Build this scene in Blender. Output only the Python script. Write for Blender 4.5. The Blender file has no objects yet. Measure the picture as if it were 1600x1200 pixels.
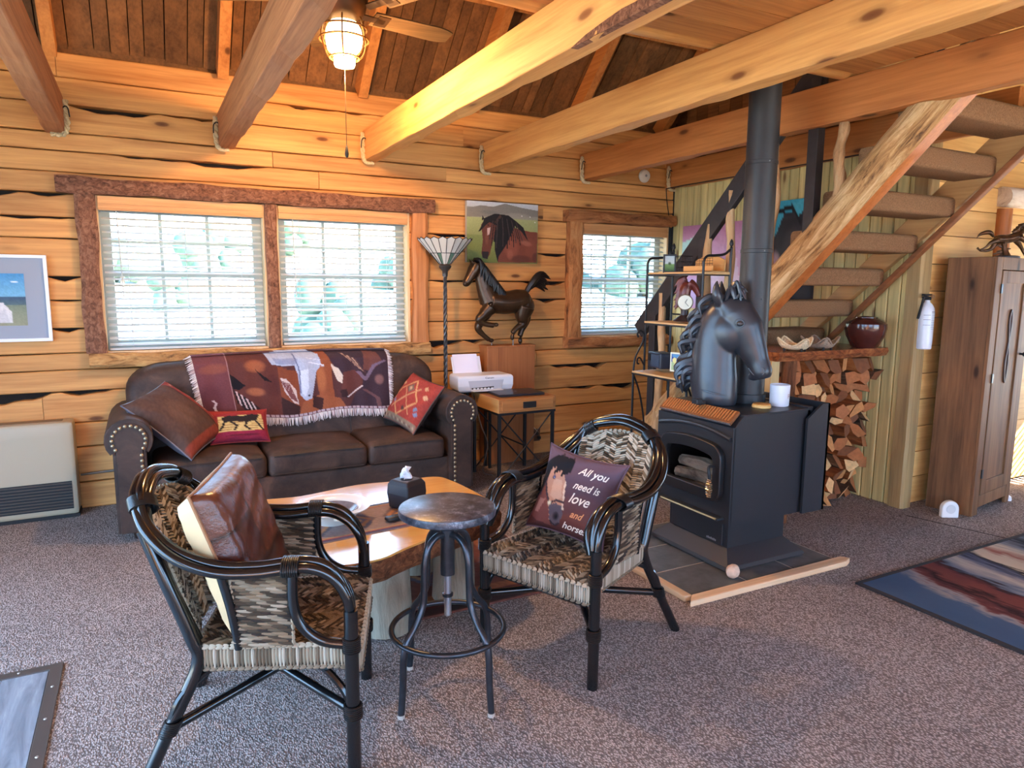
import bpy, bmesh, math, random
import numpy as np
from mathutils import Vector, Matrix
random.seed(7)
PI = math.pi
S = bpy.context.scene
COL = S.collection

# ---------------------------------------------------------------- camera
cam_d = bpy.data.cameras.new('camera')
cam = bpy.data.objects.new('camera', cam_d)
COL.objects.link(cam)
FPX, YAW, PIT, ROLL, CAMH = 1089.0, math.radians(27.9), math.radians(8.1), math.radians(0.45), 1.5
cam_d.sensor_fit = 'HORIZONTAL'
cam_d.sensor_width = 36.0
cam_d.lens = 36.0 * FPX / 1600.0
cam_d.clip_start = 0.05
cam.location = (0, 0, CAMH)
fw = Vector((math.sin(YAW) * math.cos(PIT), math.cos(YAW) * math.cos(PIT), -math.sin(PIT)))
rt = Vector((math.cos(YAW), -math.sin(YAW), 0))
up = rt.cross(fw)
c_, s_ = math.cos(ROLL), math.sin(ROLL)
rt, up = c_ * rt + s_ * up, -s_ * rt + c_ * up
cam.rotation_euler = Matrix((rt, up, -fw)).transposed().to_euler()
S.camera = cam

# ---------------------------------------------------------------- world, sun, exposure
S.view_settings.view_transform = 'Standard'
S.view_settings.look = 'None'
S.view_settings.gamma = 1.0
S.view_settings.use_curve_mapping = False
S.view_settings.exposure = 0.82
W = bpy.data.worlds.new('sky')
S.world = W
W.use_nodes = True
wn = W.node_tree.nodes
wl = W.node_tree.links
bgn = wn['Background']
bgn.inputs['Color'].default_value = (0.36, 0.63, 1.0, 1)
bgn.inputs['Strength'].default_value = 6.8
sun_d = bpy.data.lights.new('sun', 'SUN')
sun_d.energy = 46.0
sun_d.angle = math.radians(0.6)
sun_d.color = (1.0, 0.90, 0.76)
sun = bpy.data.objects.new('sun', sun_d)
COL.objects.link(sun)
SUN_DIR = Vector((-0.66, 0.56, -0.50)).normalized()      # the way the light travels: in through the window of the east wall
sun.rotation_euler = SUN_DIR.to_track_quat('-Z', 'Y').to_euler()


def portal(name, loc, sx, sy, direction):
    """a sampling guide in a window opening; gives off no light of its own"""
    d = bpy.data.lights.new(name, 'AREA')
    d.shape = 'RECTANGLE'
    d.size, d.size_y = sx, sy
    d.cycles.is_portal = True
    o = bpy.data.objects.new(name, d)
    COL.objects.link(o)
    o.location = loc
    o.rotation_euler = Vector(direction).to_track_quat('-Z', 'Z').to_euler()
    return o


# ---------------------------------------------------------------- helpers
def srgb(r, g, b):
    def f(c):
        c /= 255.0
        return c / 12.92 if c <= 0.04045 else ((c + 0.055) / 1.055) ** 2.4
    return (f(r), f(g), f(b), 1.0)


def tag(o, label=None, cat=None, group=None, kind=None):
    if label: o['label'] = label
    if cat: o['category'] = cat
    if group: o['group'] = group
    if kind: o['kind'] = kind
    return o


def thing(name, label, cat, loc=(0, 0, 0), rotz=0.0, group=None, kind=None):
    o = bpy.data.objects.new(name, None)
    o.empty_display_size = 0.1
    COL.objects.link(o)
    o.location = loc
    o.rotation_euler = (0, 0, rotz)
    return tag(o, label, cat, group, kind)


def copy_tree(o, parent=None):
    c = o.copy()
    COL.objects.link(c)
    c.parent = parent
    for ch in list(o.children):
        copy_tree(ch, c)
    return c


class MB:
    def __init__(s):
        s.v, s.f, s.m, s.c = [], [], [], []
        s.mi = 0
        s.col = None

    def add(s, vs, fs, mi=None):
        n = len(s.v)
        s.v += [tuple(v) for v in vs]
        s.f += [tuple(i + n for i in f) for f in fs]
        s.m += [s.mi if mi is None else mi] * len(fs)
        if s.col is not None:
            s.c += [s.col] * len(vs)
        return s

    def box(s, x0, x1, y0, y1, z0, z1, mi=None, M=None):
        vs = [Vector((x, y, z)) for z in (z0, z1) for y in (y0, y1) for x in (x0, x1)]
        if M is not None: vs = [M @ v for v in vs]
        return s.add(vs, [(0, 2, 3, 1), (4, 5, 7, 6), (0, 1, 5, 4), (2, 6, 7, 3), (0, 4, 6, 2), (1, 3, 7, 5)], mi)

    def bar(s, p0, p1, w, h, upv=(0, 0, 1), mi=None):
        """box from p0 to p1, w across and h along upv"""
        p0, p1 = Vector(p0), Vector(p1)
        d = (p1 - p0).normalized()
        x = d.cross(Vector(upv)).normalized()
        y = x.cross(d)
        vs = []
        for p in (p0, p1):
            for a, b in ((-1, -1), (1, -1), (1, 1), (-1, 1)):
                vs.append(p + x * (a * w / 2) + y * (b * h / 2))
        return s.add(vs, [(3, 2, 1, 0), (4, 5, 6, 7), (0, 1, 5, 4), (1, 2, 6, 5), (2, 3, 7, 6), (3, 0, 4, 7)], mi)

    def tube(s, pts, r, n=8, closed=False, cap=True, mi=None, flat=None, twist=0.0):
        """r: number, list, or list of (rx, ry); flat: fixed side vector"""
        pts = [Vector(p) for p in pts]
        k = len(pts)
        rs = r if isinstance(r, (list, tuple)) else [r] * k
        tang = []
        for i in range(k):
            if closed:
                t = pts[(i + 1) % k] - pts[i - 1]
            else:
                t = pts[min(i + 1, k - 1)] - pts[max(i - 1, 0)]
            tang.append(t.normalized() if t.length > 1e-9 else Vector((0, 0, 1)))
        a = Vector(flat) if flat is not None else (Vector((0, 0, 1)) if abs(tang[0].z) < 0.9 else Vector((1, 0, 0)))
        x = (a - tang[0] * a.dot(tang[0])).normalized()
        vs, fs = [], []
        for i in range(k):
            if flat is not None:
                a = Vector(flat)
                x = (a - tang[i] * a.dot(tang[i])).normalized()
            else:
                x = (x - tang[i] * x.dot(tang[i]))
                x = x.normalized() if x.length > 1e-6 else tang[i].orthogonal().normalized()
            y = tang[i].cross(x)
            rr = rs[i] if isinstance(rs[i], (list, tuple)) else (rs[i], rs[i])
            for j in range(n):
                an = 2 * PI * j / n + twist * i
                vs.append(pts[i] + x * (rr[0] * math.cos(an)) + y * (rr[1] * math.sin(an)))
        for i in range(k if closed else k - 1):
            for j in range(n):
                a0, b0 = i * n + j, i * n + (j + 1) % n
                i2 = (i + 1) % k
                fs.append((a0, b0, i2 * n + (j + 1) % n, i2 * n + j))
        if cap and not closed:
            fs.append(tuple(range(n - 1, -1, -1)))
            fs.append(tuple((k - 1) * n + j for j in range(n)))
        return s.add(vs, fs, mi)

    def cyl(s, p0, p1, r0, r1=None, n=16, mi=None):
        return s.tube([p0, p1], [r0, r0 if r1 is None else r1], n=n, mi=mi)

    def lathe(s, prof, n=24, o=(0, 0, 0), mi=None, M=None):
        vs, fs = [], []
        k = len(prof)
        for i in range(n):
            a = 2 * PI * i / n
            for r, z in prof:
                v = Vector((r * math.cos(a), r * math.sin(a), z))
                if M is not None: v = M @ v
                vs.append(v + Vector(o))
        for i in range(n):
            j = (i + 1) % n
            for q in range(k - 1):
                fs.append((i * k + q, j * k + q, j * k + q + 1, i * k + q + 1))
        if prof[0][0] > 1e-6: fs.append(tuple(i * k for i in range(n - 1, -1, -1)))
        if prof[-1][0] > 1e-6: fs.append(tuple(i * k + k - 1 for i in range(n)))
        return s.add(vs, fs, mi)

    def ell(s, c, r, n=12, m=8, mi=None, R=None):
        rx, ry, rz = (r, r, r) if not isinstance(r, (tuple, list)) else r
        vs = [Vector((0, 0, -rz))]
        for i in range(1, m):
            p = -PI / 2 + PI * i / m
            for j in range(n):
                a = 2 * PI * j / n
                vs.append(Vector((rx * math.cos(p) * math.cos(a), ry * math.cos(p) * math.sin(a), rz * math.sin(p))))
        vs.append(Vector((0, 0, rz)))
        if R is not None: vs = [R @ v for v in vs]
        c = Vector(c)
        fs = []
        for j in range(n):
            fs.append((0, 1 + (j + 1) % n, 1 + j))
            for i in range(m - 2):
                a0 = 1 + i * n
                fs.append((a0 + j, a0 + (j + 1) % n, a0 + n + (j + 1) % n, a0 + n + j))
            fs.append((1 + (m - 2) * n + j, 1 + (m - 2) * n + (j + 1) % n, len(vs) - 1))
        return s.add([v + c for v in vs], fs, mi)

    def prism(s, poly, a0, a1, axis='z', mi=None):
        """poly: 2-D points; axis z -> (x,y), y -> (x,z), x -> (y,z)"""
        def P(p, a):
            return {'z': (p[0], p[1], a), 'y': (p[0], a, p[1]), 'x': (a, p[0], p[1])}[axis]
        n = len(poly)
        vs = [P(p, a0) for p in poly] + [P(p, a1) for p in poly]
        fs = [tuple(range(n - 1, -1, -1)), tuple(range(n, 2 * n))]
        fs += [(i, (i + 1) % n, n + (i + 1) % n, n + i) for i in range(n)]
        return s.add(vs, fs, mi)

    def grid(s, fn, nu, nv, mi=None, cf=None):
        vs = [fn(i / nu, j / nv) for j in range(nv + 1) for i in range(nu + 1)]
        fs = [(j * (nu + 1) + i, j * (nu + 1) + i + 1, (j + 1) * (nu + 1) + i + 1, (j + 1) * (nu + 1) + i) for j in range(nv) for i in range(nu)]
        return s.add(vs, fs, mi)

    def mesh(s, name, mats, smooth=False):
        me = bpy.data.meshes.new(name)
        me.from_pydata([tuple(v) for v in s.v], [], s.f)
        for m in (mats if isinstance(mats, (list, tuple)) else [mats]):
            me.materials.append(m)
        if max(s.m, default=0) > 0:
            me.polygons.foreach_set('material_index', s.m)
        if s.c and len(s.c) == len(s.v):
            ca = me.color_attributes.new('Col', 'FLOAT_COLOR', 'POINT')
            ca.data.foreach_set('color', [q for c in s.c for q in (c[0], c[1], c[2], 1.0)])
        bm = bmesh.new()
        bm.from_mesh(me)
        bmesh.ops.recalc_face_normals(bm, faces=bm.faces)
        bm.to_mesh(me)
        bm.free()
        if smooth:
            me.shade_smooth()
            me.set_sharp_from_angle(angle=math.radians(smooth if smooth is not True else 42))
        me.update()
        return me

    def build(s, name, mats, parent=None, smooth=False, bevel=0, world=False, label=None, kind=None):
        if world and parent is not None:
            L = parent.location
            s.v = [(v[0] - L[0], v[1] - L[1], v[2] - L[2]) for v in s.v]
        o = bpy.data.objects.new(name, s.mesh(name, mats, smooth))
        COL.objects.link(o)
        if parent is not None: o.parent = parent
        if bevel:
            b = o.modifiers.new('edge', 'BEVEL')
            b.width = bevel
            b.segments = 2
            b.limit_method = 'ANGLE'
            b.angle_limit = math.radians(40)
        if label: o['label'] = label
        if kind: o['kind'] = kind
        return o


def inst(name, me, parent=None, loc=(0, 0, 0), rot=(0, 0, 0), sc=(1, 1, 1)):
    o = bpy.data.objects.new(name, me)
    COL.objects.link(o)
    if parent is not None: o.parent = parent
    o.location, o.rotation_euler, o.scale = loc, rot, sc
    return o


def organic(o, voxel, smooth=6):
    """fuse overlapping volumes of a mesh into one continuous skin"""
    r = o.modifiers.new('fuse', 'REMESH')
    r.mode = 'VOXEL'
    r.voxel_size = voxel
    r.use_smooth_shade = True
    if smooth:
        q = o.modifiers.new('soften', 'SMOOTH')
        q.factor = 0.5
        q.iterations = smooth
    return o


def spline(pts, n=6, closed=False):
    """Catmull-Rom through pts"""
    P = [Vector(p) for p in pts]
    k = len(P)
    out = []
    for i in range(k if closed else k - 1):
        p0 = P[i - 1] if (closed or i > 0) else P[0] * 2 - P[1]
        p1, p2 = P[i], P[(i + 1) % k]
        p3 = P[(i + 2) % k] if (closed or i + 2 < k) else P[-1] * 2 - P[-2]
        for q in range(n):
            t = q / n
            out.append(0.5 * ((2 * p1) + (p2 - p0) * t + (2 * p0 - 5 * p1 + 4 * p2 - p3) * t * t + (3 * p1 - p0 - 3 * p2 + p3) * t ** 3))
    if not closed: out.append(P[-1])
    return out


def lerp(a, b, t): return a + (b - a) * t


def text_poly(body, size, shear=0.0, bold=0.0):
    """lettering as flat polygons: list of (verts2d, faces)"""
    cu = bpy.data.curves.new('lettering', 'FONT')
    cu.body = body
    cu.size = size
    cu.shear = shear
    cu.offset = bold
    cu.resolution_u = 3
    ob = bpy.data.objects.new('lettering', cu)
    COL.objects.link(ob)
    dg = bpy.context.evaluated_depsgraph_get()
    me = ob.evaluated_get(dg).to_mesh()
    bm = bmesh.new()
    bm.from_mesh(me)
    ob.evaluated_get(dg).to_mesh_clear()
    bmesh.ops.triangulate(bm, faces=bm.faces)
    for _ in range(3):
        long_ = [e for e in bm.edges if e.calc_length() > size * .14]
        if not long_: break
        bmesh.ops.subdivide_edges(bm, edges=long_, cuts=1)
        bmesh.ops.triangulate(bm, faces=[q for q in bm.faces if len(q.verts) > 3])
    bm.verts.index_update()
    vs = [(v.co.x, v.co.y) for v in bm.verts]
    fs = [tuple(v.index for v in p.verts) for p in bm.faces]
    bm.free()
    bpy.data.objects.remove(ob)
    bpy.data.curves.remove(cu)
    return vs, fs


# ---------------------------------------------------------------- materials
MATS = {}


class NT:
    def __init__(s, name):
        s.mat = bpy.data.materials.new(name)
        s.mat.use_nodes = True
        s.n, s.l = s.mat.node_tree.nodes, s.mat.node_tree.links
        s.b = s.n['Principled BSDF']
        MATS[name] = s.mat

    def node(s, t, **kw):
        o = s.n.new(t)
        for k, v in kw.items(): setattr(o, k, v)
        return o

    def link(s, a, b): s.l.new(a, b)

    def coord(s, scale=(1, 1, 1), src='Object', rand=True, rot=(0, 0, 0)):
        tc = s.node('ShaderNodeTexCoord')
        mp = s.node('ShaderNodeMapping')
        mp.inputs['Scale'].default_value = scale
        mp.inputs['Rotation'].default_value = rot
        s.link(tc.outputs[src], mp.inputs['Vector'])
        if rand:
            oi = s.node('ShaderNodeObjectInfo')
            ml = s.node('ShaderNodeMath', operation='MULTIPLY')
            ml.inputs[1].default_value = 37.0
            s.link(oi.outputs['Random'], ml.inputs[0])
            cb = s.node('ShaderNodeCombineXYZ')
            for i in range(3): s.link(ml.outputs[0], cb.inputs[i])
            s.link(cb.outputs[0], mp.inputs['Location'])
        return mp.outputs['Vector']

    def noise(s, vec, scale=5.0, detail=4.0, rough=0.55, dist=0.0):
        o = s.node('ShaderNodeTexNoise')
        o.inputs['Scale'].default_value = scale
        o.inputs['Detail'].default_value = detail
        o.inputs['Roughness'].default_value = rough
        o.inputs['Distortion'].default_value = dist
        s.link(vec, o.inputs['Vector'])
        return o.outputs['Fac']

    def ramp(s, fac, stops, interp='LINEAR'):
        o = s.node('ShaderNodeValToRGB')
        e = o.color_ramp.elements
        o.color_ramp.interpolation = interp
        while len(e) < len(stops): e.new(0.5)
        for q, (p, c) in zip(e, stops):
            q.position = p
            q.color = c if len(c) == 4 else (*c, 1)
        s.link(fac, o.inputs['Fac'])
        return o.outputs['Color']

    def mix(s, fac, a, b, mode='MIX'):
        o = s.node('ShaderNodeMix', data_type='RGBA', blend_type=mode)
        for sock, v in ((o.inputs[0], fac), (o.inputs[6], a), (o.inputs[7], b)):
            if hasattr(v, 'default_value'): s.link(v, sock)
            else: sock.default_value = v
        return o.outputs[2]

    def bump(s, h, strength=0.3, dist=0.01):
        o = s.node('ShaderNodeBump')
        o.inputs['Strength'].default_value = strength
        o.inputs['Distance'].default_value = dist
        s.link(h, o.inputs['Height'])
        s.link(o.outputs['Normal'], s.b.inputs['Normal'])

    def rand_value(s, col, lo, hi):
        """each object a little lighter or darker than the next"""
        oi = s.node('ShaderNodeObjectInfo')
        mr = s.node('ShaderNodeMapRange')
        mr.inputs['To Min'].default_value = lo
        mr.inputs['To Max'].default_value = hi
        s.link(oi.outputs['Random'], mr.inputs['Value'])
        h = s.node('ShaderNodeHueSaturation')
        s.link(mr.outputs[0], h.inputs['Value'])
        s.link(col, h.inputs['Color'])
        return h.outputs['Color']

    def out(s, col, rough=0.6, metal=0.0, spec=0.5):
        if hasattr(col, 'default_value'): s.link(col, s.b.inputs['Base Color'])
        else: s.b.inputs['Base Color'].default_value = col
        s.b.inputs['Roughness'].default_value = rough
        s.b.inputs['Metallic'].default_value = metal
        s.b.inputs['Specular IOR Level'].default_value = spec
        return s.mat


def wood(name, light, dark, grain='x', knots=True, rough=0.6, var=(0.82, 1.12), knotcol=None, fine=9.0, spec=0.35, coat=0.0, kscale=1.0):
    t = NT(name)
    i = 'xyz'.index(grain)
    sc = [fine * 1.6] * 3
    sc[i] = 0.9
    v = t.coord(tuple(sc))
    n1 = t.noise(v, 1.0, 6, 0.6, 0.6)
    sc2 = [60.0] * 3
    sc2[i] = 2.0
    n2 = t.noise(t.coord(tuple(sc2)), 1.0, 3, 0.6)
    col = t.ramp(n1, [(0.3, dark), (0.62, light)])
    col = t.mix(0.35, col, t.ramp(n2, [(0.3, dark), (0.6, light)]))
    if knots:
        sk = [5.0 * kscale] * 3
        sk[i] = 1.7 * kscale
        vo = t.node('ShaderNodeTexVoronoi')
        t.link(t.coord(tuple(sk)), vo.inputs['Vector'])
        vo.inputs['Scale'].default_value = 1.0
        vo.inputs['Randomness'].default_value = 1.0
        k = t.ramp(vo.outputs['Distance'], [(0.0, (1, 1, 1)), (0.07, (0.85, 0.85, 0.85)), (0.11, (0.25, 0.25, 0.25)), (0.2, (0, 0, 0))])
        kc = knotcol or tuple(c * 0.3 for c in dark[:3]) + (1,)
        col = t.mix(k, col, kc)
    col = t.rand_value(col, *var)
    t.bump(n2, 0.12, 0.004)
    m = t.out(col, rough, 0, spec)
    if coat:
        t.b.inputs['Coat Weight'].default_value = coat
        t.b.inputs['Coat Roughness'].default_value = 0.12
    return m


def plain(name, c, rough=0.5, metal=0.0, spec=0.5, nscale=0, var=0.25, bump=0.0, bdist=0.003, src='Object'):
    t = NT(name)
    if nscale:
        n = t.noise(t.coord((1, 1, 1), src=src), nscale, 5, 0.6)
        d = tuple(max(0, q * (1 - var)) for q in c[:3]) + (1,)
        l = tuple(q * (1 + var) for q in c[:3]) + (1,)
        col = t.ramp(n, [(0.3, d), (0.7, l)])
        if bump: t.bump(n, bump, bdist)
        return t.out(col, rough, metal, spec)
    return t.out(c, rough, metal, spec)


def vcol(name, rough=0.8, nscale=0, bump=0.0, bdist=0.002, mul=1.0, spec=0.3):
    t = NT(name)
    a = t.node('ShaderNodeVertexColor', layer_name='Col')
    col = a.outputs['Color']
    if nscale:
        n = t.noise(t.coord(rand=False), nscale, 3, 0.6)
        col = t.mix(0.45, col, t.ramp(n, [(0.25, (0.45, 0.45, 0.45)), (0.75, (1.0, 1.0, 1.0))]), 'MULTIPLY')
        if bump: t.bump(n, bump, bdist)
    return t.out(col, rough, 0, spec)


def bark(name, c1, c2, c3, scale=14.0, grain='x', rough=0.85, st=2.2):
    t = NT(name)
    i = 'xyz'.index(grain)
    sc = [scale] * 3
    sc[i] = scale / st
    v = t.coord(tuple(sc))
    n = t.noise(v, 1.0, 8, 0.72, 0.8)
    col = t.ramp(n, [(0.32, c1), (0.5, c2), (0.66, c3)])
    t.bump(n, 0.9, 0.02)
    return t.out(col, rough, 0, 0.25)


class Paint:
    """flat print: fills arrays of colours at the (u, v) points of a mesh, u right, v down"""
    def __init__(s, U, V, base):
        s.U, s.V = np.asarray(U, float), np.asarray(V, float)
        s.c = np.tile(np.array(srgb(*base)[:3]), (s.U.size, 1))

    def inside(s, pts):
        n = len(pts)
        ins = np.zeros(s.U.size, bool)
        j = n - 1
        for i in range(n):
            xi, yi = pts[i]
            xj, yj = pts[j]
            if yi != yj:
                ins ^= ((yi > s.V) != (yj > s.V)) & (s.U < (xj - xi) * (s.V - yi) / (yj - yi) + xi)
            j = i
        return ins

    def poly(s, pts, col, a=1.0):
        m = s.inside(pts)
        s.c[m] = s.c[m] * (1 - a) + np.array(srgb(*col)[:3]) * a
        return s

    def blob(s, cx, cy, rx, ry, col, a=1.0, rot=0.0):
        du, dv = s.U - cx, s.V - cy
        cr, sr = math.cos(rot), math.sin(rot)
        d = ((du * cr + dv * sr) / rx) ** 2 + ((-du * sr + dv * cr) / ry) ** 2
        w = np.clip(1.4 - 1.4 * d, 0, 1)[:, None] * a
        s.c = s.c * (1 - w) + np.array(srgb(*col)[:3]) * w
        return s

    def line(s, pts, wdt, col, a=1.0):
        for (x0, y0), (x1, y1) in zip(pts[:-1], pts[1:]):
            dx, dy = x1 - x0, y1 - y0
            t = np.clip(((s.U - x0) * dx + (s.V - y0) * dy) / (dx * dx + dy * dy + 1e-12), 0, 1)
            d = np.hypot(s.U - x0 - t * dx, s.V - y0 - t * dy)
            m = d < wdt
            s.c[m] = s.c[m] * (1 - a) + np.array(srgb(*col)[:3]) * a
        return s

    def grad(s, v0, v1, c0, c1, u0=-9, u1=9):
        m = (s.V >= v0) & (s.V <= v1) & (s.U >= u0) & (s.U <= u1)
        t = ((s.V[m] - v0) / (v1 - v0))[:, None]
        s.c[m] = np.array(srgb(*c0)[:3]) * (1 - t) + np.array(srgb(*c1)[:3]) * t
        return s

    def speckle(s, amp, seed=1):
        r = np.random.RandomState(seed)
        s.c = np.clip(s.c * (1 + amp * (r.rand(s.U.size, 1) - 0.5)), 0, 1)
        return s


def painted_grid(fn, nu, nv, painter):
    """MB with a grid surface fn(u,v) coloured by painter(Paint)"""
    mb = MB()
    mb.grid(fn, nu, nv)
    U = [i / nu for j in range(nv + 1) for i in range(nu + 1)]
    V = [j / nv for j in range(nv + 1) for i in range(nu + 1)]
    mb.c = [tuple(c) for c in painter(U, V).c]
    return mb
# ---------------------------------------------------------------- material library
LOG = wood('pine_log', srgb(226, 166, 98), srgb(178, 112, 58), 'x', kscale=1.25, rough=0.62, var=(0.84, 1.1), knotcol=srgb(96, 48, 20))
BEAM = wood('pine_beam', srgb(236, 176, 104), srgb(198, 130, 66), 'y', rough=0.6, var=(0.92, 1.06), knotcol=srgb(112, 58, 26))
RAFT = wood('rafter_pine', srgb(205, 140, 78), srgb(160, 95, 48), 'y', rough=0.65, var=(0.85, 1.05))
ROOFB = wood('roof_board', srgb(140, 96, 58), srgb(84, 55, 33), 'y', knots=False, rough=0.75, var=(0.6, 1.2), fine=7)
ROOFX = wood('roof_board_across', srgb(150, 95, 52), srgb(98, 58, 30), 'x', knots=True, rough=0.75, var=(0.7, 1.15), fine=7)
DECK = wood('deck_board', srgb(206, 142, 80), srgb(158, 98, 50), 'x', rough=0.65, var=(0.8, 1.1))
VBOARD = wood('stained_pine_board', srgb(228, 204, 138), srgb(166, 148, 96), 'z', rough=0.6, var=(0.78, 1.12), fine=12, knotcol=srgb(112, 70, 34))
HBOARD = wood('pale_pine_board', srgb(238, 190, 118), srgb(206, 148, 80), 'x', rough=0.55, var=(0.88, 1.08), knotcol=srgb(130, 74, 34))
GAP = plain('dark_gap', srgb(34, 24, 18), 0.95)
TRIM = bark('bark_trim', srgb(70, 44, 34), srgb(138, 92, 70), srgb(176, 124, 96), 42.0, 'x', st=1.6)
TRIMV = bark('bark_trim_upright', srgb(76, 48, 36), srgb(142, 96, 74), srgb(178, 128, 100), 42.0, 'z', st=1.6)
SILLB = bark('peeled_bark_sill', srgb(70, 38, 26), srgb(190, 138, 84), srgb(216, 170, 110), 20.0, 'x', st=3)
HLOGB = bark('peeled_log_bark', srgb(76, 46, 28), srgb(170, 110, 66), srgb(198, 140, 88), 12.0, 'x', st=4)
BLACK = plain('black_steel', srgb(30, 31, 34), 0.42, 0.0, 0.5)
BLACKM = plain('black_matte', srgb(24, 24, 26), 0.7)
WHITE = plain('white_plastic', srgb(228, 230, 234), 0.4)
VINYL = plain('cream_vinyl', srgb(172, 170, 156), 0.45)
BLINDM = plain('white_blind', srgb(190, 192, 188), 0.5)
VALANCE = wood('valance_wood', srgb(222, 164, 106), srgb(186, 126, 74), 'x', knots=False, rough=0.5, var=(0.97, 1.03))
JAMBW = wood('bare_pine', srgb(232, 196, 150), srgb(208, 164, 112), 'z', knots=False, rough=0.6, var=(0.97, 1.03))
ROPE = plain('sisal_rope', srgb(206, 182, 140), 0.9, nscale=160, var=0.35, bump=0.5)
GLASS = None
t = NT('window_glass')
t.b.inputs['Transmission Weight'].default_value = 1.0
t.b.inputs['IOR'].default_value = 1.0
t.b.inputs['Roughness'].default_value = 0.0
t.b.inputs['Base Color'].default_value = (0.96, 0.98, 1, 1)
GLASS = t.mat

t = NT('berber_carpet')
v = t.coord((1, 1, 1), rand=False)
vo = t.node('ShaderNodeTexVoronoi')
vo.inputs['Scale'].default_value = 130.0
t.link(t.coord((1.35, 0.8, 1), rand=False, rot=(0, 0, 0.5)), vo.inputs['Vector'])
loops = t.ramp(vo.outputs['Distance'], [(0.0, srgb(214, 203, 198)), (0.32, srgb(188, 174, 167)), (0.6, srgb(124, 111, 106))])
cell = t.ramp(vo.outputs['Color'], [(0.0, (0.72, 0.72, 0.73)), (1.0, (1.16, 1.16, 1.17))])
col = t.mix(1.0, loops, cell, 'MULTIPLY')
worn = t.ramp(t.noise(v, 1.3, 4, 0.6), [(0.35, (0.84, 0.83, 0.83)), (0.7, (1.04, 1.03, 1.02))])
col = t.mix(1.0, col, worn, 'MULTIPLY')
inv = t.node('ShaderNodeMath', operation='SUBTRACT')
inv.inputs[0].default_value = 1.0
t.link(vo.outputs['Distance'], inv.inputs[1])
t.bump(inv.outputs[0], 0.8, 0.006)
CARPET = t.out(col, 0.95, 0, 0.15)

# ---------------------------------------------------------------- floor
fl = MB().box(-1.9, 7.6, -3.6, 5.45, -0.12, 0.0).build('floor', CARPET)
tag(fl, 'grey brown looped carpet covering the whole room', None, None, 'structure')

MB().bar((4.42, 2.72, .0005), (4.56, 2.16, .0005), .008, .002).build('carpet_seam', GAP, fl)

# ---------------------------------------------------------------- back wall of stacked squared logs
WY = 5.3
WIN = [(-0.22, 0.80), (0.89, 1.87), (3.49, 4.46)]
WZ0, WZ1 = 1.04, 2.05
COURSE = [0.0, 0.18, 0.42, 0.58, 0.79, 0.93, 1.04, 1.2, 1.38, 1.53, 1.77, 1.90, 2.05, 2.18, 2.31, 2.42, 2.59, 2.75, 2.9]
GAPS = [(-0.34, 0.51, 2.59, .03), (-0.13, 0.85, 2.31, .02), (-1.6, -0.34, 2.05, .032), (-1.6, -0.35, 1.9, .018), (-1.2, -0.2, .79, .045),
        (-1.0, -0.6, .58, .02), (2.04, 2.75, 1.9, .02), (2.41, 3.33, 1.77, .034), (2.03, 2.5, 1.53, .018), (2.9, 3.34, 1.53, .026),
        (3.05, 3.35, 1.38, .026), (2.02, 2.55, 1.04, .045), (2.02, 2.35, .93, .02), (3.06, 3.8, .79, .035), (3.4, 4.2, .58, .036),
        (-.52, -.33, 1.53, .02), (-.5, -.33, 1.38, .018), (-.52, -.34, 1.2, .02), (3.06, 4.2, .42, .006), (1.0, 1.6, 2.75, .02), (2.5, 3.1, 2.18, .006)]
wb = MB()
for x0, x1, z0, z1 in [(-1.9, WIN[0][0], 0, 2.9), (WIN[0][0], 4.53, 0, WZ0), (WIN[0][0], 4.53, WZ1, 2.9), (0.80, 0.89, WZ0, WZ1), (1.87, 3.49, WZ0, WZ1), (4.46, 4.53, WZ0, WZ1)]:
    wb.box(x0, x1, WY + 0.09, WY + 0.2, z0, z1)
wall_back = tag(wb.build('wall_back', GAP), 'back wall of stacked honey coloured squared logs with dark cracks', None, None, 'structure')
rg = random.Random(3)


def log_piece(x0, x1, z0, z1):
    n = max(2, int((x1 - x0) / 0.05))
    off = rg.uniform(-0.006, 0.012)
    ph = rg.uniform(0, 9)
    g = 0.0022
    pro = []
    for i in range(n + 1):
        x = lerp(x0 + (0.0015), x1 - 0.0015, i / n)
        zt = z1 - g - 0.002 * (1 + math.sin(7 * x + ph))
        zb = z0 + g
        for a, b, zj, d in GAPS:
            if abs(zj - z1) < 0.012 and a <= x <= b:
                w = min(1, (x - a) / 0.08, (b - x) / 0.08)
                zt -= 1.45 * d * max(0, w) * (0.5 + 0.32 * math.sin(x * 5.3 + zj * 40) + 0.2 * math.sin(x * 13.7 + zj * 71) + 0.16 * math.sin(x * 29 + zj * 17))
        y = WY + off
        pro.append([(x, y + .006, zb), (x, y, zb + .006), (x, y, zt - .006), (x, y + .006, zt), (x, WY + .12, zt), (x, WY + .12, zb)])
    mb = MB()
    vs = [p for r in pro for p in r]
    fs = []
    for i in range(n):
        for j in range(6):
            fs.append((i * 6 + j, i * 6 + (j + 1) % 6, (i + 1) * 6 + (j + 1) % 6, (i + 1) * 6 + j))
    fs += [tuple(range(5, -1, -1)), tuple(n * 6 + j for j in range(6))]
    mb.add(vs, fs)
    return mb.build('log', LOG, wall_back)


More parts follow.
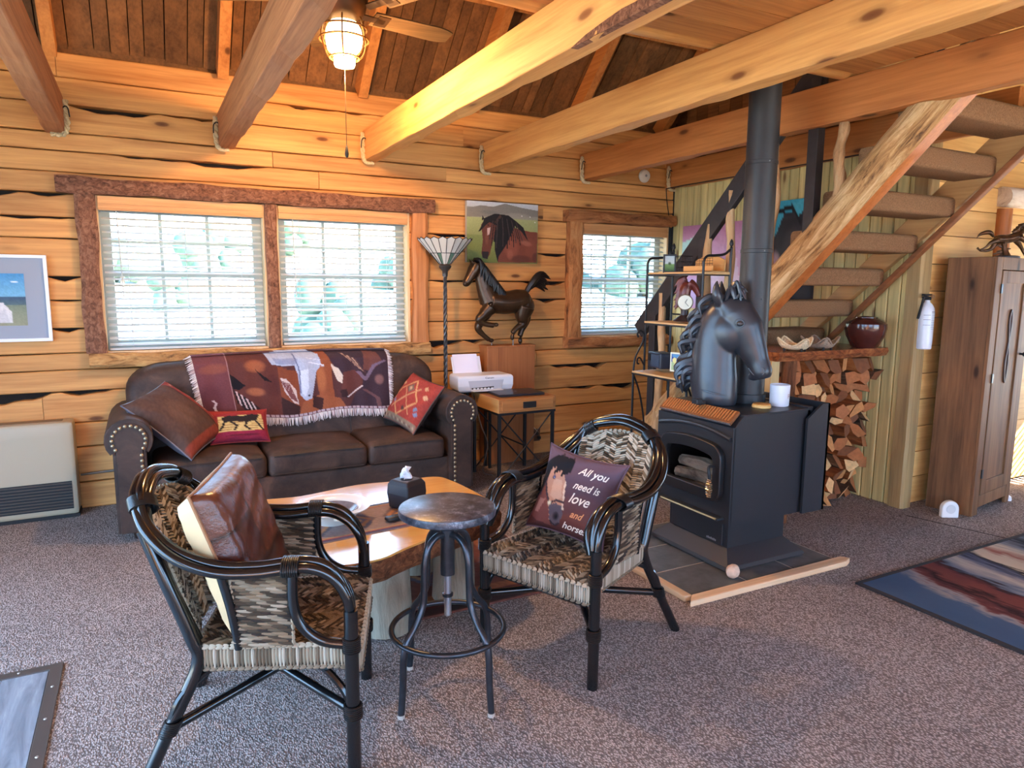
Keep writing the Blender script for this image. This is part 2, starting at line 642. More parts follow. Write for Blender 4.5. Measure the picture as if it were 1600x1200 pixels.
JOINTS = {2: [1.9], 3: [-0.6, 3.0], 4: [3.05], 5: [-0.21], 8: [2.7], 10: [2.2], 13: [1.2], 12: [3.1], 14: [0.88, 2.2], 15: [1.7], 16: [2.35], 17: [-0.38, 0.72], 1: [0.9], 9: [-0.8]}
for k in range(len(COURSE) - 1):
    z0, z1 = COURSE[k], COURSE[k + 1]
    spans = [(-1.9, 4.53)]
    if z0 >= WZ0 - 0.01 and z1 <= WZ1 + 0.01:
        spans = [(-1.9, WIN[0][0]), (1.87, WIN[2][0])]
    for a, b in spans:
        cuts = [a] + [j for j in JOINTS.get(k, []) if a + .2 < j < b - .2] + [b]
        for p, q in zip(cuts[:-1], cuts[1:]):
            log_piece(p, q, z0, z1)

# ---------------------------------------------------------------- windows, their rough bark trim and blinds
def window(idx, x0, x1):
    w = MB()
    fy0, fy1 = WY + 0.09, WY + 0.15
    t_ = 0.07
    w.box(x0, x0 + t_, fy0, fy1, WZ0, WZ1).box(x1 - t_, x1, fy0, fy1, WZ0, WZ1)
    w.box(x0 + t_, x1 - t_, fy0, fy1, WZ0, WZ0 + t_).box(x0 + t_, x1 - t_, fy0, fy1, WZ1 - t_ - .03, WZ1)
    o = w.build('window_%d' % idx, VINYL, None, bevel=0.004)
    tag(o, ['left pane of the double window above the sofa', 'right pane of the double window above the sofa', 'single window beside the stairs and metal rack'][idx - 1], None, None, 'structure')
    zm = (WZ0 + WZ1) / 2 + 0.01
    MB().box(x0 + t_, x1 - t_, fy0 + .005, fy1 - .005, zm - .022, zm + .022).build('meeting_rail', VINYL, o)
    ia, ib = x0 + t_, x1 - t_
    for s in (1, 2):
        x = lerp(ia, ib, s / 3)
        MB().box(x - .011, x + .011, fy0 + .015, fy1 - .015, WZ0 + t_, WZ1 - t_ - .03).build('muntin', VINYL, o)
    for za, zb in ((WZ0 + t_, zm - .022), (zm + .022, WZ1 - t_ - .03)):
        zc = (za + zb) / 2
        MB().box(ia, ib, fy0 + .016, fy1 - .016, zc - .009, zc + .009).build('muntin', VINYL, o)
        MB().box(ia, ib, fy0 + .028, fy0 + .031, za, zb).build('pane', GLASS, o)
    # lining of the opening
    MB().box(x0 - .012, x0 + .006, WY - .012, fy0, WZ0, WZ1).build('jamb_lining', JAMBW, o)
    MB().box(x1 - .006, x1 + .012, WY - .012, fy0, WZ0, WZ1).build('jamb_lining', JAMBW, o)
    MB().box(x0, x1, WY - .012, fy0, WZ0 - .012, WZ0 + .004).build('sill_lining', JAMBW, o)
    portal('window_portal', ((x0 + x1) / 2, WY + .3, (WZ0 + WZ1) / 2), x1 - x0, WZ1 - WZ0, (0, -1, 0))
    # blind
    b = thing('window_blind', ['white slat blind over the left half of the sofa window', 'white slat blind over the right half of the sofa window', 'white slat blind over the window by the stairs'][idx - 1],
              'blind', ((x0 + x1) / 2, WY + .035, WZ0), 0, 'raised slat window blinds')
    hw = (x1 - x0) / 2 - 0.02
    MB().box(-hw - .012, hw + .012, -.06, -.045, .915, 1.005).box(-hw - .012, hw + .012, -.066, -.045, .955, .968).box(-hw - .012, hw + .012, -.064, -.045, .925, .935).build('valance', VALANCE, b, bevel=.002)
    MB().box(-hw, hw, -.025, .025, .945, .985).build('headrail', BLINDM, b)
    me = None
    ns = 21
    for k in range(ns):
        z = lerp(.05, .915, k / (ns - 1))
        if me is None:
            me = MB().add([(-hw, -.024, -.010), (hw, -.024, -.010), (hw, 0, .002), (-hw, 0, .002), (hw, .024, .003), (-hw, .024, .003),
                           (-hw, -.024, -.0125), (hw, -.024, -.0125), (hw, 0, -.0005), (-hw, 0, -.0005), (hw, .024, .0005), (-hw, .024, .0005)],
                          [(0, 1, 2, 3), (3, 2, 4, 5), (6, 9, 8, 7), (9, 11, 10, 8), (0, 6, 7, 1), (5, 4, 10, 11), (0, 3, 9, 6), (3, 5, 11, 9), (1, 7, 8, 2), (2, 8, 10, 4)]).mesh('slat', BLINDM)
        inst('slat', me, b, (0, 0, z))
    MB().box(-hw, hw, -.025, .025, .008, .024).build('bottom_rail', BLINDM, b, bevel=.002)
    cd = MB()
    for x in (-hw * .72, 0, hw * .72):
        for y in (-.026, .026):
            cd.cyl((x, y, .02), (x, y, .95), .0012, n=4)
    cd.build('ladder_cord', BLINDM, b)
    MB().cyl((-hw + .09, -.035, .92), (-hw + .1, -.035, .36), .004, n=6).build('wand', BLINDM, b)


for i, (a, b) in enumerate(WIN): window(i + 1, a, b)


def rough_board(name, x0, x1, z0, z1, y0, y1, mat, parent, ax='x', seed=0, amp=.008, lip=0.0):
    """board with wavy natural edges, long side along ax"""
    r = random.Random(seed)
    L0, L1, W0, W1 = (x0, x1, z0, z1) if ax == 'x' else (z0, z1, x0, x1)
    n = max(6, int((L1 - L0) / .05))
    p1, p2 = r.uniform(0, 6), r.uniform(0, 6)
    vs, fs = [], []
    for i in range(n + 1):
        l = lerp(L0, L1, i / n)
        a = W0 + amp * (math.sin(l * 9 + p1) + .6 * math.sin(l * 23 + p2)) * .6
        b = W1 + amp * (math.sin(l * 8 + p2) + .6 * math.sin(l * 19 + p1)) * .6
        m = (a + b) / 2
        d = amp * .6 * math.sin(l * 13 + p1 + p2)
        ring = [(a, y1), (a, y0 + .012), (lerp(a, b, .2), y0 + d), (lerp(a, b, .8), y0 - d * .5), (b, y0 + .012), (b, y1)]
        for w, y in ring:
            vs.append((l, y, w) if ax == 'x' else (w, y, l))
    k = 6
    for i in range(n):
        for j in range(k):
            fs.append((i * k + j, i * k + (j + 1) % k, (i + 1) * k + (j + 1) % k, (i + 1) * k + j))
    fs += [tuple(range(k - 1, -1, -1)), tuple(n * k + j for j in range(k))]
    return MB().add(vs, fs).build(name, mat, parent)


tr1 = thing('trim_1', 'rough bark covered frame around the double window', None, (.85, WY, WZ0), kind='structure')
tr1.location = (0, 0, 0)
rough_board('header', -.43, 2.08, 2.05, 2.15, WY - .07, WY + .01, TRIM, tr1, 'x', 1)
rough_board('side_trim', -.335, -.222, 1.035, 2.05, WY - .05, WY + .01, TRIMV, tr1, 'z', 2)
rough_board('mullion_trim', .805, .885, 1.035, 2.05, WY - .05, WY + .1, TRIMV, tr1, 'z', 3, .004)
rough_board('side_trim', 1.90, 2.025, 1.035, 2.05, WY - .05, WY + .01, wood('planed_trim', srgb(206, 138, 84), srgb(160, 96, 54), 'z', rough=.6), tr1, 'z', 4)
rough_board('sill', -.32, 2.03, .945, 1.035, WY - .075, WY + .01, SILLB, tr1, 'x', 5)
tr2 = thing('trim_2', 'half peeled log frame around the window by the stairs', None, (0, 0, 0), kind='structure')
rough_board('header', 3.30, 4.50, 2.05, 2.15, WY - .09, WY + .01, HLOGB, tr2, 'x', 6)
rough_board('side_trim', 3.335, 3.475, 1.035, 2.05, WY - .07, WY + .01, bark('peeled_upright_bark', srgb(86, 48, 28), srgb(186, 122, 72), srgb(206, 150, 96), 14., 'z', st=4), tr2, 'z', 7)
rough_board('sill', 3.32, 4.50, .945, 1.035, WY - .09, WY + .01, HLOGB, tr2, 'x', 8)

# ---------------------------------------------------------------- side wall of upright boards behind the stairs
WX = 4.53
SY0 = 2.88
ws = tag(MB().box(WX + .03, WX + .12, SY0, WY + .2, 0, 7.2).build('wall_side', GAP), 'side wall of pale upright boards behind the stairs', None, None, 'structure')
nb = 27
bw = (WY - SY0) / nb
me = MB().box(0, .035, .003, bw - .003, 0, 2.62).mesh('board', VBOARD)
for i in range(nb):
    o = inst('board', me, ws, (WX, SY0 + i * bw, 0))
    m = o.modifiers.new('edge', 'BEVEL'); m.width = .007; m.segments = 1
me2 = MB().box(0, .035, .002, bw * 1.5 - .004, 0, 4.4).mesh('upper_board', ROOFB)
for i in range(18):
    inst('upper_board', me2, ws, (WX, SY0 + i * bw * 1.5, 2.64))
rough_board('corner_post', WX - .02, WX + .1, 0, 2.7, SY0 - .06, SY0 + .04, wood('grey_pine_post', srgb(176, 146, 98), srgb(128, 100, 64), 'z', rough=.65), ws, 'z', 11, .003)

# ---------------------------------------------------------------- right wall of pale level boards with a plank door
wr = tag(MB().box(WX + .1, 7.6, SY0 + .03, SY0 + .15, 0, 7.2).build('wall_right', GAP), 'right wall of pale pine boards behind the tall cabinet', None, None, 'structure')
zs = [0, .19, .37, .55, .74, .92, 1.11, 1.3, 1.48, 1.66, 1.85, 2.03, 2.2, 2.4, 2.6, 2.8, 3.0, 3.2, 3.4, 3.6]
for i in range(len(zs) - 1):
    if i < 11: MB().box(6.62, 7.6, SY0, SY0 + .035, zs[i] + .002, zs[i + 1] - .002).build('board', HBOARD, wr, bevel=.003)
    cuts = [WX + .1, 5.42] if i < 11 else [WX + .1, 5.9 if i % 2 else 5.2, 7.6]
    for a, b in zip(cuts[:-1], cuts[1:]):
        MB().box(a + .002, b - .002, SY0, SY0 + .035, zs[i] + .002, zs[i + 1] - .002).build('board', HBOARD, wr, bevel=.003)
d1 = tag(MB().box(5.52, 6.6, SY0 + .0, SY0 + .04, 0.02, 2.03).build('door_1', HBOARD), 'pale plank door past the tall cabinet', None, None, 'structure')
for a, b, z0, z1 in [(5.53, 5.86, 1.86, 2.02), (5.87, 6.2, 1.86, 2.02), (5.53, 6.2, 1.5, 1.85), (5.53, 5.75, .95, 1.49), (5.76, 6.2, .95, 1.49), (5.53, 6.2, .5, .94), (5.53, 6.2, .03, .49), (6.21, 6.59, .03, 2.02)]:
    MB().box(a, b, SY0 - .012, SY0 + .002, z0, z1).build('door_board', HBOARD, d1, bevel=.002)
MB().tube(spline([(5.62, SY0 - .02, .84), (5.6, SY0 - .07, .9), (5.67, SY0 - .08, .98), (5.75, SY0 - .03, 1.0)], 5), .014, 8).build('handle', HLOGB, d1)
MB().cyl((5.47, SY0 - .02, 0), (5.46, SY0 - .02, 2.06), .055, n=14).build('door_post', wood('red_log', srgb(196, 116, 56), srgb(140, 74, 32), 'z', rough=.5), d1, smooth=True)
MB().tube([(5.4, SY0 - .03, 2.14), (6.0, SY0 - .03, 2.15), (7.0, SY0 - .03, 2.15)], [.07, .075, .07], 14).build('header_log', bark('pale_peeled_log', srgb(150, 112, 76), srgb(224, 206, 184), srgb(236, 222, 204), 8., 'x', st=5), d1, smooth=True)

# ---------------------------------------------------------------- beams, roof and loft
BX = [-.46, .525, 1.53, 2.5, 3.465, 4.43]
BLAB = ['first ceiling beam, over the wall heater side', 'rough sawn ceiling beam left of the fan lamp', 'ceiling beam with bark patch right of the fan lamp', 'ceiling beam running in front of the stove pipe',
        'ceiling beam behind the stove pipe carrying the stairs', 'ceiling beam against the upright board wall']
DARKBEAM = wood('weathered_beam', srgb(196, 136, 92), srgb(138, 82, 50), 'y', rough=.7, var=(.98, 1.02), fine=14)
OBEAM = wood('orange_beam', srgb(204, 132, 72), srgb(158, 92, 44), 'y', rough=.6, var=(.98, 1.02), knotcol=srgb(84, 42, 20))
for i, x in enumerate(BX):
    y0 = -3.5 if i < 5 else 2.3
    n = 60
    vs, fs = [], []
    for k in range(n + 1):
        y = lerp(y0, WY + .05, k / n)
        wv = .004 * math.sin(y * 7 + i) + .003 * math.sin(y * 17 + 2 * i)
        vs += [(x + wv * .5, y, 2.41 + wv), (x + .105 + wv * .4, y, 2.412 - wv), (x + .105, y, 2.63), (x, y, 2.63)]
    for k in range(n):
        for j in range(4):
            fs.append((k * 4 + j, k * 4 + (j + 1) % 4, (k + 1) * 4 + (j + 1) % 4, (k + 1) * 4 + j))
    fs += [(3, 2, 1, 0), tuple(n * 4 + j for j in range(4))]
    o = MB().add(vs, fs).build('ceiling_beam', [DARKBEAM, DARKBEAM, BEAM, BEAM, OBEAM, OBEAM][i], None, bevel=.006)
    tag(o, BLAB[i], 'beam', 'squared ceiling beams', 'structure')
    if i == 2:                                  # strip of bark left on the sawn edge
        bp_ = [(2.42, 2.408), (2.2, 2.406), (1.9, 2.405), (1.55, 2.406), (1.52, 2.50), (1.66, 2.52), (1.8, 2.478), (1.92, 2.47), (2.0, 2.445), (2.1, 2.448), (2.2, 2.44), (2.32, 2.428)]
        MB().prism(bp_, x - .003, x + .03, 'x').build('bark_strip', TRIM, o)
    # rope loop tied around the beam end
    if i != 0: rxs = (x - .012, x + .06)
    else: rxs = (x + .117, x + .03)
    rx, rx2 = rxs
    ry = WY - .05
    path = spline([(rx, ry, 2.60), (rx - .004 if i else rx + .004, ry, 2.52), (rx, ry, 2.44), (lerp(rx, rx2, .25), ry, 2.395), (rx2, ry, 2.392)], 8)
    rp = thing('rope_tie', 'pale twisted rope tied around the end of the ' + ['first ceiling beam above the heater', 'beam left of the fan lamp', 'beam right of the fan lamp', 'beam in front of the stove pipe', 'beam behind the stove pipe', 'beam on the board wall'][i],
               'rope', (rx, ry, 2.39), 0, 'rope ties on the beam ends')
    for ph in (0, PI):
        pp = []
        for q, p in enumerate(path):
            an = q * 0.75 + ph
            pp.append(p + Vector((math.cos(an) * .008, math.sin(an) * .010, math.sin(an) * .005)))
        MB().tube(pp, .0115, 7).build('strand', ROPE, rp, smooth=True, world=True)
    kn = MB()
    kx = rx
    kn.tube(spline([(kx, ry - .015, 2.565), (kx + .015, ry - .03, 2.55), (kx + .02, ry - .02, 2.50)], 4), .004, 5)
    kn.tube(spline([(kx, ry - .015, 2.565), (kx - .018, ry - .03, 2.54), (kx - .02, ry - .02, 2.49)], 4), .004, 5)
    kn.build('lacing', BLACKM, rp, world=True)

# roof: rafters rise from the wall plate over the room, boards lie on top
ANG = math.radians(44)
TA = math.tan(ANG)
RIDGE = 0.6
zr = 2.86 + (WY - RIDGE) * TA
roof = tag(MB().add([(-1.95, WY + .3, 2.86 - .3 * TA + .32), (7.65, WY + .3, 2.86 - .3 * TA + .32), (7.65, RIDGE, zr + .32), (-1.95, RIDGE, zr + .32),
                     (-1.95, WY + .3, 2.86 - .3 * TA + .22), (7.65, WY + .3, 2.86 - .3 * TA + .22), (7.65, RIDGE, zr + .22), (-1.95, RIDGE, zr + .22)],
                    [(0, 1, 2, 3), (7, 6, 5, 4), (0, 4, 5, 1), (2, 6, 7, 3), (0, 3, 7, 4), (1, 5, 6, 2)]).build('ceiling', GAP), 'sloping roof of dark brown boards on rafters', None, None, 'structure')
MB().box(-1.95, 7.65, WY + .04, WY + .2, 2.88, 3.14).build('eave_blocking', ROOFB, roof)
# upright boards between plate and purlin
ra = random.Random(5)
x = -1.9
while x < 4.5:
    w = ra.uniform(.07, .14)
    a, b = x + .003, min(x + w, 4.52) - .003
    d0, d1_ = -.13, .62
    z_ = ra.uniform(.10, .125)
    MB().add([(a, WY - d0, 2.86 + d0 * TA + z_), (b, WY - d0, 2.86 + d0 * TA + z_), (b, WY - d1_, 2.86 + d1_ * TA + z_), (a, WY - d1_, 2.86 + d1_ * TA + z_),
              (a, WY - d0, 2.89 + d0 * TA + z_), (b, WY - d0, 2.89 + d0 * TA + z_), (b, WY - d1_, 2.89 + d1_ * TA + z_), (a, WY - d1_, 2.89 + d1_ * TA + z_)],
             [(3, 2, 1, 0), (4, 5, 6, 7), (0, 1, 5, 4), (2, 3, 7, 6), (1, 2, 6, 5), (3, 0, 4, 7)]).build('eave_board', ROOFB, roof)
    x += w
d = .6
while d < WY - RIDGE:
    e = min(d + .19, WY - RIDGE)
    MB().add([(-1.9, WY - d, 2.99 + d * TA), (4.52, WY - d, 2.99 + d * TA), (4.52, WY - e + .006, 2.99 + (e - .006) * TA), (-1.9, WY - e + .006, 2.99 + (e - .006) * TA),
              (-1.9, WY - d, 3.02 + d * TA), (4.52, WY - d, 3.02 + d * TA), (4.52, WY - e + .006, 3.02 + (e - .006) * TA), (-1.9, WY - e + .006, 3.02 + (e - .006) * TA)],
             [(3, 2, 1, 0), (4, 5, 6, 7), (0, 1, 5, 4), (2, 3, 7, 6), (1, 2, 6, 5), (3, 0, 4, 7)]).build('roof_board', ROOFX, roof)
    d = e
MB().bar((-1.9, WY - .6, 2.93 + .6 * TA), (4.52, WY - .6, 2.93 + .6 * TA), .12, .09, (0, -math.sin(ANG), math.cos(ANG))).build('purlin', RAFT, roof)
for x in (-1.36, -.4, .57, 1.52, 2.42, 3.36, 4.3):
    MB().bar((x, WY - .02, 2.89), (x, RIDGE, 2.89 + (WY - .02 - RIDGE) * TA), .07, .13, (0, -math.sin(ANG), math.cos(ANG))).build('rafter', RAFT, roof, bevel=.003)
# loft floor over the near half of the room, with its edge log
deck = tag(MB().box(-1.9, 3.4, -3.6, 2.62, 2.665, 2.70).build('ceiling_loft', DECK), 'loft floor of level planks lying on the ceiling beams', None, None, 'structure')
y = -3.6
rd = random.Random(8)
while y < 2.6:
    w = rd.uniform(.16, .24)
    MB().box(-1.9, 3.4 if y < 1.2 else 3.46, y + .003, min(y + w, 2.62) - .003, 2.632, 2.666).build('deck_board', DECK, deck)
    y += w
lg = MB().tube([(lerp(-1.9, 4.5, i / 14), 2.70 + .01 * math.sin(i * 1.3), 2.72 + .006 * math.sin(i * 2.1)) for i in range(15)], [.088 + .006 * math.sin(i * 1.7) for i in range(15)], 16)
tag(lg.build('loft_edge_log', wood('loft_log_wood', srgb(226, 172, 104), srgb(186, 126, 66), 'x', rough=.4), None, smooth=True), 'round peeled log lying across the beams at the loft edge', 'log', None, 'structure')

# ---------------------------------------------------------------- unseen sides of the shell, with their windows
def wall_x(name, x, t_, y0, y1, z1, holes, label, mat):
    """wall in plane x with rectangular holes (ya, yb, za, zb)"""
    mb = MB()
    ys = sorted({y0, y1} | {h[0] for h in holes} | {h[1] for h in holes})
    for a, b in zip(ys[:-1], ys[1:]):
        hs = sorted([h for h in holes if h[0] <= a and h[1] >= b], key=lambda h: h[2])
        z = 0
        for h in hs:
            if h[2] > z: mb.box(x, x + t_, a, b, z, h[2])
            z = h[3]
        mb.box(x, x + t_, a, b, z, z1)
    return tag(mb.build(name, mat), label, None, None, 'structure')


wall_x('wall_left', -2.05, .15, -3.75, WY + .2, 7.5, [(.2, 3.9, .05, 2.3), (-2.6, -.2, .8, 2.2)], 'left log wall with a glazed entry door out of view', LOG)
portal('door_portal', (-2.1, 2.05, 1.175), 3.7, 2.25, (1, 0, 0))
portal('left_window_portal', (-2.1, -1.4, 1.5), 2.4, 1.4, (1, 0, 0))
wall_x('wall_far_right', 7.6, .15, -3.75, SY0 + .2, 7.5, [(1.25, 2.7, .3, 1.75)], 'far end wall with a large window out of view', LOG)
portal('right_window_portal', (7.7, 1.975, 1.025), 1.45, 1.45, (-1, 0, 0))
mb = MB()
for a, b, z0, z1 in [(-2.05, -1.4, 0, 7.5), (-1.4, 2.0, 0, .4), (-1.4, 2.0, 2.35, 7.5), (2.0, 2.8, 0, 7.5), (2.8, 6.4, 0, .4), (2.8, 6.4, 2.35, 7.5), (6.4, 7.75, 0, 7.5)]:
    mb.box(a, b, -3.75, -3.6, z0, z1)
tag(mb.build('wall_front', LOG), 'log wall behind the camera with two windows', None, None, 'structure')
portal('front_portal', (.3, -3.7, 1.375), 3.4, 1.95, (0, 1, 0))
portal('front_portal', (4.6, -3.7, 1.375), 3.6, 1.95, (0, 1, 0))
tag(MB().add([(-2.1, RIDGE, zr + .25), (7.8, RIDGE, zr + .25), (7.8, -3.8, 3.3), (-2.1, -3.8, 3.3), (-2.1, RIDGE, zr + .35), (7.8, RIDGE, zr + .35), (7.8, -3.8, 3.4), (-2.1, -3.8, 3.4)],
             [(3, 2, 1, 0), (4, 5, 6, 7), (0, 1, 5, 4), (2, 3, 7, 6), (1, 2, 6, 5), (3, 0, 4, 7)]).build('roof_rear', ROOFX), 'rear slope of the roof behind the camera', None, None, 'structure')
bl = thing('window_blind', 'white slat blind on the far end window', 'blind', (7.58, 1.975, .3), 0)
me = MB().box(-.024, .024, -.72, .72, -.0015, .0015).mesh('slat', BLINDM)
for k in range(24): inst('slat', me, bl, (-.01, 0, .04 + k * .058), (0, math.radians(-6), 0))
MB().box(-.03, .02, -.73, .73, 1.42, 1.45).build('headrail', BLINDM, bl)

# ---------------------------------------------------------------- outside: pale dry ground, hill and juniper bushes
GRD = plain('dry_grass_ground', srgb(206, 204, 186), 0.95, nscale=.6, var=.12)
gm = MB()
gm.grid(lambda u, v: (lerp(-40, 50, u), lerp(5.8, 70, v), -.5 + max(0, (v - .12)) * 11 + .7 * math.sin(u * 21 + v * 5) * v), 40, 30)
tag(gm.build('ground_outside', GRD, None, smooth=True), 'pale dry hillside seen through the windows', None, None, 'structure')
tag(MB().box(-40, -2.3, -40, 30, -.7, -.5).build('ground_left', GRD), 'pale ground outside the entry door', None, None, 'structure')
tag(MB().box(-40, 50, -40, -4.0, -.7, -.5).build('ground_front', GRD), 'pale ground outside the front windows', None, None, 'structure')
tag(MB().box(8.0, 50, -4.0, 30, -.7, -.5).build('ground_right', GRD), 'pale ground outside the far end window', None, None, 'structure')
LEAF = plain('juniper_green', srgb(62, 84, 70), 0.9, nscale=3, var=.3)
BARKT = plain('juniper_bark', srgb(120, 104, 90), 0.9)
rj = random.Random(21)
k = 0
SP = ['behind the left half of the sofa window, far up the hill', 'behind the left half of the sofa window, near its middle', 'low on the slope behind the left half of the sofa window', 'large and close behind the right half of the sofa window',
      'behind the right half of the sofa window, near its right edge', 'uphill behind the right half of the sofa window', 'behind the window beside the stairs, on its left', 'behind the window beside the stairs, in its middle', 'behind the window beside the stairs, on its right']
for (x, y, z, r) in [(-.5, 26, 1.9, 1.0), (2.6, 30, 2.6, 1.3), (1.0, 22, 1.2, .8), (4.0, 16, .7, 1.0), (8.2, 24, 1.8, 1.2), (6.2, 32, 3.6, 1.3), (15.5, 25, 2.0, 1.5), (17.5, 22, 2.0, 1.8), (20.5, 25, 2.2, 1.6)]:
    tr = thing('juniper_bush', 'pale green bush ' + SP[k], 'bush', (x, y, z - r), 0, 'bushes on the hillside')
    f = MB()
    for q in range(9):
        f.ell((rj.uniform(-.6, .6) * r, rj.uniform(-.5, .5) * r, r * rj.uniform(.5, 1.5)), tuple(r * rj.uniform(.35, .6) for _ in range(3)), 9, 6)
    f.build('foliage', LEAF, tr, smooth=True)
    MB().cyl((0, 0, -1.2), (0, 0, r * .8), .1, .06, 8).build('trunk', BARKT, tr)
    k += 1
# ---------------------------------------------------------------- ceiling fan with caged lamp
FX, FY, FZ = 1.01, 3.8, 2.92
fan = thing('ceiling_fan', 'ceiling fan with wooden blades and a glowing caged glass lamp', 'ceiling fan', (FX, FY, 2.6))
BRASS = plain('aged_bronze', srgb(86, 66, 48), .45, .7)
BLADE = wood('weathered_blade', srgb(112, 86, 58), srgb(66, 48, 30), 'x', knots=False, rough=.7, fine=16)
o = MB().lathe([(0, .24), (.05, .24), (.1, .27), (.125, .33), (.125, .38), (.1, .43), (.04, .47), (.018, .5), (.018, 1.72), (.07, 1.78), (.07, 1.8)], 24).build('motor_housing', BRASS, fan, smooth=True)
for k in range(5):
    a = math.radians(8 + 72 * k)
    R = Matrix.Rotation(a, 4, 'Z') @ Matrix.Rotation(math.radians(-14), 4, 'X')
    mb = MB()
    vs, fs = [], []
    for q in range(11):
        l = lerp(.2, .68, q / 10)
        hw = .058 + .012 * (q / 10) if q < 9 else (.062 if q == 9 else .045)
        for yy, zz in ((-hw, -.004), (hw, -.004), (hw, .004), (-hw, .004)):
            vs.append(R @ Vector((l, yy, zz + .33)))
    for q in range(10):
        for j in range(4): fs.append((q * 4 + j, q * 4 + (j + 1) % 4, q * 4 + 4 + (j + 1) % 4, q * 4 + 4 + j))
    fs += [(3, 2, 1, 0), (40, 41, 42, 43)]
    bl_ = mb.add(vs, fs).build('blade', BLADE, fan)
    MB().box(.09, .27, -.022, .022, .322, .328, M=R).box(.22, .29, -.045, .045, .322, .328, M=R).build('blade_bracket', BRASS, bl_)
t = NT('lamp_glow')
t.b.inputs['Base Color'].default_value = (1, .9, .7, 1)
t.b.inputs['Emission Color'].default_value = (1.0, .70, .36, 1)
t.b.inputs['Emission Strength'].default_value = 6.0
LGLOW = t.mat
MB().lathe([(.0, .06), (.05, .065), (.085, .1), (.095, .15), (.09, .2), (.07, .235), (0, .24)], 24).build('glass_globe', LGLOW, fan, smooth=True)
cg = MB()
for k in range(6):
    a = PI * k / 3 + .2
    pr = spline([(.06, 0, .055), (.105, 0, .09), (.125, 0, .15), (.118, 0, .2), (.1, 0, .25)], 5)
    cg.tube([(p.x * math.cos(a), p.x * math.sin(a), p.z) for p in pr], .0045, 6)
for r_, z_ in ((.125, .15), (.118, .205), (.075, .062)):
    cg.tube([(r_ * math.cos(2 * PI * q / 32), r_ * math.sin(2 * PI * q / 32), z_) for q in range(32)], .005, 6, closed=True)
cg.build('wire_cage', plain('cage_bronze', srgb(150, 112, 66), .4, .6), fan, smooth=True)
MB().lathe([(0, .02), (.05, .02), (.055, .03), (.055, .055), (.06, .065), (.0, .066)], 20).build('lamp_cap', LGLOW, fan, smooth=True)
ch = MB().cyl((0, .0, .02), (.0, 0, -.38), .0022, n=5)
ch.build('pull_chain', BRASS, fan)
MB().lathe([(0, -.44), (.008, -.435), (.011, -.42), (.007, -.39), (.003, -.375), (0, -.37)], 10).build('chain_knob', BLACKM, fan, smooth=True)
ld = bpy.data.lights.new('fan_lamp', 'POINT')
ld.energy = 70
ld.color = (1.0, .58, .25)
ld.shadow_soft_size = .06
lo = bpy.data.objects.new('fan_lamp', ld)
COL.objects.link(lo)
lo.parent = fan
lo.location = (0, 0, -.02)
# ---------------------------------------------------------------- open stairs to the loft
def stair_z(y): return 2.255 - (y - 2.357) * 0.985        # top of a tread whose rear edge is at y
st = thing('staircase', 'open log staircase with carpeted treads, driftwood balusters and black rail', 'staircase', (3.66, 4.5, 0))
BLOG = bark('stringer_bark', srgb(84, 56, 34), srgb(184, 142, 92), srgb(222, 190, 144), 11., 'y', st=5)
t = NT('stringer_log')
tc = t.coord((1, 1, 1), rand=False, rot=(math.radians(44.6), 0, 0))
mp = t.node('ShaderNodeMapping'); mp.inputs['Scale'].default_value = (16, 1.6, 16); t.link(tc, mp.inputs['Vector'])
n = t.noise(mp.outputs[0], 1.6, 9, .75, .9)
t.bump(n, .9, .02)
SLOG = t.out(t.ramp(n, [(.34, srgb(88, 56, 32)), (.46, srgb(190, 140, 86)), (.6, srgb(228, 190, 138)), (.72, srgb(240, 214, 176))]), .55, 0, .4)
SCUT = wood('stringer_cut_face', srgb(204, 122, 62), srgb(160, 84, 38), 'y', rough=.5, knots=False)
TAN = wood('stringer_tan', srgb(212, 166, 108), srgb(176, 126, 74), 'y', rough=.6, knotcol=srgb(120, 70, 36))


def low_l(y): return 2.438 - .971 * (y - 2.091)
# left stringer: half log, bark side out, flat sawn side towards the treads
ya, yb = 2.02, 4.60
nseg = 26
vs, fs = [], []
prof = [(3.665, .004), (3.555, -.012), (3.525, .03), (3.49, .09), (3.48, .16), (3.505, .22), (3.56, .262), (3.665, .275)]
for i in range(nseg + 1):
    y = lerp(ya, yb, i / nseg)
    z = max(low_l(y), -.0)
    wob = .008 * math.sin(i * .9) + .006 * math.sin(i * 2.3)
    for q, (x, dz) in enumerate(prof):
        vs.append((x + (wob if 1 < q < 6 else 0), y, max(0.0, low_l(y) + dz + (wob if q > 3 else 0))))
k = len(prof)
mi = []
for i in range(nseg):
    for j in range(k):
        fs.append((i * k + j, i * k + (j + 1) % k, (i + 1) * k + (j + 1) % k, (i + 1) * k + j))
        mi.append(1 if j in (0, k - 1) else 0)
fs += [tuple(range(k - 1, -1, -1)), tuple(nseg * k + j for j in range(k))]
mi += [1, 1]
mb = MB().add(vs, fs)
mb.m = mi
mb.build('stringer', [SLOG, SCUT], st, smooth=50, world=True, label='half log stringer with bark on its outer side')
